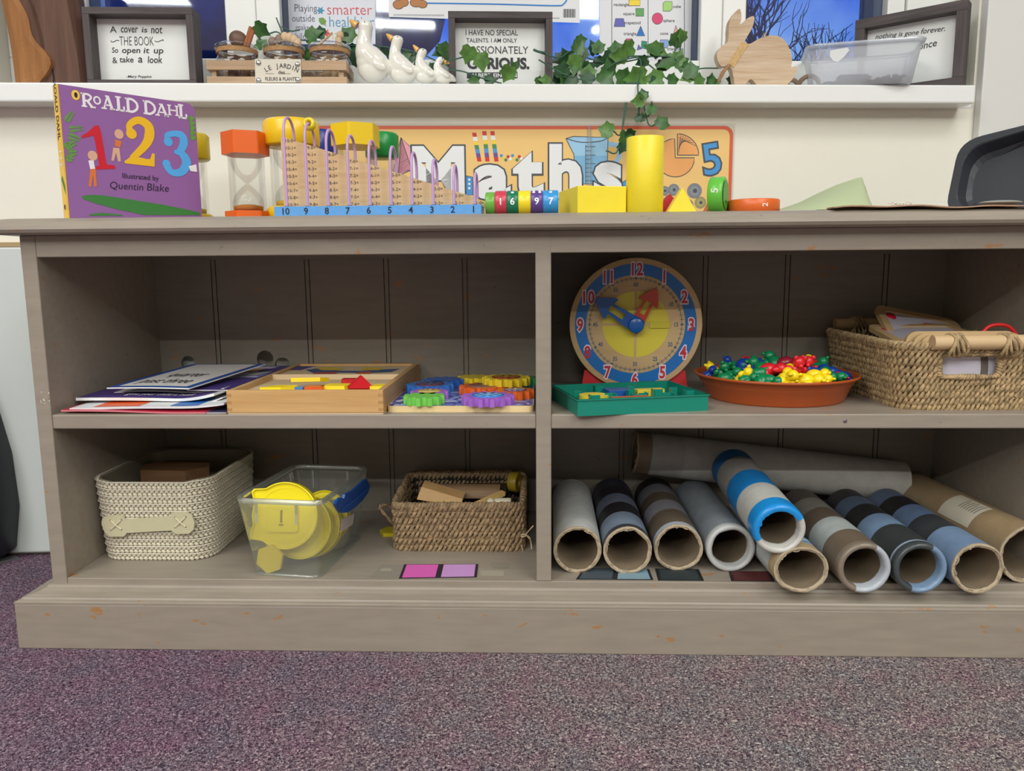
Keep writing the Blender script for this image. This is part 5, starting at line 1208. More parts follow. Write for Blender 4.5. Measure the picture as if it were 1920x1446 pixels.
b = MB(); outl_ = [hp_(*p) for p in ((176, 600), (182, 565), (210, 550), (290, 545), (305, 550), (322, 572), (600, 553), (605, 540), (622, 528), (700, 526), (735, 545), (752, 590), (745, 635), (715, 660), (640, 662), (622, 652), (608, 640), (330, 655), (322, 670), (310, 678), (230, 678), (195, 650))]
b.prism(outl_, .0018, .0045, 0, Mh)
for cxz, cyz in ((266, 605), (664, 588)):
    for a_, c_ in (((-33, -28), (33, 28)), ((33, -32), (-33, 32))):
        p0, p1 = hp_(cxz+a_[0], cyz+a_[1]), hp_(cxz+c_[0], cyz+c_[1]); b.tube([Mh @ Vector((p0[0], p0[1], .0046)), Mh @ Vector(((p0[0]+p1[0])/2, (p0[1]+p1[1])/2, .0062)), Mh @ Vector((p1[0], p1[1], .0046))], .0011, 6, 1)
        for p in (p0, p1): b.disc(p[0], p[1], .0014, .0047, 2, Mh, 10)
w = b.build('strap_handle', [P((196, 190, 156), .45, var=.03), P((214, 208, 178), .5), P((60, 56, 44), .6)], cb, world=True); w['label'] = 'pale olive strap handle with crossed stitches'
b = MB(); pw_ = at(345, 872, Y=.19)
b.prism([(-.046, -.030), (.030, -.036), (.058, -.006), (.040, .034), (-.030, .036), (-.056, .006)], 0, .117)
tag(b.build('wooden_block', wood((96, 68, 44), (120, 88, 58), 'X', 60, .6), loc=(pw_.x-.008, .180, ZB+.004), bevel=.002), 'dark wooden block sitting inside the cream basket', 'block')

# ---- clear plastic box of yellow dishes
pa, pb_ = at(483, 1078, Z=ZB), at(590, 1083, Z=ZB); qy = math.radians(-7.0)
xb = thing('plastic_box', 'clear plastic box with a blue clip, filled with yellow plastic dishes', 'box', (pa.x-.004, pa.y+.001, ZB), qy)
Wb, Db, Hb_ = .096, .172, .1170
def xr(z, off=0.0, r=.010):
    f = z/Hb_; e = .0195*f-off
    return [Vector((x, y, z)) for x, y in rrect(-e*1.1, Wb+e*.75, -e*.6, Db+e*1.0, r+.006*f, 6)]
CLB = glassy((250, 252, 250), .12, .25, (226, 234, 228), .08); RIMB = glassy((240, 244, 240), .2, .50, (228, 232, 226), .15)
b = MB(); b.loft([xr(.0008, -.004), xr(.0012, -.001), xr(.005), xr(Hb_*.5), xr(Hb_-.004)], caps=False); b.add(xr(.0008, -.004), [tuple(range(len(xr(0))))]); cbd_ = b.build('clear_body', CLB, xb)
b = MB(); b.loft([xr(Hb_-.0075, .0002), xr(Hb_-.0075, .0062), xr(Hb_-.001, .0068), xr(Hb_, .0055), xr(Hb_, .0006), xr(Hb_-.0075, .0002)], caps=False); b.build('rim', RIMB, xb)
for x in (.012, .072):
    b = MB(); e = .0135; b.prism([(-.0016, 0), (.0016, 0), (.0022, .028), (-.0022, .028)], 0, .0010, 0, Matrix(((1, 0, 0, x), (0, .09, -1, -.0099), (0, 1, .09, Hb_-.036), (0, 0, 0, 1)))); b.build('moulded_rib', RIMB, cbd_)
    b = MB(); b.box(x-.0016, x+.0016, Db+.0165, Db+.0178, Hb_-.040, Hb_-.010); b.build('moulded_rib', RIMB, cbd_)
# side panel frame: x along depth, y up, z outwards to the right
Ms = Matrix(((0, .125, 1, Wb+.0012), (1, 0, 0, 0), (0, 1, 0, 0), (0, 0, 0, 1)))
MsI = (xb.matrix_basis @ Ms).inverted(); nS = (xb.matrix_basis @ Ms).to_3x3() @ Vector((0, 0, 1)); oS = (xb.matrix_basis @ Ms).translation
def sp_(zx, zy, off=0.0):
    d = ray(430+zx/5.786, 850+zy/5.786); o_ = oS+nS.normalized()*off; t = (o_-CAM).dot(nS)/d.dot(nS); q = MsI @ (CAM+d*t); return (q.x, q.y)
b = MB(); LT = [(1055, 545), (1080, 500), (1105, 475), (1150, 490), (1160, 440), (1260, 395), (1370, 290), (1400, 275), (1452, 355), (1440, 420), (1390, 500), (1310, 580), (1220, 640), (1130, 645), (1095, 610)]
b.prism([sp_(x, y, .010) for x, y in LT], .0065, .0105, 0, Ms)
b.stroke([sp_(1140, 610, .011), sp_(1300, 490, .011), sp_(1440, 375, .011)], .0022, .0112, 1, Ms, 1); w = b.build('clip', [P((6, 72, 152), .35), P((30, 100, 180), .35)], xb, bevel=.0006); w['label'] = 'blue side clip'
b = MB(); ql = [sp_(*p) for p in ((1152, 715), (1300, 655), (1298, 770), (1155, 860))]; b.flat(ql, .0012, 0, Ms)
for k in range(6):
    f0 = (k+.25)/6.2; f1 = (k+.62)/6.2; A_, B_, C_, D__ = [Vector((*p, 0)) for p in ql]
    pts = [A_.lerp(D__, f0).lerp(B_.lerp(C_, f0), .05), A_.lerp(D__, f0).lerp(B_.lerp(C_, f0), .93), A_.lerp(D__, f1).lerp(B_.lerp(C_, f1), .93), A_.lerp(D__, f1).lerp(B_.lerp(C_, f1), .05)]
    b.flat([(p.x, p.y) for p in pts], .0014, 1, Ms)
b.build('paper_label', [P((214, 206, 202), .6), P((140, 130, 128), .6)], cbd_)
YD = P((246, 226, 20), .28, spec=.55)
XM = xb.matrix_basis
def dish(label, cx, cy, cz, r, tilt, yawd, dep=.016, front=False):
    """round shallow yellow dish with two pouring lips and a hanging slot, leaning upright"""
    t = thing('measuring_dish', label, 'dish', M=XM @ TR(cx, cy, cz) @ RZ(yawd) @ RX(math.radians(90)-tilt), group='yellow dishes in the clear box')
    def outline(rad):
        pts = []
        for i in range(72):
            a = 2*math.pi*i/72; k = 0
            for la in (math.radians(143), math.radians(212)):
                dd = abs((a-la+math.pi) % (2*math.pi)-math.pi); k = max(k, max(0, 1-dd/.30)**1.3)
            pts.append((rad*(1+.30*k)*math.cos(a), rad*(1+.30*k)*math.sin(a)))
        if front:                    # flat left edge between the two lips
            pts = [(max(x, -rad*1.07+.04*abs(y)), y) for x, y in pts]
        return pts
    o1, o2 = outline(r), outline(r*.93); q = MB()
    q.loft([[Vector((x, y, 0)) for x, y in o1], [Vector((x*.985, y*.985, -dep)) for x, y in o1]], caps=False)
    q.loft([[Vector((x, y, 0)) for x, y in o1], [Vector((x, y, .0008)) for x, y in outline(r*.985)], [Vector((x, y, .0004)) for x, y in outline(r*.955)], [Vector((x, y, -.0032)) for x, y in o2]], caps=False)
    q.flat(o2, -.0032); q.flat([(x*.985, y*.985) for x, y in o1], -dep)
    q.ring(0, 0, r*.80, r*.83, -.0026, 0); q.build('dish_body', YD, t)
    if front:
        q = MB(); q.prism(rrect(-.026, .020, -.024, .016, .004), -.0034, -.0004); rp_ = q.build('raised_plate', YD, t, bevel=.0012)
        q = MB(); q.box(-.0065, -.0035, -.010, .008, -.0004, .0004); q.box(-.0080, -.0020, -.014, -.012, -.0004, .0012); q.build('hanging_slot', P((150, 130, 20), .5), rp_)
    return t
dish('yellow dish at the front of the clear box with a square raised plate',  .0375, .026, .0815, .0490, .20, .10, .014, True)
dish('second yellow dish standing behind the front one in the clear box', .050, .049, .0570, .0470, .30, .05, .014)
dish('third yellow dish leaning low behind the others in the clear box', .056, .073, .0500, .0460, .42, .0, .014)
dish('yellow dish furthest back in the clear box', .060, .108, .0540, .0420, .38, -.1, .014)
b = MB(); M = XM @ TR(.019, .0068, .0038) @ RX(math.radians(86)) @ TR(0, .0170, 0) ; b.prism(ngon(6, .0215, math.radians(20)), -.006, 0, 0, M)
tag(b.build('hexagon_piece', P((232, 208, 44), .35), bevel=.0006), 'yellow hexagon piece standing at the front of the clear box', 'plastic shape')
b = MB(); M = XM @ TR(.062, .128, .004); b.lathe([(.0001, 0), (.030, 0), (.032, .010), (.032, .070), (.030, .076), (.0001, .076)], 32, M=M)
tag(b.build('plastic_cup', glassy((236, 238, 238), .2, .6, (214, 216, 214), .2)), 'cloudy white plastic cup at the back of the clear box', 'cup')

# ---- small frayed seagrass basket
kx0, kx1, ky0, ky1, kh = -.2335, -.0330, .120, .278, .0700
kb = thing('seagrass_basket', 'small frayed seagrass basket of wooden pieces at the right of the lower left shelf', 'basket', ((kx0+kx1)/2, (ky0+ky1)/2, ZB))
def kbp(z, off=0.0):
    f = (z-ZB)/kh; back = lambda y: (y-ky0)/(ky1-ky0)
    return [Vector((x, y, z+f*(.009*back(y)+.002*math.sin(x*60)))) for x, y in rrect(kx0-off, kx1+off, ky0-off, ky1+off, .016, 6)]
b = MB(); r5 = random.Random(9); nr = 7
for k in range(nr):
    z = ZB+.0042+k*(kh-.0042)/(nr-1); rope_row(b, kbp(z), .0034, .0031, 46, k*.8+r5.uniform(0, .7), 0, None, rnd=r5, wob=.0011, vz=1.5)
b.build('woven_wall', SG2, kb, world=True)
b = MB(); rope_row(b, kbp(ZB+kh+.0035, .0004), .0034, .0028, 70, .2, 0, None, rnd=r5, wob=.001); b.build('rim', SG2, kb, world=True)
b = MB(); b.loft([kbp(ZB+.002, -.0035), kbp(ZB+kh, -.0035)], caps=False); b.add(kbp(ZB+.0022, -.003), [tuple(range(len(kbp(ZB))))]); b.build('gap_shade_shell', GAP_SHADE, kb, world=True)  # dark inner shell again stands for shade between the strands
b = MB(); hA_, hB_, hC_, hD_ = at(742, 1000, Y=.17), at(716, 952, Y=.16), at(727, 944, Y=.165), at(742, 955, Y=.18)
for j in range(2):
    b.tube([p+Vector((.0014*math.cos(i*.9+j*3.14), 0, .0014*math.sin(i*.9+j*3.14))) for i, p in enumerate(smoothpts([at(744, 993, Y=.165), at(728, 972, Y=.16), at(713, 955, Y=.16), at(711, 947, Y=.16)], 5))], .0016, 5)
    b.tube([p+Vector((.0014*math.cos(i*.9+j*3.14), 0, .0014*math.sin(i*.9+j*3.14))) for i, p in enumerate(smoothpts([at(710, 953, Y=.16), at(718, 947, Y=.165), at(730, 949, Y=.17), at(742, 958, Y=.175)], 5))], .0016, 5)
b.build('frayed_handle', SG2, kb, world=True)
for pts in ([(965, 1002), (982, 1006), (990, 997), (1000, 986)], [(978, 1008), (990, 1005), (995, 1015), (997, 1030)], [(972, 1005), (985, 1002), (992, 1010)], [(970, 1030), (976, 1040), (980, 1032), (977, 1022)]):
    b = MB(); b.tube(smoothpts([at(u, v, Y=.121) for u, v in pts], 5), .0011, 5); b.build('loose_strand', seagrass((206, 186, 150)), kb, world=True)
def wpiece(label, mk, mat, name='wooden_piece', cat='wooden piece'): q = MB(); mk(q); return tag(q.build(name, mat, bevel=.0008), label, cat, 'wooden pieces in the small basket')
LW = wood((196, 152, 96), (214, 176, 122), 'X', 70, .5); DWD = wood((132, 104, 76), (162, 132, 100), 'X', 60, .6)
A_, B_, C_, D__ = at(790, 913, Y=.150), at(868, 936, Y=.150), at(863, 951, Y=.142), at(781, 937, Y=.142)
def mkA(q): q.add([D__, C_, B_, A_]+[p+Vector((.002, .026, .004)) for p in (D__, C_, B_, A_)], [(0, 1, 2, 3), (7, 6, 5, 4), (0, 4, 5, 1), (1, 5, 6, 2), (2, 6, 7, 3), (3, 7, 4, 0)])
wpiece('light wooden block lying tilted at the front left of the small basket', mkA, LW)
def mkH(q):
    c0, c1 = at(812, 930, Y=.205), at(938, 932, Y=.205)
    ring_ = [(math.cos(a), math.sin(a)) for a in np.linspace(0, math.pi*1.0, 14)]
    for x in (0,): pass
    R0, R1 = .019, .0135
    prof = [(R0*c, R0*s) for c, s in ring_]+[(R1*c, R1*s) for c, s in ring_[::-1]]
    q.prism(prof, 0, (c1-c0).length, 0, Matrix(((0, 0, 1, c0.x), (1, 0, 0, c0.y), (0, 1, 0, c0.z+.001), (0, 0, 0, 1))))
wpiece('dark wooden half pipe lying across the small basket', mkH, DWD)
wpiece('flat pale plank leaning right of the front block in the small basket', lambda q: q.hexa([at(880, 953, Y=.135), at(905, 953, Y=.135), at(948, 930, Y=.165), at(940, 926, Y=.17)]+[p+Vector((0, .003, .006)) for p in (at(880, 953, Y=.135), at(905, 953, Y=.135), at(948, 930, Y=.165), at(940, 926, Y=.17))]), wood((202, 164, 96), (218, 184, 116), 'X', 70, .5))
wpiece('dark plank lying deep at the back of the small basket', lambda q: q.box(-.135, -.062, .232, .262, ZB+.058, ZB+.070), wood((70, 52, 40), (96, 74, 58), 'X', 60, .6))
wpiece('thin olive strip at the left of the small basket', lambda q: q.box(-.222, -.196, .140, .162, ZB+.055, ZB+.064), P((150, 146, 96), .5))
wpiece('round pale counter behind the front block', lambda q: q.lathe([(.0001, .0), (.013, 0), (.013, .006), (.0001, .006)], 28, M=TR(-.168, .182, ZB+.060) @ RX(.5)), P((192, 180, 150), .5), 'wooden_counter', 'counter')
pegc = at(915, 941, Y=.138)
wpiece('white wooden peg figure lying at the front right of the small basket', lambda q: (q.ell((pegc.x+.004, .138, pegc.z), (.0062, .006, .0062)), q.lathe([(.0001, 0), (.0042, 0), (.0058, .003), (.0064, .020), (.0060, .026), (.0001, .027)], 20, M=TR(pegc.x+.010, .138, pegc.z) @ RY(math.radians(90)))), P((226, 216, 190), .5), 'peg_figure', 'peg figure')
def mkD(q):
    c = at(965, 904, Y=.232); q.lathe([(.0075, -.0075), (.0165, -.0075), (.0165, .0075), (.0075, .0075), (.0075, -.0075)], 32, M=TR(*c) @ RZ(-.35) @ RY(math.radians(90)))
wpiece('olive yellow ring standing at the back right of the small basket', mkD, P((176, 152, 40), .4), 'tape_ring', 'ring')
wpiece('pile of wooden offcuts filling the bottom of the small basket', lambda q: [q.box(-.215+.03*i, -.190+.03*i, .135+.02*(i % 3), .24, ZB+.004+.012*(i % 2), ZB+.050) for i in range(6)] and None, DWD) if False else None
b = MB(); c = at(722, 1000, Z=ZB+.004); b.prism(ngon(6, .0195, 0), 0, .0062)
tag(b.build('hexagon_piece', P((206, 190, 30), .4), loc=(c.x+.008, c.y+.010, ZB+.0002), bevel=.0005), 'yellow hexagon piece lying on the board left of the small basket', 'plastic shape')

# ---- cardboard tubes
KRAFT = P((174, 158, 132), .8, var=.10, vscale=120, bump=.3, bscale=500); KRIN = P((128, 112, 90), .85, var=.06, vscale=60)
LBL = P((206, 198, 178), .6)
def tube_roll(label, p0, p1, r, bands, rim='torn', sy=1.0, seed=0, wall=.0052, name='cardboard_tube', printd=None, rimcol=None):
    """p0 front centre, p1 rear centre; bands = [(fraction, colour)] from the front"""
    ax = (p1-p0); Lt = ax.length; ax.normalize(); xx = ax.cross(Vector((0, 0, 1))).normalized(); up = xx.cross(ax)
    M = Matrix((-xx, up, ax)).transposed().to_4x4()
    if M.determinant() < 0: M = Matrix((xx, up, ax)).transposed().to_4x4()
    M.translation = p0
    t = thing(name, label, 'cardboard tube', M=M, group='cardboard tubes on the lower right shelf'); rn = random.Random(seed); n = 56
    jit = [rn.uniform(-1, 1) for _ in range(n)]; jit = [sum(jit[(i+k) % n] for k in range(-2, 3))/3.2 for i in range(n)]
    jz = [rn.uniform(-1, 1) for _ in range(n)]; jz = [sum(jz[(i+k) % n] for k in range(-2, 3))/2.6 for i in range(n)]
    def ringp(rad, z, k=0.0, kz=0.0): return [Vector((rad*(1+k*jit[i])*math.cos(2*math.pi*i/n), rad*sy*(1+k*jit[i])*math.sin(2*math.pi*i/n), z+kz*jz[i])) for i in range(n)]
    f = 0; q = MB(); mats = []; tot = sum(b_[0] for b_ in bands)
    z0 = .0015
    for k, (w_, c_) in enumerate(bands):
        z1 = z0+(Lt-.0015)*w_/tot; rr_b = r*(1+.004*(k % 2)); q.loft([ringp(rr_b, z0, 0, .0012 if k == 0 and rim == 'torn' else 0), ringp(rr_b, z1)], k, caps=False); mats.append(P(c_, .5, var=.09, vscale=70, bump=.12, bscale=300)); z0 = z1
    q.build('outer_wrap', mats, t)
    q = MB()
    if rim == 'torn':
        q.loft([ringp(r*.996, .004, 0, 0), ringp(r*.998, -.0006, .02, .0014), ringp(r-wall*.45, -.0012, .03, .0009), ringp(r-wall, .0006, .05, .0008)], caps=False, smooth=False)
        for k in range(26):
            a = rn.uniform(0, 6.28); ra = r-rn.uniform(.1, .9)*wall; d = rn.uniform(.05, .4)
            q.tube([Vector((ra*math.cos(a), ra*sy*math.sin(a), -.001)), Vector(((ra-.001)*math.cos(a+d/2), (ra-.001)*sy*math.sin(a+d/2), -.0022)), Vector((ra*math.cos(a+d), ra*sy*math.sin(a+d), -.0008))], .0006, 4)
        q.build('torn_edge', KRAFT, t); ri = r-wall
    else:
        wl = wall*1.5; pr_ = [(r*1.0, .010), (r*1.012, .003), (r*1.0, -.0015), (r-wl*.3, -.0038), (r-wl*.7, -.0032), (r-wl, .0005), (r-wl-.0004, .012)]
        cols_ = rimcol if isinstance(rimcol[0], tuple) else (rimcol,); rg = [ringp(a_, b_, .03 if i > 3 else 0.0) for i, (a_, b_) in enumerate(pr_)]; sgn = -1 if xx.dot(M.col[0].xyz) < 0 else 1
        fs2 = ([], [])
        for k in range(n):
            l = (k+1) % n; a = 2*math.pi*(k+.5)/n; hx = math.cos(a)*sgn; side = 1 if (len(cols_) > 1 and hx*.9-math.sin(a)*.5+.12*math.sin(7*a) > 0.05) else 0
            fs2[side].extend([(i*n+k, i*n+l, (i+1)*n+l, (i+1)*n+k) for i in range(len(rg)-1)])
        for side in (0, 1):
            if fs2[side]: q.add([p for r_g in rg for p in r_g], fs2[side], side, True)
        q.build('folded_film_edge', [P(c_, .3, var=.06, vscale=60, bump=.25, bscale=160) for c_ in cols_], t); ri = r-wl
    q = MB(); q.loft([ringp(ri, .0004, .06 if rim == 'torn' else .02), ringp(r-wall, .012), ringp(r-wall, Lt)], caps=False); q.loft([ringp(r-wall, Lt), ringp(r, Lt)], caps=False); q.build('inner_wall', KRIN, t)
    if printd: printd(t, r, Lt)
    return t
rT = .0347
def base(u, v, r=rT, dz=0.0): return at(u, v, Z=ZB+r+dz)
def rear(x, y, r=rT, dz=0.0): return Vector((x, y, ZB+r+dz))
W1, GR, DG, BG, BK, BR = (196, 198, 194), (124, 124, 128), (96, 98, 102), (118, 132, 150), (34, 32, 36), (96, 84, 70)
tube_roll('pale grey white tube with a torn edge, leftmost, against the divider', base(1083, 1031), rear(.0502, .290), rT, [(1, W1), (.06, (206, 206, 202))], seed=1)
tube_roll('tube banded black and slate blue, second from the divider', base(1177, 1032), rear(.1215, .298), rT, [(.05, (60, 62, 64)), (.22, BG), (.19, BK), (.18, (98, 106, 122)), (.18, BK), (.18, (58, 60, 74))], seed=2)
tube_roll('tube banded brown and grey, third from the divider', base(1272, 1027), rear(.1960, .300), rT, [(.05, (166, 172, 180)), (.24, BR), (.20, (122, 120, 126)), (.17, (80, 68, 56)), (.19, (104, 104, 110)), (.15, BK)], seed=3)
tube_roll('plain grey tube with a rolled pale edge, fourth from the divider', base(1370, 1028), rear(.2640, .290), rT, [(1, (128, 134, 140))], 'film', rimcol=(188, 190, 188), seed=4)
def scrib(t, r, L):
    q = MB(); rn = random.Random(2)
    for k in range(26):
        a0 = math.radians(rn.uniform(100, 200)); z0 = rn.uniform(.010, .10); pts = []
        for i in range(6): pts.append(Vector(((r+.0004)*math.cos(a0+.05*i), (r+.0004)*.86*math.sin(a0+.05*i), z0+rn.uniform(-.003, .003))))
        q.tube(pts, .0006, 4)
    q.build('blue_print', P((60, 130, 190), .5), t)
    q = MB()
    for k in range(5): q.tube([Vector(((r-.0062)*math.cos(a), (r-.0062)*.86*math.sin(a), .010+.012*abs(math.sin(3*a+k)))) for a in np.linspace(-.5-.1*k, .3, 12)], .0007, 4)
    q.build('ink_scribble', P((50, 46, 44), .6), t)
r6 = .0372; tube_roll('squashed tube with a thick torn cardboard mouth, under the blue banded tube', at(1502, 1068, Z=ZB+.0318), Vector((.338, .215, ZB+.0318)), r6, [(.08, (186, 164, 126)), (.5, (190, 196, 196)), (.4, (176, 180, 182))], sy=.85, seed=6, wall=.0062, printd=scrib)
tube_roll('tube banded brown and off white with a folded film mouth, right of the squashed tube', base(1620, 1065), rear(.428, .232), rT, [(.22, (112, 98, 82)), (.22, (172, 178, 176)), (.18, (98, 84, 70)), (.20, (122, 118, 110)), (.20, (74, 66, 60))], 'film', rimcol=((130, 118, 104), (176, 182, 190)), seed=7)
tube_roll('tube banded dark green black and blue with a dark film mouth', base(1725, 1065), rear(.503, .232), rT, [(.05, (150, 166, 184)), (.26, (54, 58, 58)), (.20, (112, 136, 164)), (.19, (34, 34, 36)), (.17, (78, 92, 112)), (.16, (36, 36, 38))], 'film', rimcol=((66, 72, 74), (118, 144, 172)), seed=8)
tube_roll('tube banded blue and black with a torn mouth, next to the kraft tube', base(1833, 1066), rear(.570, .235), rT, [(.28, (116, 140, 170)), (.22, (54, 56, 58)), (.20, (94, 114, 144)), (.18, (30, 30, 32)), (.17, (84, 100, 124))], seed=9)
def klabel(t, r, L):
    q = MB(); n = 10; a0, a1 = math.radians(20), math.radians(88); z0, z1 = .075, .150
    v = [((r+.0004)*math.cos(a0+(a1-a0)*i/n), (r+.0004)*math.sin(a0+(a1-a0)*i/n), z) for z in (z0, z1) for i in range(n+1)]
    s_ = -1 if (t.matrix_basis.to_3x3() @ Vector((1, 0, 0))).x > 0 else 1
    v = [(x*s_, y, z) for x, y, z in v]
    q.add(v, [(i, i+1, n+1+i+1, n+1+i) for i in range(n)], 0)
    for k in range(7):
        zz = z0+.008+.006*k; m = 7; aa0, aa1 = math.radians(52), math.radians(84-(k % 3)*4)
        v = [(s_*(r+.0007)*math.cos(aa0+(aa1-aa0)*i/m), (r+.0007)*math.sin(aa0+(aa1-aa0)*i/m), z) for z in (zz, zz+.0018) for i in range(m+1)]
        q.add(v, [(i, i+1, m+1+i+1, m+1+i) for i in range(m)], 1)
    q.build('paper_label', [LBL, P((120, 114, 104), .6)], t)
rK = .0405; tube_roll('plain brown kraft tube with a paper label, rightmost against the side', at(1927, 1040, Z=ZB+rK), rear(.640, .300, rK), rK, [(1, (152, 130, 98))], seed=10, printd=klabel)
p5a, p5b = at(1461, 992, Y=-.030), at(1374, 880, Y=.222)
def bluetape(t, r, L):
    q = MB(); n = 26; rn = random.Random(5); rows = []
    s_ = -1 if (t.matrix_basis.to_3x3() @ Vector((1, 0, 0))).x > 0 else 1
    for ra, z in ((r+.0008, .026), (r+.0010, .004), (r+.0002, -.003), (r-.004, -.0054), (r-.0085, -.0035)):
        rows.append([Vector((s_*(ra+(rn.uniform(-.0016, .0016) if z < -.003 and ra < r-.005 else 0))*math.cos(a), (ra)*math.sin(a), z)) for a in np.linspace(math.radians(-28), math.radians(150), n)])
    q.loft(rows, caps=False, closed=False); q.build('blue_tape', P((28, 140, 214), .3, bump=.3, bscale=150), t)
tube_roll('tube banded blue and grey white on top of the others, blue film over its mouth', p5a, p5b, .0345, [(.10, (150, 180, 204)), (.25, (186, 186, 180)), (.24, (22, 128, 200)), (.26, (150, 146, 140)), (.16, (16, 104, 166))], 'film', rimcol=(196, 194, 188), seed=5, printd=bluetape)
pa1, pb1 = at(1190, 848, Y=.285), at(1690, 905, Y=.286)
tube_roll('long pale grey tube lying across the back on top of the others', pa1, pb1, .0365, [(.05, (128, 112, 92)), (.12, (168, 166, 160)), (.83, (184, 181, 174))], seed=12)
# ================================================================== the window sill
def gl(u, v, y): p = wat(u, v, y); return p
def wmat(x, y, z, rz=0.0): return MW @ TR(x, y, z) @ RZ(rz)
# ---- posters on the window glass (flat coordinates: x along the wall, y height)
PY = GY-.003
FG = MW @ Matrix(((1, 0, 0, 0), (0, 0, -1, PY), (0, 1, 0, 0), (0, 0, 0, 1)))
def gp(u, v): p = wat(u, v, PY); return (p.x, p.z)
def poster(name, label, quad, mats, draw, pocket=None):
    t = thing(name, label, 'poster', M=MW @ TR(sum(gp(*q)[0] for q in quad)/4, PY, gp(*quad[0])[1]))
    q = MB(); q.flat([gp(*p) for p in quad], .0004, 0, FG); draw(q); q.build('printed_sheet', mats, t, world=True)
    if pocket: q = MB(); q.flat([gp(*p) for p in pocket], .0, 0, FG); q.build('plastic_pocket', glassy((250, 252, 255), .06, .08, (240, 245, 255), .05, .12), t, world=True)
TX = .00108
def ptext(q, s, u, v, hpx, mat, bold=0.0, z=.0008, sx=1.0, align='CENTER', shear=0.0, space=1.0):
    x, y = gp(u, v); sz = hpx*TX/.72; q.text(s, sz, x, y-sz*.30, z, mat, FG, bold=bold, sx=sx, align=align, shear=shear, space=space)
def drawA(q):
    for s, u, v, h in (('Playing', 573, 16, 14), ('outside', 569, 35, 13), ('makes', 570, 52, 11), ('children', 571, 69, 13)): ptext(q, s, u, v, h*.92, 1, -.008, sx=.82)
    ptext(q, 'smarter', 655, 19, 19, 2, -.010, sx=.95); ptext(q, 'healthier', 659, 42, 19, 3, -.010, sx=.86); ptext(q, 'happier', 652, 66, 19, 4, -.008, sx=.9)
    for cu, cv, mt, n, r0 in ((601, 20, 3, 6, 4), (612, 63, 2, 5, 4)):
        pts = []
        for k in range(2*n): a = math.pi*k/n; r = 8.5 if k % 2 == 0 else r0; pts.append(gp(cu+r*math.cos(a), cv+r*math.sin(a)))
        q.flat(pts, .0008, mt, FG)
    q.flat([gp(598, 34), gp(606, 33), gp(612, 39), gp(610, 47), gp(602, 46), gp(598, 40)], .0008, 5, FG); q.stroke([gp(606, 43), gp(612, 49)], .001, .0009, 5, FG, 1)
poster('wall_poster', 'white poster about playing outside behind the jars and white geese', [(540, 83), (704, 83), (704, -40), (540, -40)], [P((224, 228, 238), .5), P((86, 88, 98), .6), P((216, 84, 92), .6), P((72, 150, 186), .6), P((228, 208, 150), .6), P((116, 160, 78), .6)], drawA, [(530, 92), (716, 92), (716, -42), (530, -42)])
def drawB(q):
    q.stroke([gp(795, 6), gp(930, 8), gp(1040, 11), gp(1056, 8), gp(1063, -2), gp(1064, -20)], .0026, .0008, 1, FG, 3)
    for u, v, rx, ry, a in ((747, 9, 10, 8, .3), (757, 5, 9, 7, 0), (780, 5, 11, 8, .2), (792, 8, 9, 7, -.2)):
        x, y = gp(u, v); q.disc(x, y, rx*TX, .0008, 3, FG, 20, ry=ry*TX); q.disc(x, y, (rx-1.1)*TX, .0009+.00003*(u-740)/10, 2, FG, 20, ry=(ry-1.1)*TX)
    for a, b_, v in ((738, 836, 28), (1036, 1050, 34)):
        for k in range(int((b_-a)/3.4)): q.rect(*sorted((gp(a+k*3.4, v)[0], gp(a+k*3.4+2.4, v)[0])), *sorted((gp(a, v+1.3+.02*k)[1], gp(a, v-1.1)[1])), .0008, 4, FG)
    for k in range(14): x0_ = gp(1056+k*1.65, 20)[0]; q.rect(x0_, x0_+(.0012 if k % 3 else .0007), gp(1060, 33)[1], gp(1060, 17)[1], .0008, 5, FG)
poster('wall_poster', 'white poster with a blue border line and a barcode, high behind the dark framed quote', [(729, 32), (1087, 43), (1087, -60), (729, -60)], [P((232, 234, 236), .4), P((40, 130, 206), .5), P((186, 128, 78), .6), P((110, 76, 50), .6), P((170, 174, 180), .6), P((70, 72, 76), .6)], drawB)
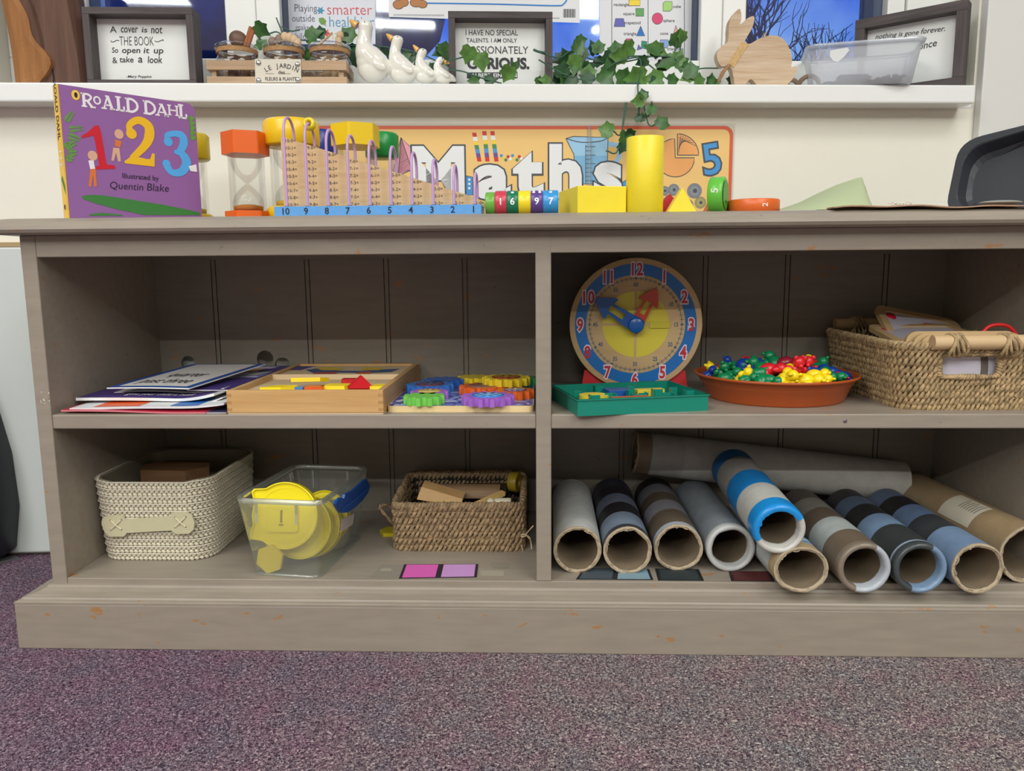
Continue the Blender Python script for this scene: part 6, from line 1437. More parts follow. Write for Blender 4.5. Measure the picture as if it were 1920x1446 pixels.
def drawC(q):
    for u in (1147, 1215, 1283): q.stroke([gp(u, 151), gp(u, -30)], .0011, .0008, 1, FG, 1)
    q.stroke([gp(1147, 151), gp(1283, 151)], .0011, .0008, 1, FG, 1)
    def ol(pts, mt): q.flat([gp(*p) for p in pts], .0008, mt, FG); q.stroke([gp(*p) for p in pts+[pts[0]]], .0009, .0009, 1, FG, 1)
    for s, u, v in (('rectangle', 1165, 9), ('square', 1179, 26), ('trapezoid', 1186, 43), ('triangle', 1181, 63.5), ('hexagon', 1161, 86), ('cube', 1269, 12.5), ('sphere', 1254, 39), ('cone', 1245, 63), ('triangular', 1266, 92), ('prism', 1259, 102)): ptext(q, s, u, v, 5.4, 1, .01, space=1.02)
    ol([(1179, 0), (1200, 0), (1200, 11), (1179, 11)], 2); ol([(1192, 16), (1207, 16), (1207, 30.5), (1192, 30.5)], 3); ol([(1154, 35), (1169, 35), (1172, 50), (1151, 50)], 4)
    ol([(1201, 49), (1209, 67.5), (1193, 67.5)], 5); ol([(1174, 73), (1185, 73), (1189, 80), (1185, 87), (1174, 87), (1171, 80)], 6); ol([(1203, 77), (1213, 78), (1211, 92), (1202, 90)], 9)
    ol([(1243, 6), (1247, 3), (1260, 3), (1260, 17), (1256, 21), (1243, 21)], 7); x, y = gp(1232.5, 35); q.disc(x, y, 10*TX, .0008, 1, FG); q.disc(x, y, 9.2*TX, .0009, 6, FG)
    ol([(1267, 48), (1273, 66), (1262, 66)], 8); ol([(1238, 75), (1252, 75), (1256, 82), (1250, 90), (1240, 89), (1237, 82)], 10); ol([(1197, 84), (1203, 92), (1194, 94)], 4); ol([(1253, 128), (1265, 128), (1265, 140), (1253, 140)], 11)
    ol([(1168, 110), (1174, 114), (1160, 119)], 2); ol([(1208, 128), (1216, 128), (1216, 138), (1208, 138)], 11)
poster('wall_poster', 'white shapes chart naming rectangle square trapezoid triangle, behind the ivy', [(1124, 156), (1300, 156), (1300, -60), (1124, -60)], [P((230, 232, 236), .45), P((84, 86, 92), .6), P((248, 222, 60), .5), P((98, 168, 92), .5), P((98, 102, 186), .5), P((28, 116, 198), .5), P((224, 66, 116), .5), P((170, 220, 120), .5), P((246, 166, 148), .5), P((30, 146, 116), .5), P((142, 170, 226), .5), P((66, 128, 196), .5)], drawC, [(1120, 157), (1312, 157), (1312, -62), (1120, -62)])

# ---- tall piece of bark-edged wood
LX0, LX1 = wat(22, 80, .0).x, wat(158, 80, .0).x
bl = MB(); zs_ = np.linspace(0, .225, 16)
lg = thing('wood_slab', 'tall bark edged slab of brown wood at the left end of the sill', 'wood', MW @ Vector(((LX0+LX1)/2, .01, SILL)), TH)
def lgx(z): return (-.058+.0000-.020*(z/.225)+.004*math.sin(z*18), .0655-.012*(z/.225)**2+.003*math.sin(z*25+1)-(max(0, z-.155)**2)*4)
rings = []
for z in zs_:
    a, c = lgx(z); m = a+(c-a)*.45+.006*math.sin(z*22)
    rings.append([Vector((a, .004, z)), Vector((a+.004, -.020, z)), Vector((a+.018, -.030, z)), Vector((m-.004, -.033, z)), Vector((m, -.0275, z)), Vector((m+.02, -.0265, z)), Vector((c-.014, -.022, z)), Vector((c-.002, -.004, z)), Vector((c-.004, .020, z)), Vector((a+.01, .022, z))])
DKW = wood((78, 54, 44), (112, 82, 68), 'Z', 40, .7, bump=.5); bl.loft(rings, smooth=False); hw2_ = bl.build('heartwood', DKW, lg)
q = MB(); zz = np.linspace(0.0, .224, 26)
edge_ = [(.34+.03*math.sin(z*30)+(.20*math.exp(-((z-.045)/.030)**2))+.04*math.sin(z*70)) for z in zz]
r2 = []
for z, e in zip(zz, edge_):
    a, c = lgx(z); x1_ = a+(c-a)*e
    r2.append([Vector((a-.0012, .004, z)), Vector((a+.003, -.0215, z)), Vector((a+.017, -.0325, z)), Vector((x1_-.010, -.0362, z)), Vector((x1_, -.0345, z)), Vector((x1_+.001, -.026, z))])
q.loft(r2, caps=False, closed=False, smooth=False); w = q.build('bark', wood((134, 88, 48), (176, 124, 74), 'Z', 45, .7, bump=.4), lg); w['label'] = 'orange brown bark edge'
q = MB()
for x, z0, z1 in ((-.002, .150, .190), (.012, 0, .036)): q.stroke([(x, z0), (x+.001, (z0+z1)/2), (x-.001, z1)], .0022, .0001, 0, Matrix(((1, 0, 0, 0), (0, 0, -1, -.0282), (0, 1, 0, 0), (0, 0, 0, 1))))
q.build('crack', P((34, 24, 22), .9), hw2_)

# ---- picture frames
FRM = wood((62, 56, 56), (96, 88, 88), 'X', 60, .6, bump=.3); FRMZ = wood((62, 56, 56), (96, 88, 88), 'Z', 60, .6, bump=.3)
def picture(label, x, y, z, yaw, w, h, bw_, dep, inset_, draw, mats):
    t = thing('picture_frame', label, 'picture frame', MW @ Vector((x, y, z)), TH+yaw)
    for nm, (x0, x1, z0, z1), m in (('frame_top', (-w/2, w/2, h-bw_, h), FRM), ('frame_bottom', (-w/2, w/2, 0, bw_), FRM), ('frame_side', (-w/2, -w/2+bw_, bw_, h-bw_), FRMZ), ('frame_side', (w/2-bw_, w/2, bw_, h-bw_), FRMZ)):
        q = MB(); q.box(x0, x1, 0, dep, z0, z1); q.build(nm, m, t, bevel=.0006)
    q = MB(); q.box(-w/2+bw_*.3, w/2-bw_*.3, dep-.003, dep-.0005, bw_*.3, h-bw_*.3); q.build('back_board', P((70, 64, 60), .8), t)
    Fp = Matrix(((1, 0, 0, 0), (0, 0, -1, inset_), (0, 1, 0, 0), (0, 0, 0, 1)))
    q = MB(); q.rect(-w/2+bw_*.6, w/2-bw_*.6, bw_*.6, h-bw_*.6, 0, 0, Fp); draw(q, Fp, t); q.build('print', mats, t)
    q = MB(); q.rect(-w/2+bw_*.8, w/2-bw_*.8, bw_*.8, h-bw_*.8, .003, 0, Fp); q.build('glass', glassy((255, 255, 255), .05, fres=.3), t)
    return t
def inv_px(t, ins):          # pixel -> flat coordinates on the print plane of frame t
    Mi = t.matrix_basis.inverted(); n = (t.matrix_basis.to_3x3() @ Vector((0, 1, 0))); o_ = t.matrix_basis @ Vector((0, ins, 0))
    def f(u, v): d = ray(u, v); s = (o_-CAM).dot(n)/d.dot(n); q = Mi @ (CAM+d*s); return (q.x, q.z)
    return f
PAPM = [P((246, 249, 246), .6), P((54, 58, 58), .7), P((62, 66, 68), .7)]
def fit(q, Fp, f, s, u0, v0, u1, v1, mat=1, bold=0.0, shear=0.0, z=.0005):
    a, c = f(u0, v1), f(u1, v0); vv, ff = text_mesh(s, bold, shear, 1, 'LEFT'); xs = [p.x for p in vv]; ys = [p.y for p in vv]
    q.add([(a[0]+(p.x-min(xs))/(max(xs)-min(xs))*(c[0]-a[0]), a[1]+(p.y-min(ys))/(max(ys)-min(ys))*(c[1]-a[1]), z) for p in vv], ff, mat, False, Fp)
def zc(zx, zy, ox, oy, k): return (ox+zx/k, oy+zy/k)
y1 = -.020; xa, xb_ = wat(157.5, 80, y1).x, wat(363.5, 80, y1).x; h1 = wat(260, 13, y1).z-SILL
def draw1(q, Fp, t):
    f = inv_px(t, .028)
    for s, x0, y0, x1, y1_, sh, bo_ in (('A', 362, 318, 438, 392, 0, .0), ('cover', 494, 330, 695, 392, .12, .008), ('is', 742, 330, 808, 390, .15, .008), ('not', 855, 325, 985, 402, .12, .008), ('THE BOOK', 480, 440, 880, 545, .05, -.012), ('So', 385, 570, 455, 635, .15, .008), ('open', 508, 590, 722, 660, .12, .01), ('it', 765, 575, 832, 640, .15, .008), ('up', 890, 592, 1000, 665, .12, .01), ('&', 392, 690, 445, 760, .0, 0), ('take', 478, 680, 640, 750, .12, .008), ('a', 700, 690, 748, 752, .12, .008), ('look', 815, 675, 985, 758, .15, .01), ('-Mary Poppins', 560, 905, 858, 942, .2, .01)):
        u0, v0 = zc(x0, y0, 150, 0, 6.4); u1, v1 = zc(x1, y1_, 150, 0, 6.4); fit(q, Fp, f, s, u0, v0, u1, v1, 1, bo_, sh)
    for pts in (((372, 485), (380, 503), (410, 500), (440, 485), (472, 488)), ((895, 490), (930, 503), (965, 490), (1000, 478), (995, 492))): q.stroke([f(*zc(x, y, 150, 0, 6.4)) for x, y in pts], .0010, .0005, 1, Fp)
picture('dark wood box frame with a quote about a cover and a book', (xa+xb_)/2, y1, SILL, 0, xb_-xa, h1, .0115, .040, .028, draw1, PAPM)
y2 = .012; xa, xb_ = wat(841, 80, y2).x, wat(1036, 80, y2).x; h2 = wat(938, 21, y2).z-SILL
def draw2(q, Fp, t):
    f = inv_px(t, .028); K = 4.571
    for s, x0, y0, x1, y1_, bo_ in (('I HAVE NO SPECIAL', 1066, 258, 1512, 303, .006), ('TALENTS. I AM ONLY', 1072, 330, 1506, 364, .006), ('PASSIONATELY', 1068, 398, 1602, 460, .0), ('CURIOUS.', 1078, 494, 1612, 594, .045)):
        u0, v0 = zc(x0, y0, 640, 0, K); u1, v1 = zc(x1, y1_, 640, 0, K); fit(q, Fp, f, s, u0, v0, u1, v1, 2, bo_)
    q.flat([f(*zc(x, y, 640, 0, K)) for x, y in ((1076, 622), (1510, 620), (1510, 672), (1076, 674))], .0005, 2, Fp)
    u0, v0 = zc(1112, 630, 640, 0, K); u1, v1 = zc(1504, 664, 640, 0, K); fit(q, Fp, f, 'ALBERT EINSTEIN', u0, v0, u1, v1, 0, .02, 0, .0008)
picture('dark wood box frame with the curious quote in capitals, right of the geese', (xa+xb_)/2, y2, SILL, 0, xb_-xa, h2, .0118, .040, .028, draw2, PAPM)
# third frame stands turned, its right edge forward
yR3 = -.040; zt3 = wat(1815, -3, yR3).z; yL3 = yR3
for i in range(200):
    yL3 = yR3+.001*i
    if wat(1604, 38, yL3).z >= zt3: break
pL3, pR3 = wat(1604, 38, yL3), wat(1816, -3, yR3); a3 = math.atan2(pR3.y-pL3.y, pR3.x-pL3.x); w3 = math.hypot(pR3.x-pL3.x, pR3.y-pL3.y)
def draw3(q, Fp, t):
    f = inv_px(t, .028); K = 6.857
    def lineword(s, x0, y0, x1, y1_, hh):
        vv, ff = text_mesh(s, .008, .2, 1, 'LEFT'); xs = [p.x for p in vv]; ys = [p.y for p in vv]; A_ = Vector((*f(*zc(x0, y0, 1580, 0, K)), 0)); B_ = Vector((*f(*zc(x1, y1_, 1580, 0, K)), 0)); d = (B_-A_); s_ = d.length/(max(xs)-min(xs)); n = Vector((-d.y, d.x, 0)).normalized(); d.normalize()
        q.add([tuple(A_+d*((p.x-min(xs))*s_)+n*(p.y*s_*hh)+Vector((0, 0, .0005))) for p in vv], ff, 1, False, Fp)
    lineword('forever.', 1015, 446, 1325, 408, 1.05); lineword('nothing is gone', 430, 512, 985, 452, 1.0); lineword('once', 985, 650, 1220, 598, 1.1)
picture('dark wood box frame at the right end of the sill, behind the plastic tub', (pL3.x+pR3.x)/2, (pL3.y+pR3.y)/2, SILL, a3, w3, zt3-SILL, .0175, .034, .022, draw3, PAPM)

# ---- crate with three jars
yc = -.030; cxa, cxb = wat(387, 135, yc).x, wat(650, 135, yc).x; cdep = .082; zc1, zc0 = wat(500, 113, yc).z, wat(500, 131, yc).z; zd1 = wat(500, 143.5, yc).z
cr = wthing('wooden_crate', 'small slatted wooden crate with a cream metal plaque, holding three glass jars', 'crate', (cxa+cxb)/2, yc+cdep/2, SILL)
CRW = wood((168, 140, 112), (204, 176, 144), 'X', 60, .7); hw_ = (cxb-cxa)/2
for nm, z0, z1 in (('slat', zc0-SILL, zc1-SILL), ('slat', .002, zd1-SILL)):
    for ya, yb_ in ((-cdep/2, -cdep/2+.006), (cdep/2-.006, cdep/2)):
        q = MB(); q.box(-hw_, hw_, ya, yb_, z0, z1); q.build(nm, CRW, cr, bevel=.0006)
    for xa_, xb2 in ((-hw_, -hw_+.006), (hw_-.006, hw_)):
        q = MB(); q.box(xa_, xb2, -cdep/2+.0062, cdep/2-.0062, z0, z1); q.build('end_slat', CRW, cr, bevel=.0006)
for sx_ in (-1, 1):
    for sy_ in (-1, 1):
        q = MB(); x = sx_*(hw_-.0105); y = sy_*(cdep/2-.0105); q.box(x-.004, x+.004, y-.004, y+.004, .002, zc1-SILL-.002); q.build('corner_post', CRW, cr)
q = MB(); q.box(-hw_+.006, hw_-.006, -cdep/2+.0062, cdep/2-.0062, 0, .003); q.build('bottom', CRW, cr)
Fq = MW @ Matrix(((1, 0, 0, 0), (0, 0, -1, yc-.0005), (0, 1, 0, 0), (0, 0, 0, 1)))
def cp_(u, v): p = wat(u, v, yc-.001); return (p.x, p.z)
q = MB(); pq_ = [cp_(478, 111), cp_(564, 111), cp_(565, 154.5), cp_(479, 154.5)]; q.prism(pq_, 0, .0012, 0, Fq)
import itertools
ctr = cp_(521.5, 0)[0]
word = 'LE JARDIN'; R_arc = .052; zbase = cp_(521, 122)[1]-R_arc-.002
for i, ch in enumerate(word):
    a = math.radians((i-4)*7.0); x = ctr+R_arc*math.sin(a)*1.0; y = zbase+R_arc*math.cos(a)
    if ch != ' ': q.text(ch, .0110, x, y-.0030, .0016, 1, Fq, bold=.012, rot=-a, sx=.9)
q.text('des', .0085, ctr, cp_(521, 139)[1], .0016, 1, Fq, bold=.015); q.text('FLEURS & PLANTES', .0082, ctr, cp_(521, 151.5)[1], .0016, 1, Fq, bold=.012, sx=.83)
for a_, c_ in ((498, 514), (530, 545)): q.rect(cp_(a_, 139)[0], cp_(c_, 139)[0], cp_(a_, 138.6)[1], cp_(a_, 138)[1], .0016, 1, Fq)
w = q.build('plaque', [P((216, 210, 194), .4), P((70, 68, 66), .6)], cr, world=True); plq_ = w; w['label'] = 'cream metal plaque'
for u, v in ((485, 118), (558, 121), (485, 151), (559, 150)):
    q = MB(); x, z_ = cp_(u, v); q.lathe([(.0046, 0), (.0042, .0014), (.0022, .0022), (.0001, .0024)], 16, 0, Fq @ TR(x, z_, .0012)); q.build('screw', P((190, 190, 188), .25, metal=.9), plq_, world=True)
JG = glassy((253, 254, 254), .12); TWI = P((190, 150, 104), .85, var=.2, vscale=300, bump=.5, bscale=600)
NUT = wood((112, 80, 62), (140, 102, 80), 'Z', 90, .6); LWD = P((206, 178, 140), .6, var=.1)
yj = yc+cdep/2
for k, (u, lab) in enumerate(((444, 'left glass jar in the crate, a brown seed pod and cinnamon on its lid'), (532, 'middle glass jar in the crate, with pale shells tied on its lid'), (618, 'right glass jar in the crate, with a wooden peg tied on its lid'))):
    x = wat(u, 90, yj).x; zl = wat(u, 75, yj-.033).z-SILL-.003; zn = wat(u, 89, yj-.033).z-SILL-.003
    j = wthing('glass_jar', lab, 'jar', x, yj, SILL+.0032, 0, 'glass jars in the wooden crate')
    rj = .0385; H_ = zn-.006
    q = MB(); pr_ = smoothpts([(.0001, .0015, 0), (rj*.85, .001, 0), (rj, .008, 0), (rj, H_*.55, 0), (rj*.97, H_*.80, 0), (rj*.86, H_*.95, 0), (rj*.82, zn, 0), (rj*.84, zn+.004, 0)], 4); q.lathe([(max(p.x, .0001), p.y) for p in pr_], 36); q.build('glass_body', JG, j)
    q = MB(); q.lathe([(.0001, zl-.001), (rj*.80, zl), (rj*.95, zl-.003), (rj*.98, zl-.008), (rj*.9, zn+.005), (rj*.5, zn+.004), (.0001, zn+.004)], 36); lid_ = q.build('glass_lid', JG, j)
    q = MB()
    for i in range(4): q.tube([((rj*.86+.0012)*math.cos(a), (rj*.86+.0012)*math.sin(a), zn-.0035+i*.0019) for a in np.linspace(0, 6.283, 40)], .0012, 6, 0)
    tw_ = q.build('twine', TWI, j)
    q = MB(); rn = random.Random(k+3)
    for i in range(9):
        a = rn.uniform(0, 6.28); rr_ = rn.uniform(.004, .022); q.ell((rr_*math.cos(a), rr_*math.sin(a), .012+.0085*(i % 5)), (rn.uniform(.006, .010), rn.uniform(.005, .009), rn.uniform(.010, .014)), n=9, m=7)
    for i in range(4): a = rn.uniform(0, 6.28); q.tube([(.018*math.cos(a), .018*math.sin(a), .006), (.014*math.cos(a+2), .014*math.sin(a+2), H_*.9)], .0036, 7)
    q.build('contents', (NUT, LWD, LWD)[k], j)
    if k == 0:
        q = MB(); q.ell((0, 0, 0), (.0165, .011, .0145), 0, TR(.006, -.010, zl+.007) @ RY(.5)); w = q.build('seed_pod', P((104, 76, 62), .5, var=.1), lid_)
        q = MB(); q.tube([(.018, -.014, zl-.008), (.030, -.012, zl+.027)], .0042, 8); q.tube([(.024, -.018, zl-.008), (.034, -.016, zl+.020)], .0036, 8); q.build('cinnamon_stick', wood((140, 84, 50), (172, 110, 70), 'Z', 80, .7), lid_)
    elif k == 1:
        q = MB()
        for i, (dx_, dz__, c_) in enumerate(((-.004, .006, 0), (.006, .010, 1), (.014, .009, 1), (.022, .005, 1), (-.016, .002, 0), (.027, .000, 1))): q.ell((dx_, -.014, zl+dz__), (.0075, .006, .0085), c_, None, 10, 8)
        q.build('shells', [P((140, 120, 104), .6), P((212, 184, 148), .6)], lid_)
    else:
        q = MB(); q.ell((.021, -.010, zl+.014), (.0066, .0066, .0070)); q.lathe([(.0001, 0), (.0052, 0), (.0062, .006), (.0050, .017), (.0001, .018)], 14, 0, TR(.018, -.012, zl-.008)); q.build('wooden_peg', LWD, lid_)
        q = MB(); q.tube(smoothpts([(-.012, -.032, zn+.004), (.0, -.034, zl+.001), (.008, -.030, zl+.010), (.010, -.028, zl+.013)], 4), .0016, 6); q.build('twine_knot', TWI, tw_)

# ---- ceramic geese
yg = -.002
gs = wthing('goose_figurine', 'glossy white ceramic figurine of four geese in a row from large to small', 'figurine', wat(750, 150, yg).x, yg, SILL)
GO = gs.matrix_basis.inverted(); CER = P((240, 238, 228), .06, spec=.6, coat=.5); BEAK = P((240, 184, 96), .15, coat=.4)
gz_ = bpy.data.materials
def gpt(zx, zy, y=0.0):     # crop coordinates (x8, origin 640,20) -> figurine coordinates at depth y
    p = wat(640+zx/8.0, 20+zy/8.0, yg); return Vector((p.x, yg+y, p.z))
def goose(spine, belly, wing, bk, eye, scale):
    q = MB(); Mi = MWI
    base_ = MW @ Vector((wat(750, 150, yg).x, yg, SILL)); 
    loc = lambda p: gs.matrix_basis.inverted() @ (MW @ p)
    pts = [loc(gpt(x, y)) for x, y, r in spine]; rs = [r*.000122*(1.15 if i < 5 else 1.02) for i, (x, y, r) in enumerate(spine)]
    P3 = smoothpts(pts, 5); R3 = []
    for i in range(len(rs)-1):
        for k in range(5): R3.append(rs[i]+(rs[i+1]-rs[i])*(k/5))
    R3.append(rs[-1])
    q.tube(P3, R3, 20)
    for x, y, rx, ry in belly:
        c = loc(gpt(x, y)); q.ell(tuple(c), (rx*.000122, min(rx, ry)*.000122*.85, ry*.000122), 0, None, 20, 14)
    for x, y, rx, ry, rot in wing:
        c = loc(gpt(x, y)); 
        for s_ in (-1, 1): q.ell((0, 0, 0), (rx*.000122, .004*scale, ry*.000122), 0, TR(c.x, s_*.0195*scale, c.z) @ RY(rot), 16, 10)
    for v in q.v: v.z = max(v.z, .0002)
    o = q.build('goose', CER, gs)
    rm = o.modifiers.new('remesh', 'REMESH'); rm.mode = 'VOXEL'; rm.voxel_size = .0016; rm.use_smooth_shade = True
    sm = o.modifiers.new('smooth', 'SMOOTH'); sm.factor = .5; sm.iterations = 3
    a, c = loc(gpt(*bk[0])), loc(gpt(*bk[1])); c = a+(c-a)*1.12; q = MB(); m = a.lerp(c, .5)
    q.tube([a, a.lerp(c, .35), a.lerp(c, .8), c], [.0095*scale, .0082*scale, .0046*scale, .0016*scale], 12, flatten=.75); w = q.build('beak', BEAK, o); w['label'] = 'orange beak'
    q = MB(); e_ = loc(gpt(*eye))
    for s_ in (-1, 1): q.ell((e_.x, s_*.0098*scale*1.02, e_.z), .0011, 0, None, 8, 6)
    q.build('eye', P((60, 62, 50), .3), gs) if False else None
    for s_ in (-1, 1):
        q = MB(); q.ell((e_.x, s_*.0112*scale, e_.z), (.0012, .0011, .0014), 0, None, 8, 6); q.build('eye', P((96, 98, 84), .3), o)
goose([(760, 960, 20), (720, 900, 90), (600, 850, 150), (480, 760, 160), (380, 640, 150), (345, 520, 118), (350, 420, 98), (360, 320, 96), (365, 240, 106), (370, 180, 88), (372, 150, 45)], [(470, 880, 215, 190), (420, 760, 190, 190)], [(590, 860, 110, 60, .5)], ((235, 230), (135, 150)), (362, 198), 1.0)
goose([(1180, 980, 20), (1130, 940, 70), (1000, 900, 110), (900, 830, 120), (830, 730, 105), (805, 640, 82), (815, 560, 75), (832, 490, 80), (845, 430, 84), (850, 385, 55)], [(930, 950, 195, 140), (880, 840, 140, 150)], [(1010, 910, 90, 50, .5)], ((765, 430), (685, 358)), (848, 418), .8)
goose([(1470, 1010, 15), (1420, 990, 50), (1320, 960, 80), (1240, 890, 84), (1190, 800, 72), (1180, 730, 60), (1200, 660, 64), (1222, 610, 66), (1228, 575, 40)], [(1260, 990, 150, 100), (1220, 900, 100, 110)], [(1340, 960, 65, 36, .5)], ((1148, 598), (1082, 522)), (1230, 605), .64)
goose([(1720, 1060, 14), (1660, 1020, 44), (1560, 980, 66), (1480, 920, 64), (1440, 850, 52), (1450, 790, 46), (1480, 745, 50), (1505, 720, 46), (1512, 700, 28)], [(1530, 1020, 130, 76), (1460, 960, 84, 90)], [(1580, 990, 55, 28, .5)], ((1545, 770), (1615, 790)), (1520, 722), .55)

# ---- wooden rabbit
yb2 = -.012
rb = wthing('wooden_rabbit', 'cut out wooden rabbit ornament with a raffia bow, beside the plastic tub', 'ornament', wat(1420, 150, yb2).x, yb2, SILL)
def rp(zx, zy): p = wat(1340+zx/8.505, zy/8.505, yb2); q = rb.matrix_basis.inverted() @ (MW @ p); return (q.x, max(q.z, 0.0))
ro = [(35, 870), (60, 800), (110, 740), (180, 690), (210, 655), (222, 560), (222, 460), (240, 340), (275, 270), (330, 190), (385, 142), (405, 145), (425, 220), (425, 300), (408, 405), (470, 340), (540, 280), (615, 255), (635, 290), (622, 370), (590, 460), (540, 550), (485, 645), (492, 672), (540, 700), (600, 680), (700, 620), (800, 585), (870, 567), (960, 565), (1050, 592), (1120, 650), (1180, 745), (1222, 850), (1235, 960), (1222, 1070), (1280, 1055), (1312, 1090), (1302, 1150), (1250, 1250), (1170, 1345), (1160, 1420), (700, 1420), (660, 1340), (580, 1262), (500, 1330), (480, 1420), (330, 1420), (318, 1330), (295, 1200), (260, 1085), (200, 1045), (140, 1058), (90, 1040), (50, 960)]
Mr = Matrix(((1, 0, 0, 0), (0, 0, 1, 0), (0, 1, 0, 0), (0, 0, 0, 1)))
pts_ = [rp(*p) for p in ro]; sp2 = [(p.x, max(0, p.y)) for p in smoothpts([(x, y, 0) for x, y in pts_], 3, True)]
q = MB(); q.prism(sp2, 0, .018, 0, Mr); q.build('body', wood((186, 156, 124), (222, 202, 176), 'X', 90, .75, bump=.6), rb)
q = MB(); RAF = P((206, 172, 118), .8, var=.15, vscale=200)
q.loft([[Vector((rp(x, y)[0], yy, rp(x, y)[1])) for x, y in ((430, 670), (540, 705))] + [Vector((rp(x, y)[0], yy, rp(x, y)[1])) for x, y in ((300, 1075), (195, 1030))] for yy in (-.0012, .0192)], smooth=False)
q.build('raffia_band', RAF, rb)
q = MB(); q.tube(smoothpts([(*rp(215, 1060), 0)] and [Vector((rp(225, 1050)[0], -.004, rp(225, 1050)[1])), Vector((rp(140, 1130)[0], -.008, rp(140, 1130)[1])), Vector((rp(75, 1250)[0], -.006, rp(75, 1250)[1])), Vector((rp(40, 1320)[0], -.003, rp(40, 1320)[1]))], 4), [.0046]*4+[.0055]*4+[.0045]*4+[.002], 8, flatten=.5); q.build('raffia_tail', P((164, 122, 84), .8), rb)
q = MB()
for dx_, dz_2 in ((-.0015, .006), (.001, .008), (.004, .009), (.0, .004)): q.tube([Vector((rp(815, 575)[0], .008, rp(815, 575)[1]-.002)), Vector((rp(815, 575)[0]+dx_, .006, rp(815, 575)[1]+dz_2))], .0006, 4)
q.build('twine_tuft', P((220, 200, 170), .8), rb)
# brown wooden scroll behind the tub
q = MB(); ys_ = .035
q.tube(smoothpts([MW @ Vector((wat(u, v, ys_).x, ys_, max(wat(u, v, ys_).z, SILL+.004))) for u, v in ((1474, 166), (1478, 152), (1488, 150.5), (1497, 157), (1503, 150), (1512, 144), (1524, 143), (1534, 152), (1536, 166))], 5), .0042, 8)
tag(q.build('wooden_scroll', P((160, 134, 112), .6, var=.08)), 'curved brown wooden ornament half hidden behind the plastic tub', 'ornament')

# ---- cloudy plastic tub
yt_ = -.050; tb = wthing('plastic_tub', 'cloudy plastic tub of gravel overhanging the front of the sill', 'tub', wat(1622, 157, yt_).x, yt_+.046, SILL, math.radians(-17))
xl_, xr_ = -.084, .106; ht = .0715
def tbr(f, off=0.0): e = -.013*(1-f)+off; return [Vector((x, y, .0008+ht*f)) for x, y in rrect(xl_-e, xr_+e, -.052-e*.8, .060+e, .022, 6)]
TBM = glassy((244, 248, 252), .10, .66, (246, 248, 252), .25)
q = MB(); q.loft([tbr(0, -.004), tbr(.02, 0), tbr(.4), tbr(.9)], caps=False); q.add(tbr(0, -.004), [tuple(range(len(tbr(0))))]); tbo_ = q.build('tub_body', TBM, tb)
q = MB(); q.loft([tbr(.90, .0), tbr(.90, .0035), tbr(.99, .0045), tbr(1.0, .003), tbr(1.0, .0)], caps=False); q.build('rim', glassy((240, 244, 248), .2, .72, (226, 232, 238), .2), tb)
q = MB(); Ft = Matrix(((1, 0, 0, 0), (0, -.13, -1, -.0485), (0, 1, -.13, .046), (0, 0, 0, 1)))
q.flat([(-.048, .014), (-.020, .017), (-.016, .012), (-.018, .010), (-.024, .002), (-.034, -.006), (-.042, -.003), (-.048, .004)], .0004, 0, Ft); q.build('label_remnant', P((228, 232, 232), .6), tbo_)
q = MB(); rn = random.Random(8)
for k in range(240): 
    x = rn.uniform(xl_+.026, xr_-.026); y = rn.uniform(-.032, .044); q.ell((x, y, .004+rn.uniform(0, .015)*(.4+.6*(x+.1)/.2)), (rn.uniform(.003, .007), rn.uniform(.003, .006), rn.uniform(.002, .004)), rn.randrange(3), None, 6, 4)
o = q.build('gravel', [P((86, 82, 86), .8), P((136, 124, 110), .8), P((60, 60, 70), .8)], tb); o['kind'] = 'stuff'
q = MB(); q.box(-.020, .034, .022, .046, .006, .034, 0, RZ(.1)); q.build('dark_packet', P((94, 98, 116), .6), tb, bevel=.004)

# ---- ivy garland
iv = wthing('ivy_garland', 'artificial ivy garland trailing along the sill and hanging down over its edge', 'garland', wat(1190, 150, .0).x, .0, SILL)
IVL = [P((62, 104, 50), .38, var=.4, vscale=90), P((86, 128, 58), .38, var=.4, vscale=90), P((40, 78, 44), .38, var=.35, vscale=90)]; IVV = P((108, 146, 74), .5)
STM = P((56, 98, 78), .5); fo = MB(); sm_ = MB(); rn = random.Random(13)
LEAF = [(0, -.02), (.24, -.14), (.52, .06), (.48, .28), (.60, .56), (.36, .66), (.18, .84), (0, 1.12), (-.20, .82), (-.38, .64), (-.58, .58), (-.46, .28), (-.50, .06), (-.24, -.14)]
def leaf(u, v, px, ang, y, mt=None, fold=.25, tiltx=None):
    p = wat(u, v, y); s = px*.00098*.82; mt = rn.randrange(3) if mt is None else mt
    ta = rn.uniform(-.45, .45) if tiltx is None else tiltx; tb_ = rn.uniform(-.5, .5)
    M = MW @ TR(p.x, y, p.z) @ Matrix(((1, 0, 0, 0), (0, 0, -1, 0), (0, 1, 0, 0), (0, 0, 0, 1))) @ RZ(math.radians(ang-90)) @ RX(ta) @ RY(tb_) @ TR(0, -.45*s, 0)
    n = len(LEAF); c = []
    for x, y_ in LEAF: c.append(Vector((x*s*.95, y_*s, abs(x)*s*fold-.12*s*(y_-.4)**2)))
    mid = [Vector((0, t*s, -.02*s)) for t in (.0, .35, .7)]
    vs_ = c+mid
    fs = [(n, 0, 1), (n, 1, 2), (n, 2, 3), (n+1, n, 3), (n+1, 3, 4), (n+1, 4, 5), (n+2, n+1, 5), (n+2, 5, 6), (n+2, 6, 7), (n+2, 7, 8), (n+2, 8, 9), (n+1, n+2, 9), (n+1, 9, 10), (n+1, 10, 11), (n, n+1, 11), (n, 11, 12), (n, 12, 13), (n, 13, 0)]
    fo.add(vs_, fs, mt, True, M)
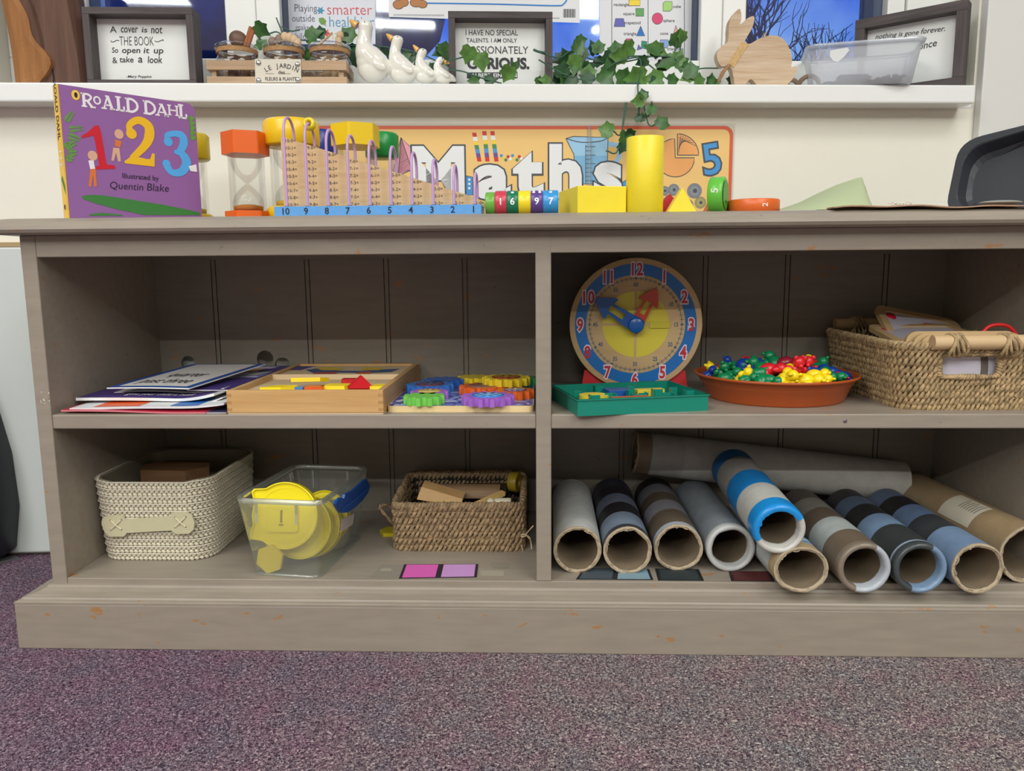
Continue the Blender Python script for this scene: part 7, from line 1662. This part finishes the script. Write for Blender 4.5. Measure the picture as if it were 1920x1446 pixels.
def stem(pts, r=.0013):
    sm_.tube(smoothpts([MW @ Vector((wat(u, v, y).x, y, max(wat(u, v, y).z, SILL+.002 if y > -.05 else 0))) for u, v, y in pts], 5), r, 6)
stem([(1000, 93, -.02), (1025, 103, -.012), (1050, 108, .0), (1072, 96, .02), (1100, 108, .02), (1140, 118, .01), (1180, 106, -.01), (1222, 106, -.015), (1260, 108, -.01), (1290, 130, -.01), (1320, 128, 0), (1350, 128, .01)])
stem([(1010, 112, 0), (1060, 140, .0), (1110, 150, 0), (1150, 120, -.01), (1195, 108, -.02), (1202, 128, -.03), (1198, 150, -.045), (1196, 162, -.056), (1197, 190, -.056), (1198, 215, -.050), (1198, 226, -.045)])
stem([(1198, 226, -.045), (1190, 238, -.046), (1180, 250, -.046), (1172, 258, -.046)], .0018); stem([(1198, 226, -.045), (1212, 217, -.05), (1221, 204, -.056), (1222, 190, -.06)]); stem([(1200, 227, -.045), (1215, 231, -.05), (1232, 231, -.055), (1240, 225, -.056)])
stem([(1180, 250, -.046), (1165, 248, -.05), (1150, 246, -.05)]); stem([(1175, 265, -.046), (1160, 278, -.05), (1136, 283, -.052)])
stem([(1200, 108, -.01), (1240, 140, -.012), (1265, 158, -.01)]); stem([(1262, 108, -.01), (1266, 92, 0), (1268, 80, .0)]); stem([(1268, 104, .005), (1274, 96, .005), (1277, 82, .005)]); stem([(1105, 118, .03), (1160, 118, .03), (1230, 105, .02), (1270, 112, .01), (1310, 140, .0)])
stem([(830, 120, .03), (845, 113, -.03), (868, 107, -.035), (880, 98, -.038)]); stem([(840, 130, -.02), (868, 134, -.036), (890, 142, -.038), (915, 150, -.036), (940, 156, -.03)]); stem([(640, 85, .05), (720, 88, .05), (780, 98, .05), (830, 120, .05)])
stem([(505, 63, .05), (520, 60, .05), (540, 72, .05), (600, 78, .05)]); stem([(518, 33, .06), (524, 48, .06), (530, 62, .06)]); stem([(505, 80, .05), (520, 70, .05), (560, 72, .05)]); stem([(528, 50, .06), (545, 58, .06), (562, 56, .06)])
stem([(1000, 93, -.02), (1010, 97, -.02), (1022, 99, -.015)], .0022)
for L_ in ((1085, 88, 34, 60, .02, 0), (1112, 90, 30, 110, .02, 2), (1122, 88, 30, 85, .01, 0), (1155, 92, 36, 95, 0, 0), (1175, 92, 36, 200, -.01, 1), (1160, 106, 34, 180, -.01, 1), (1142, 112, 34, 250, .0, 2), (1140, 128, 34, 100, .0, 0), (1204, 116, 26, 200, -.02, 2), (1224, 92, 38, 150, -.01, 0), (1235, 95, 34, 330, -.01, 1), (1268, 72, 34, 70, .0, 0), (1278, 66, 26, 110, .0, 1), (1250, 118, 36, 200, -.01, 0), (1240, 126, 28, 240, 0, 2), (1272, 108, 32, 60, -.01, 1), (1280, 122, 34, 330, -.01, 0), (1295, 132, 36, 90, -.015, 0), (1288, 146, 30, 200, -.012, 1), (1310, 150, 26, 90, -.01, 1), (1333, 150, 26, 80, .0, 2), (1172, 148, 44, 10, -.02, 0), (1192, 146, 46, 190, -.025, 1), (1136, 146, 40, 40, -.01, 0), (1226, 148, 38, 170, -.02, 1), (1232, 152, 30, 60, -.02, 2), (1262, 150, 28, 10, -.01, 0), (1103, 136, 36, 80, .01, 1), (1100, 130, 30, 240, .02, 2), (1078, 118, 34, 260, .0, 1), (1062, 108, 36, 120, .02, 2), (1080, 128, 30, 250, .0, 0), (1055, 130, 40, 80, .01, 2), (1062, 146, 38, 90, .01, 0), (1074, 150, 30, 60, .0, 2), (1046, 150, 32, 120, .02, 2), (1022, 152, 26, 170, -.02, 1), (1012, 152, 22, 20, -.02, 0), (1100, 148, 32, 150, .0, 2), (1120, 118, 28, 200, .02, 2), (1048, 112, 30, 200, .03, 2), (1090, 76, 26, 20, .03, 0), (1092, 104, 30, 280, .02, 2),
           (1203, 183, 22, 250, -.058, 1), (1196, 190, 26, 180, -.058, 1), (1206, 176, 22, 100, -.058, 2), (1221, 204, 26, 80, -.060, 0), (1196, 222, 18, 180, -.050, 2), (1205, 220, 18, 20, -.050, 0), (1136, 244, 34, 160, -.052, 1), (1172, 262, 36, 265, -.050, 0), (1182, 252, 26, 330, -.050, 2), (1242, 230, 32, 45, -.058, 0), (1166, 278, 22, 250, -.05, 2),
           (878, 102, 34, 250, -.040, 1), (904, 116, 36, 275, -.042, 1), (952, 138, 34, 240, -.040, 1), (966, 122, 16, 60, -.040, 0), (888, 152, 24, 180, -.036, 0), (920, 151, 26, 10, -.036, 2), (834, 90, 34, 80, .055, 0), (824, 100, 30, 200, .055, 2), (838, 112, 26, 280, .04, 0), (720, 98, 24, 120, .055, 2), (762, 105, 24, 300, .055, 0), (776, 108, 22, 90, .055, 2), (784, 120, 24, 200, .055, 0), (812, 124, 20, 60, .055, 2),
           (490, 56, 34, 330, .05, 0), (492, 86, 32, 340, .05, 0), (588, 66, 38, 20, .05, 0), (598, 62, 28, 160, .05, 2), (655, 64, 38, 60, .05, 0), (645, 72, 24, 200, .05, 2), (662, 92, 26, 330, .05, 2), (575, 98, 24, 100, .05, 2), (580, 112, 26, 230, .05, 0), (662, 114, 26, 300, .05, 2), (1340, 156, 26, 20, .0, 0), (1346, 102, 18, 80, .02, 2), (1375, 150, 34, 100, .03, 2)):
    leaf(*L_)
sm_.build('stem', STM, iv, world=True); fo.build('foliage', IVL, iv, world=True)
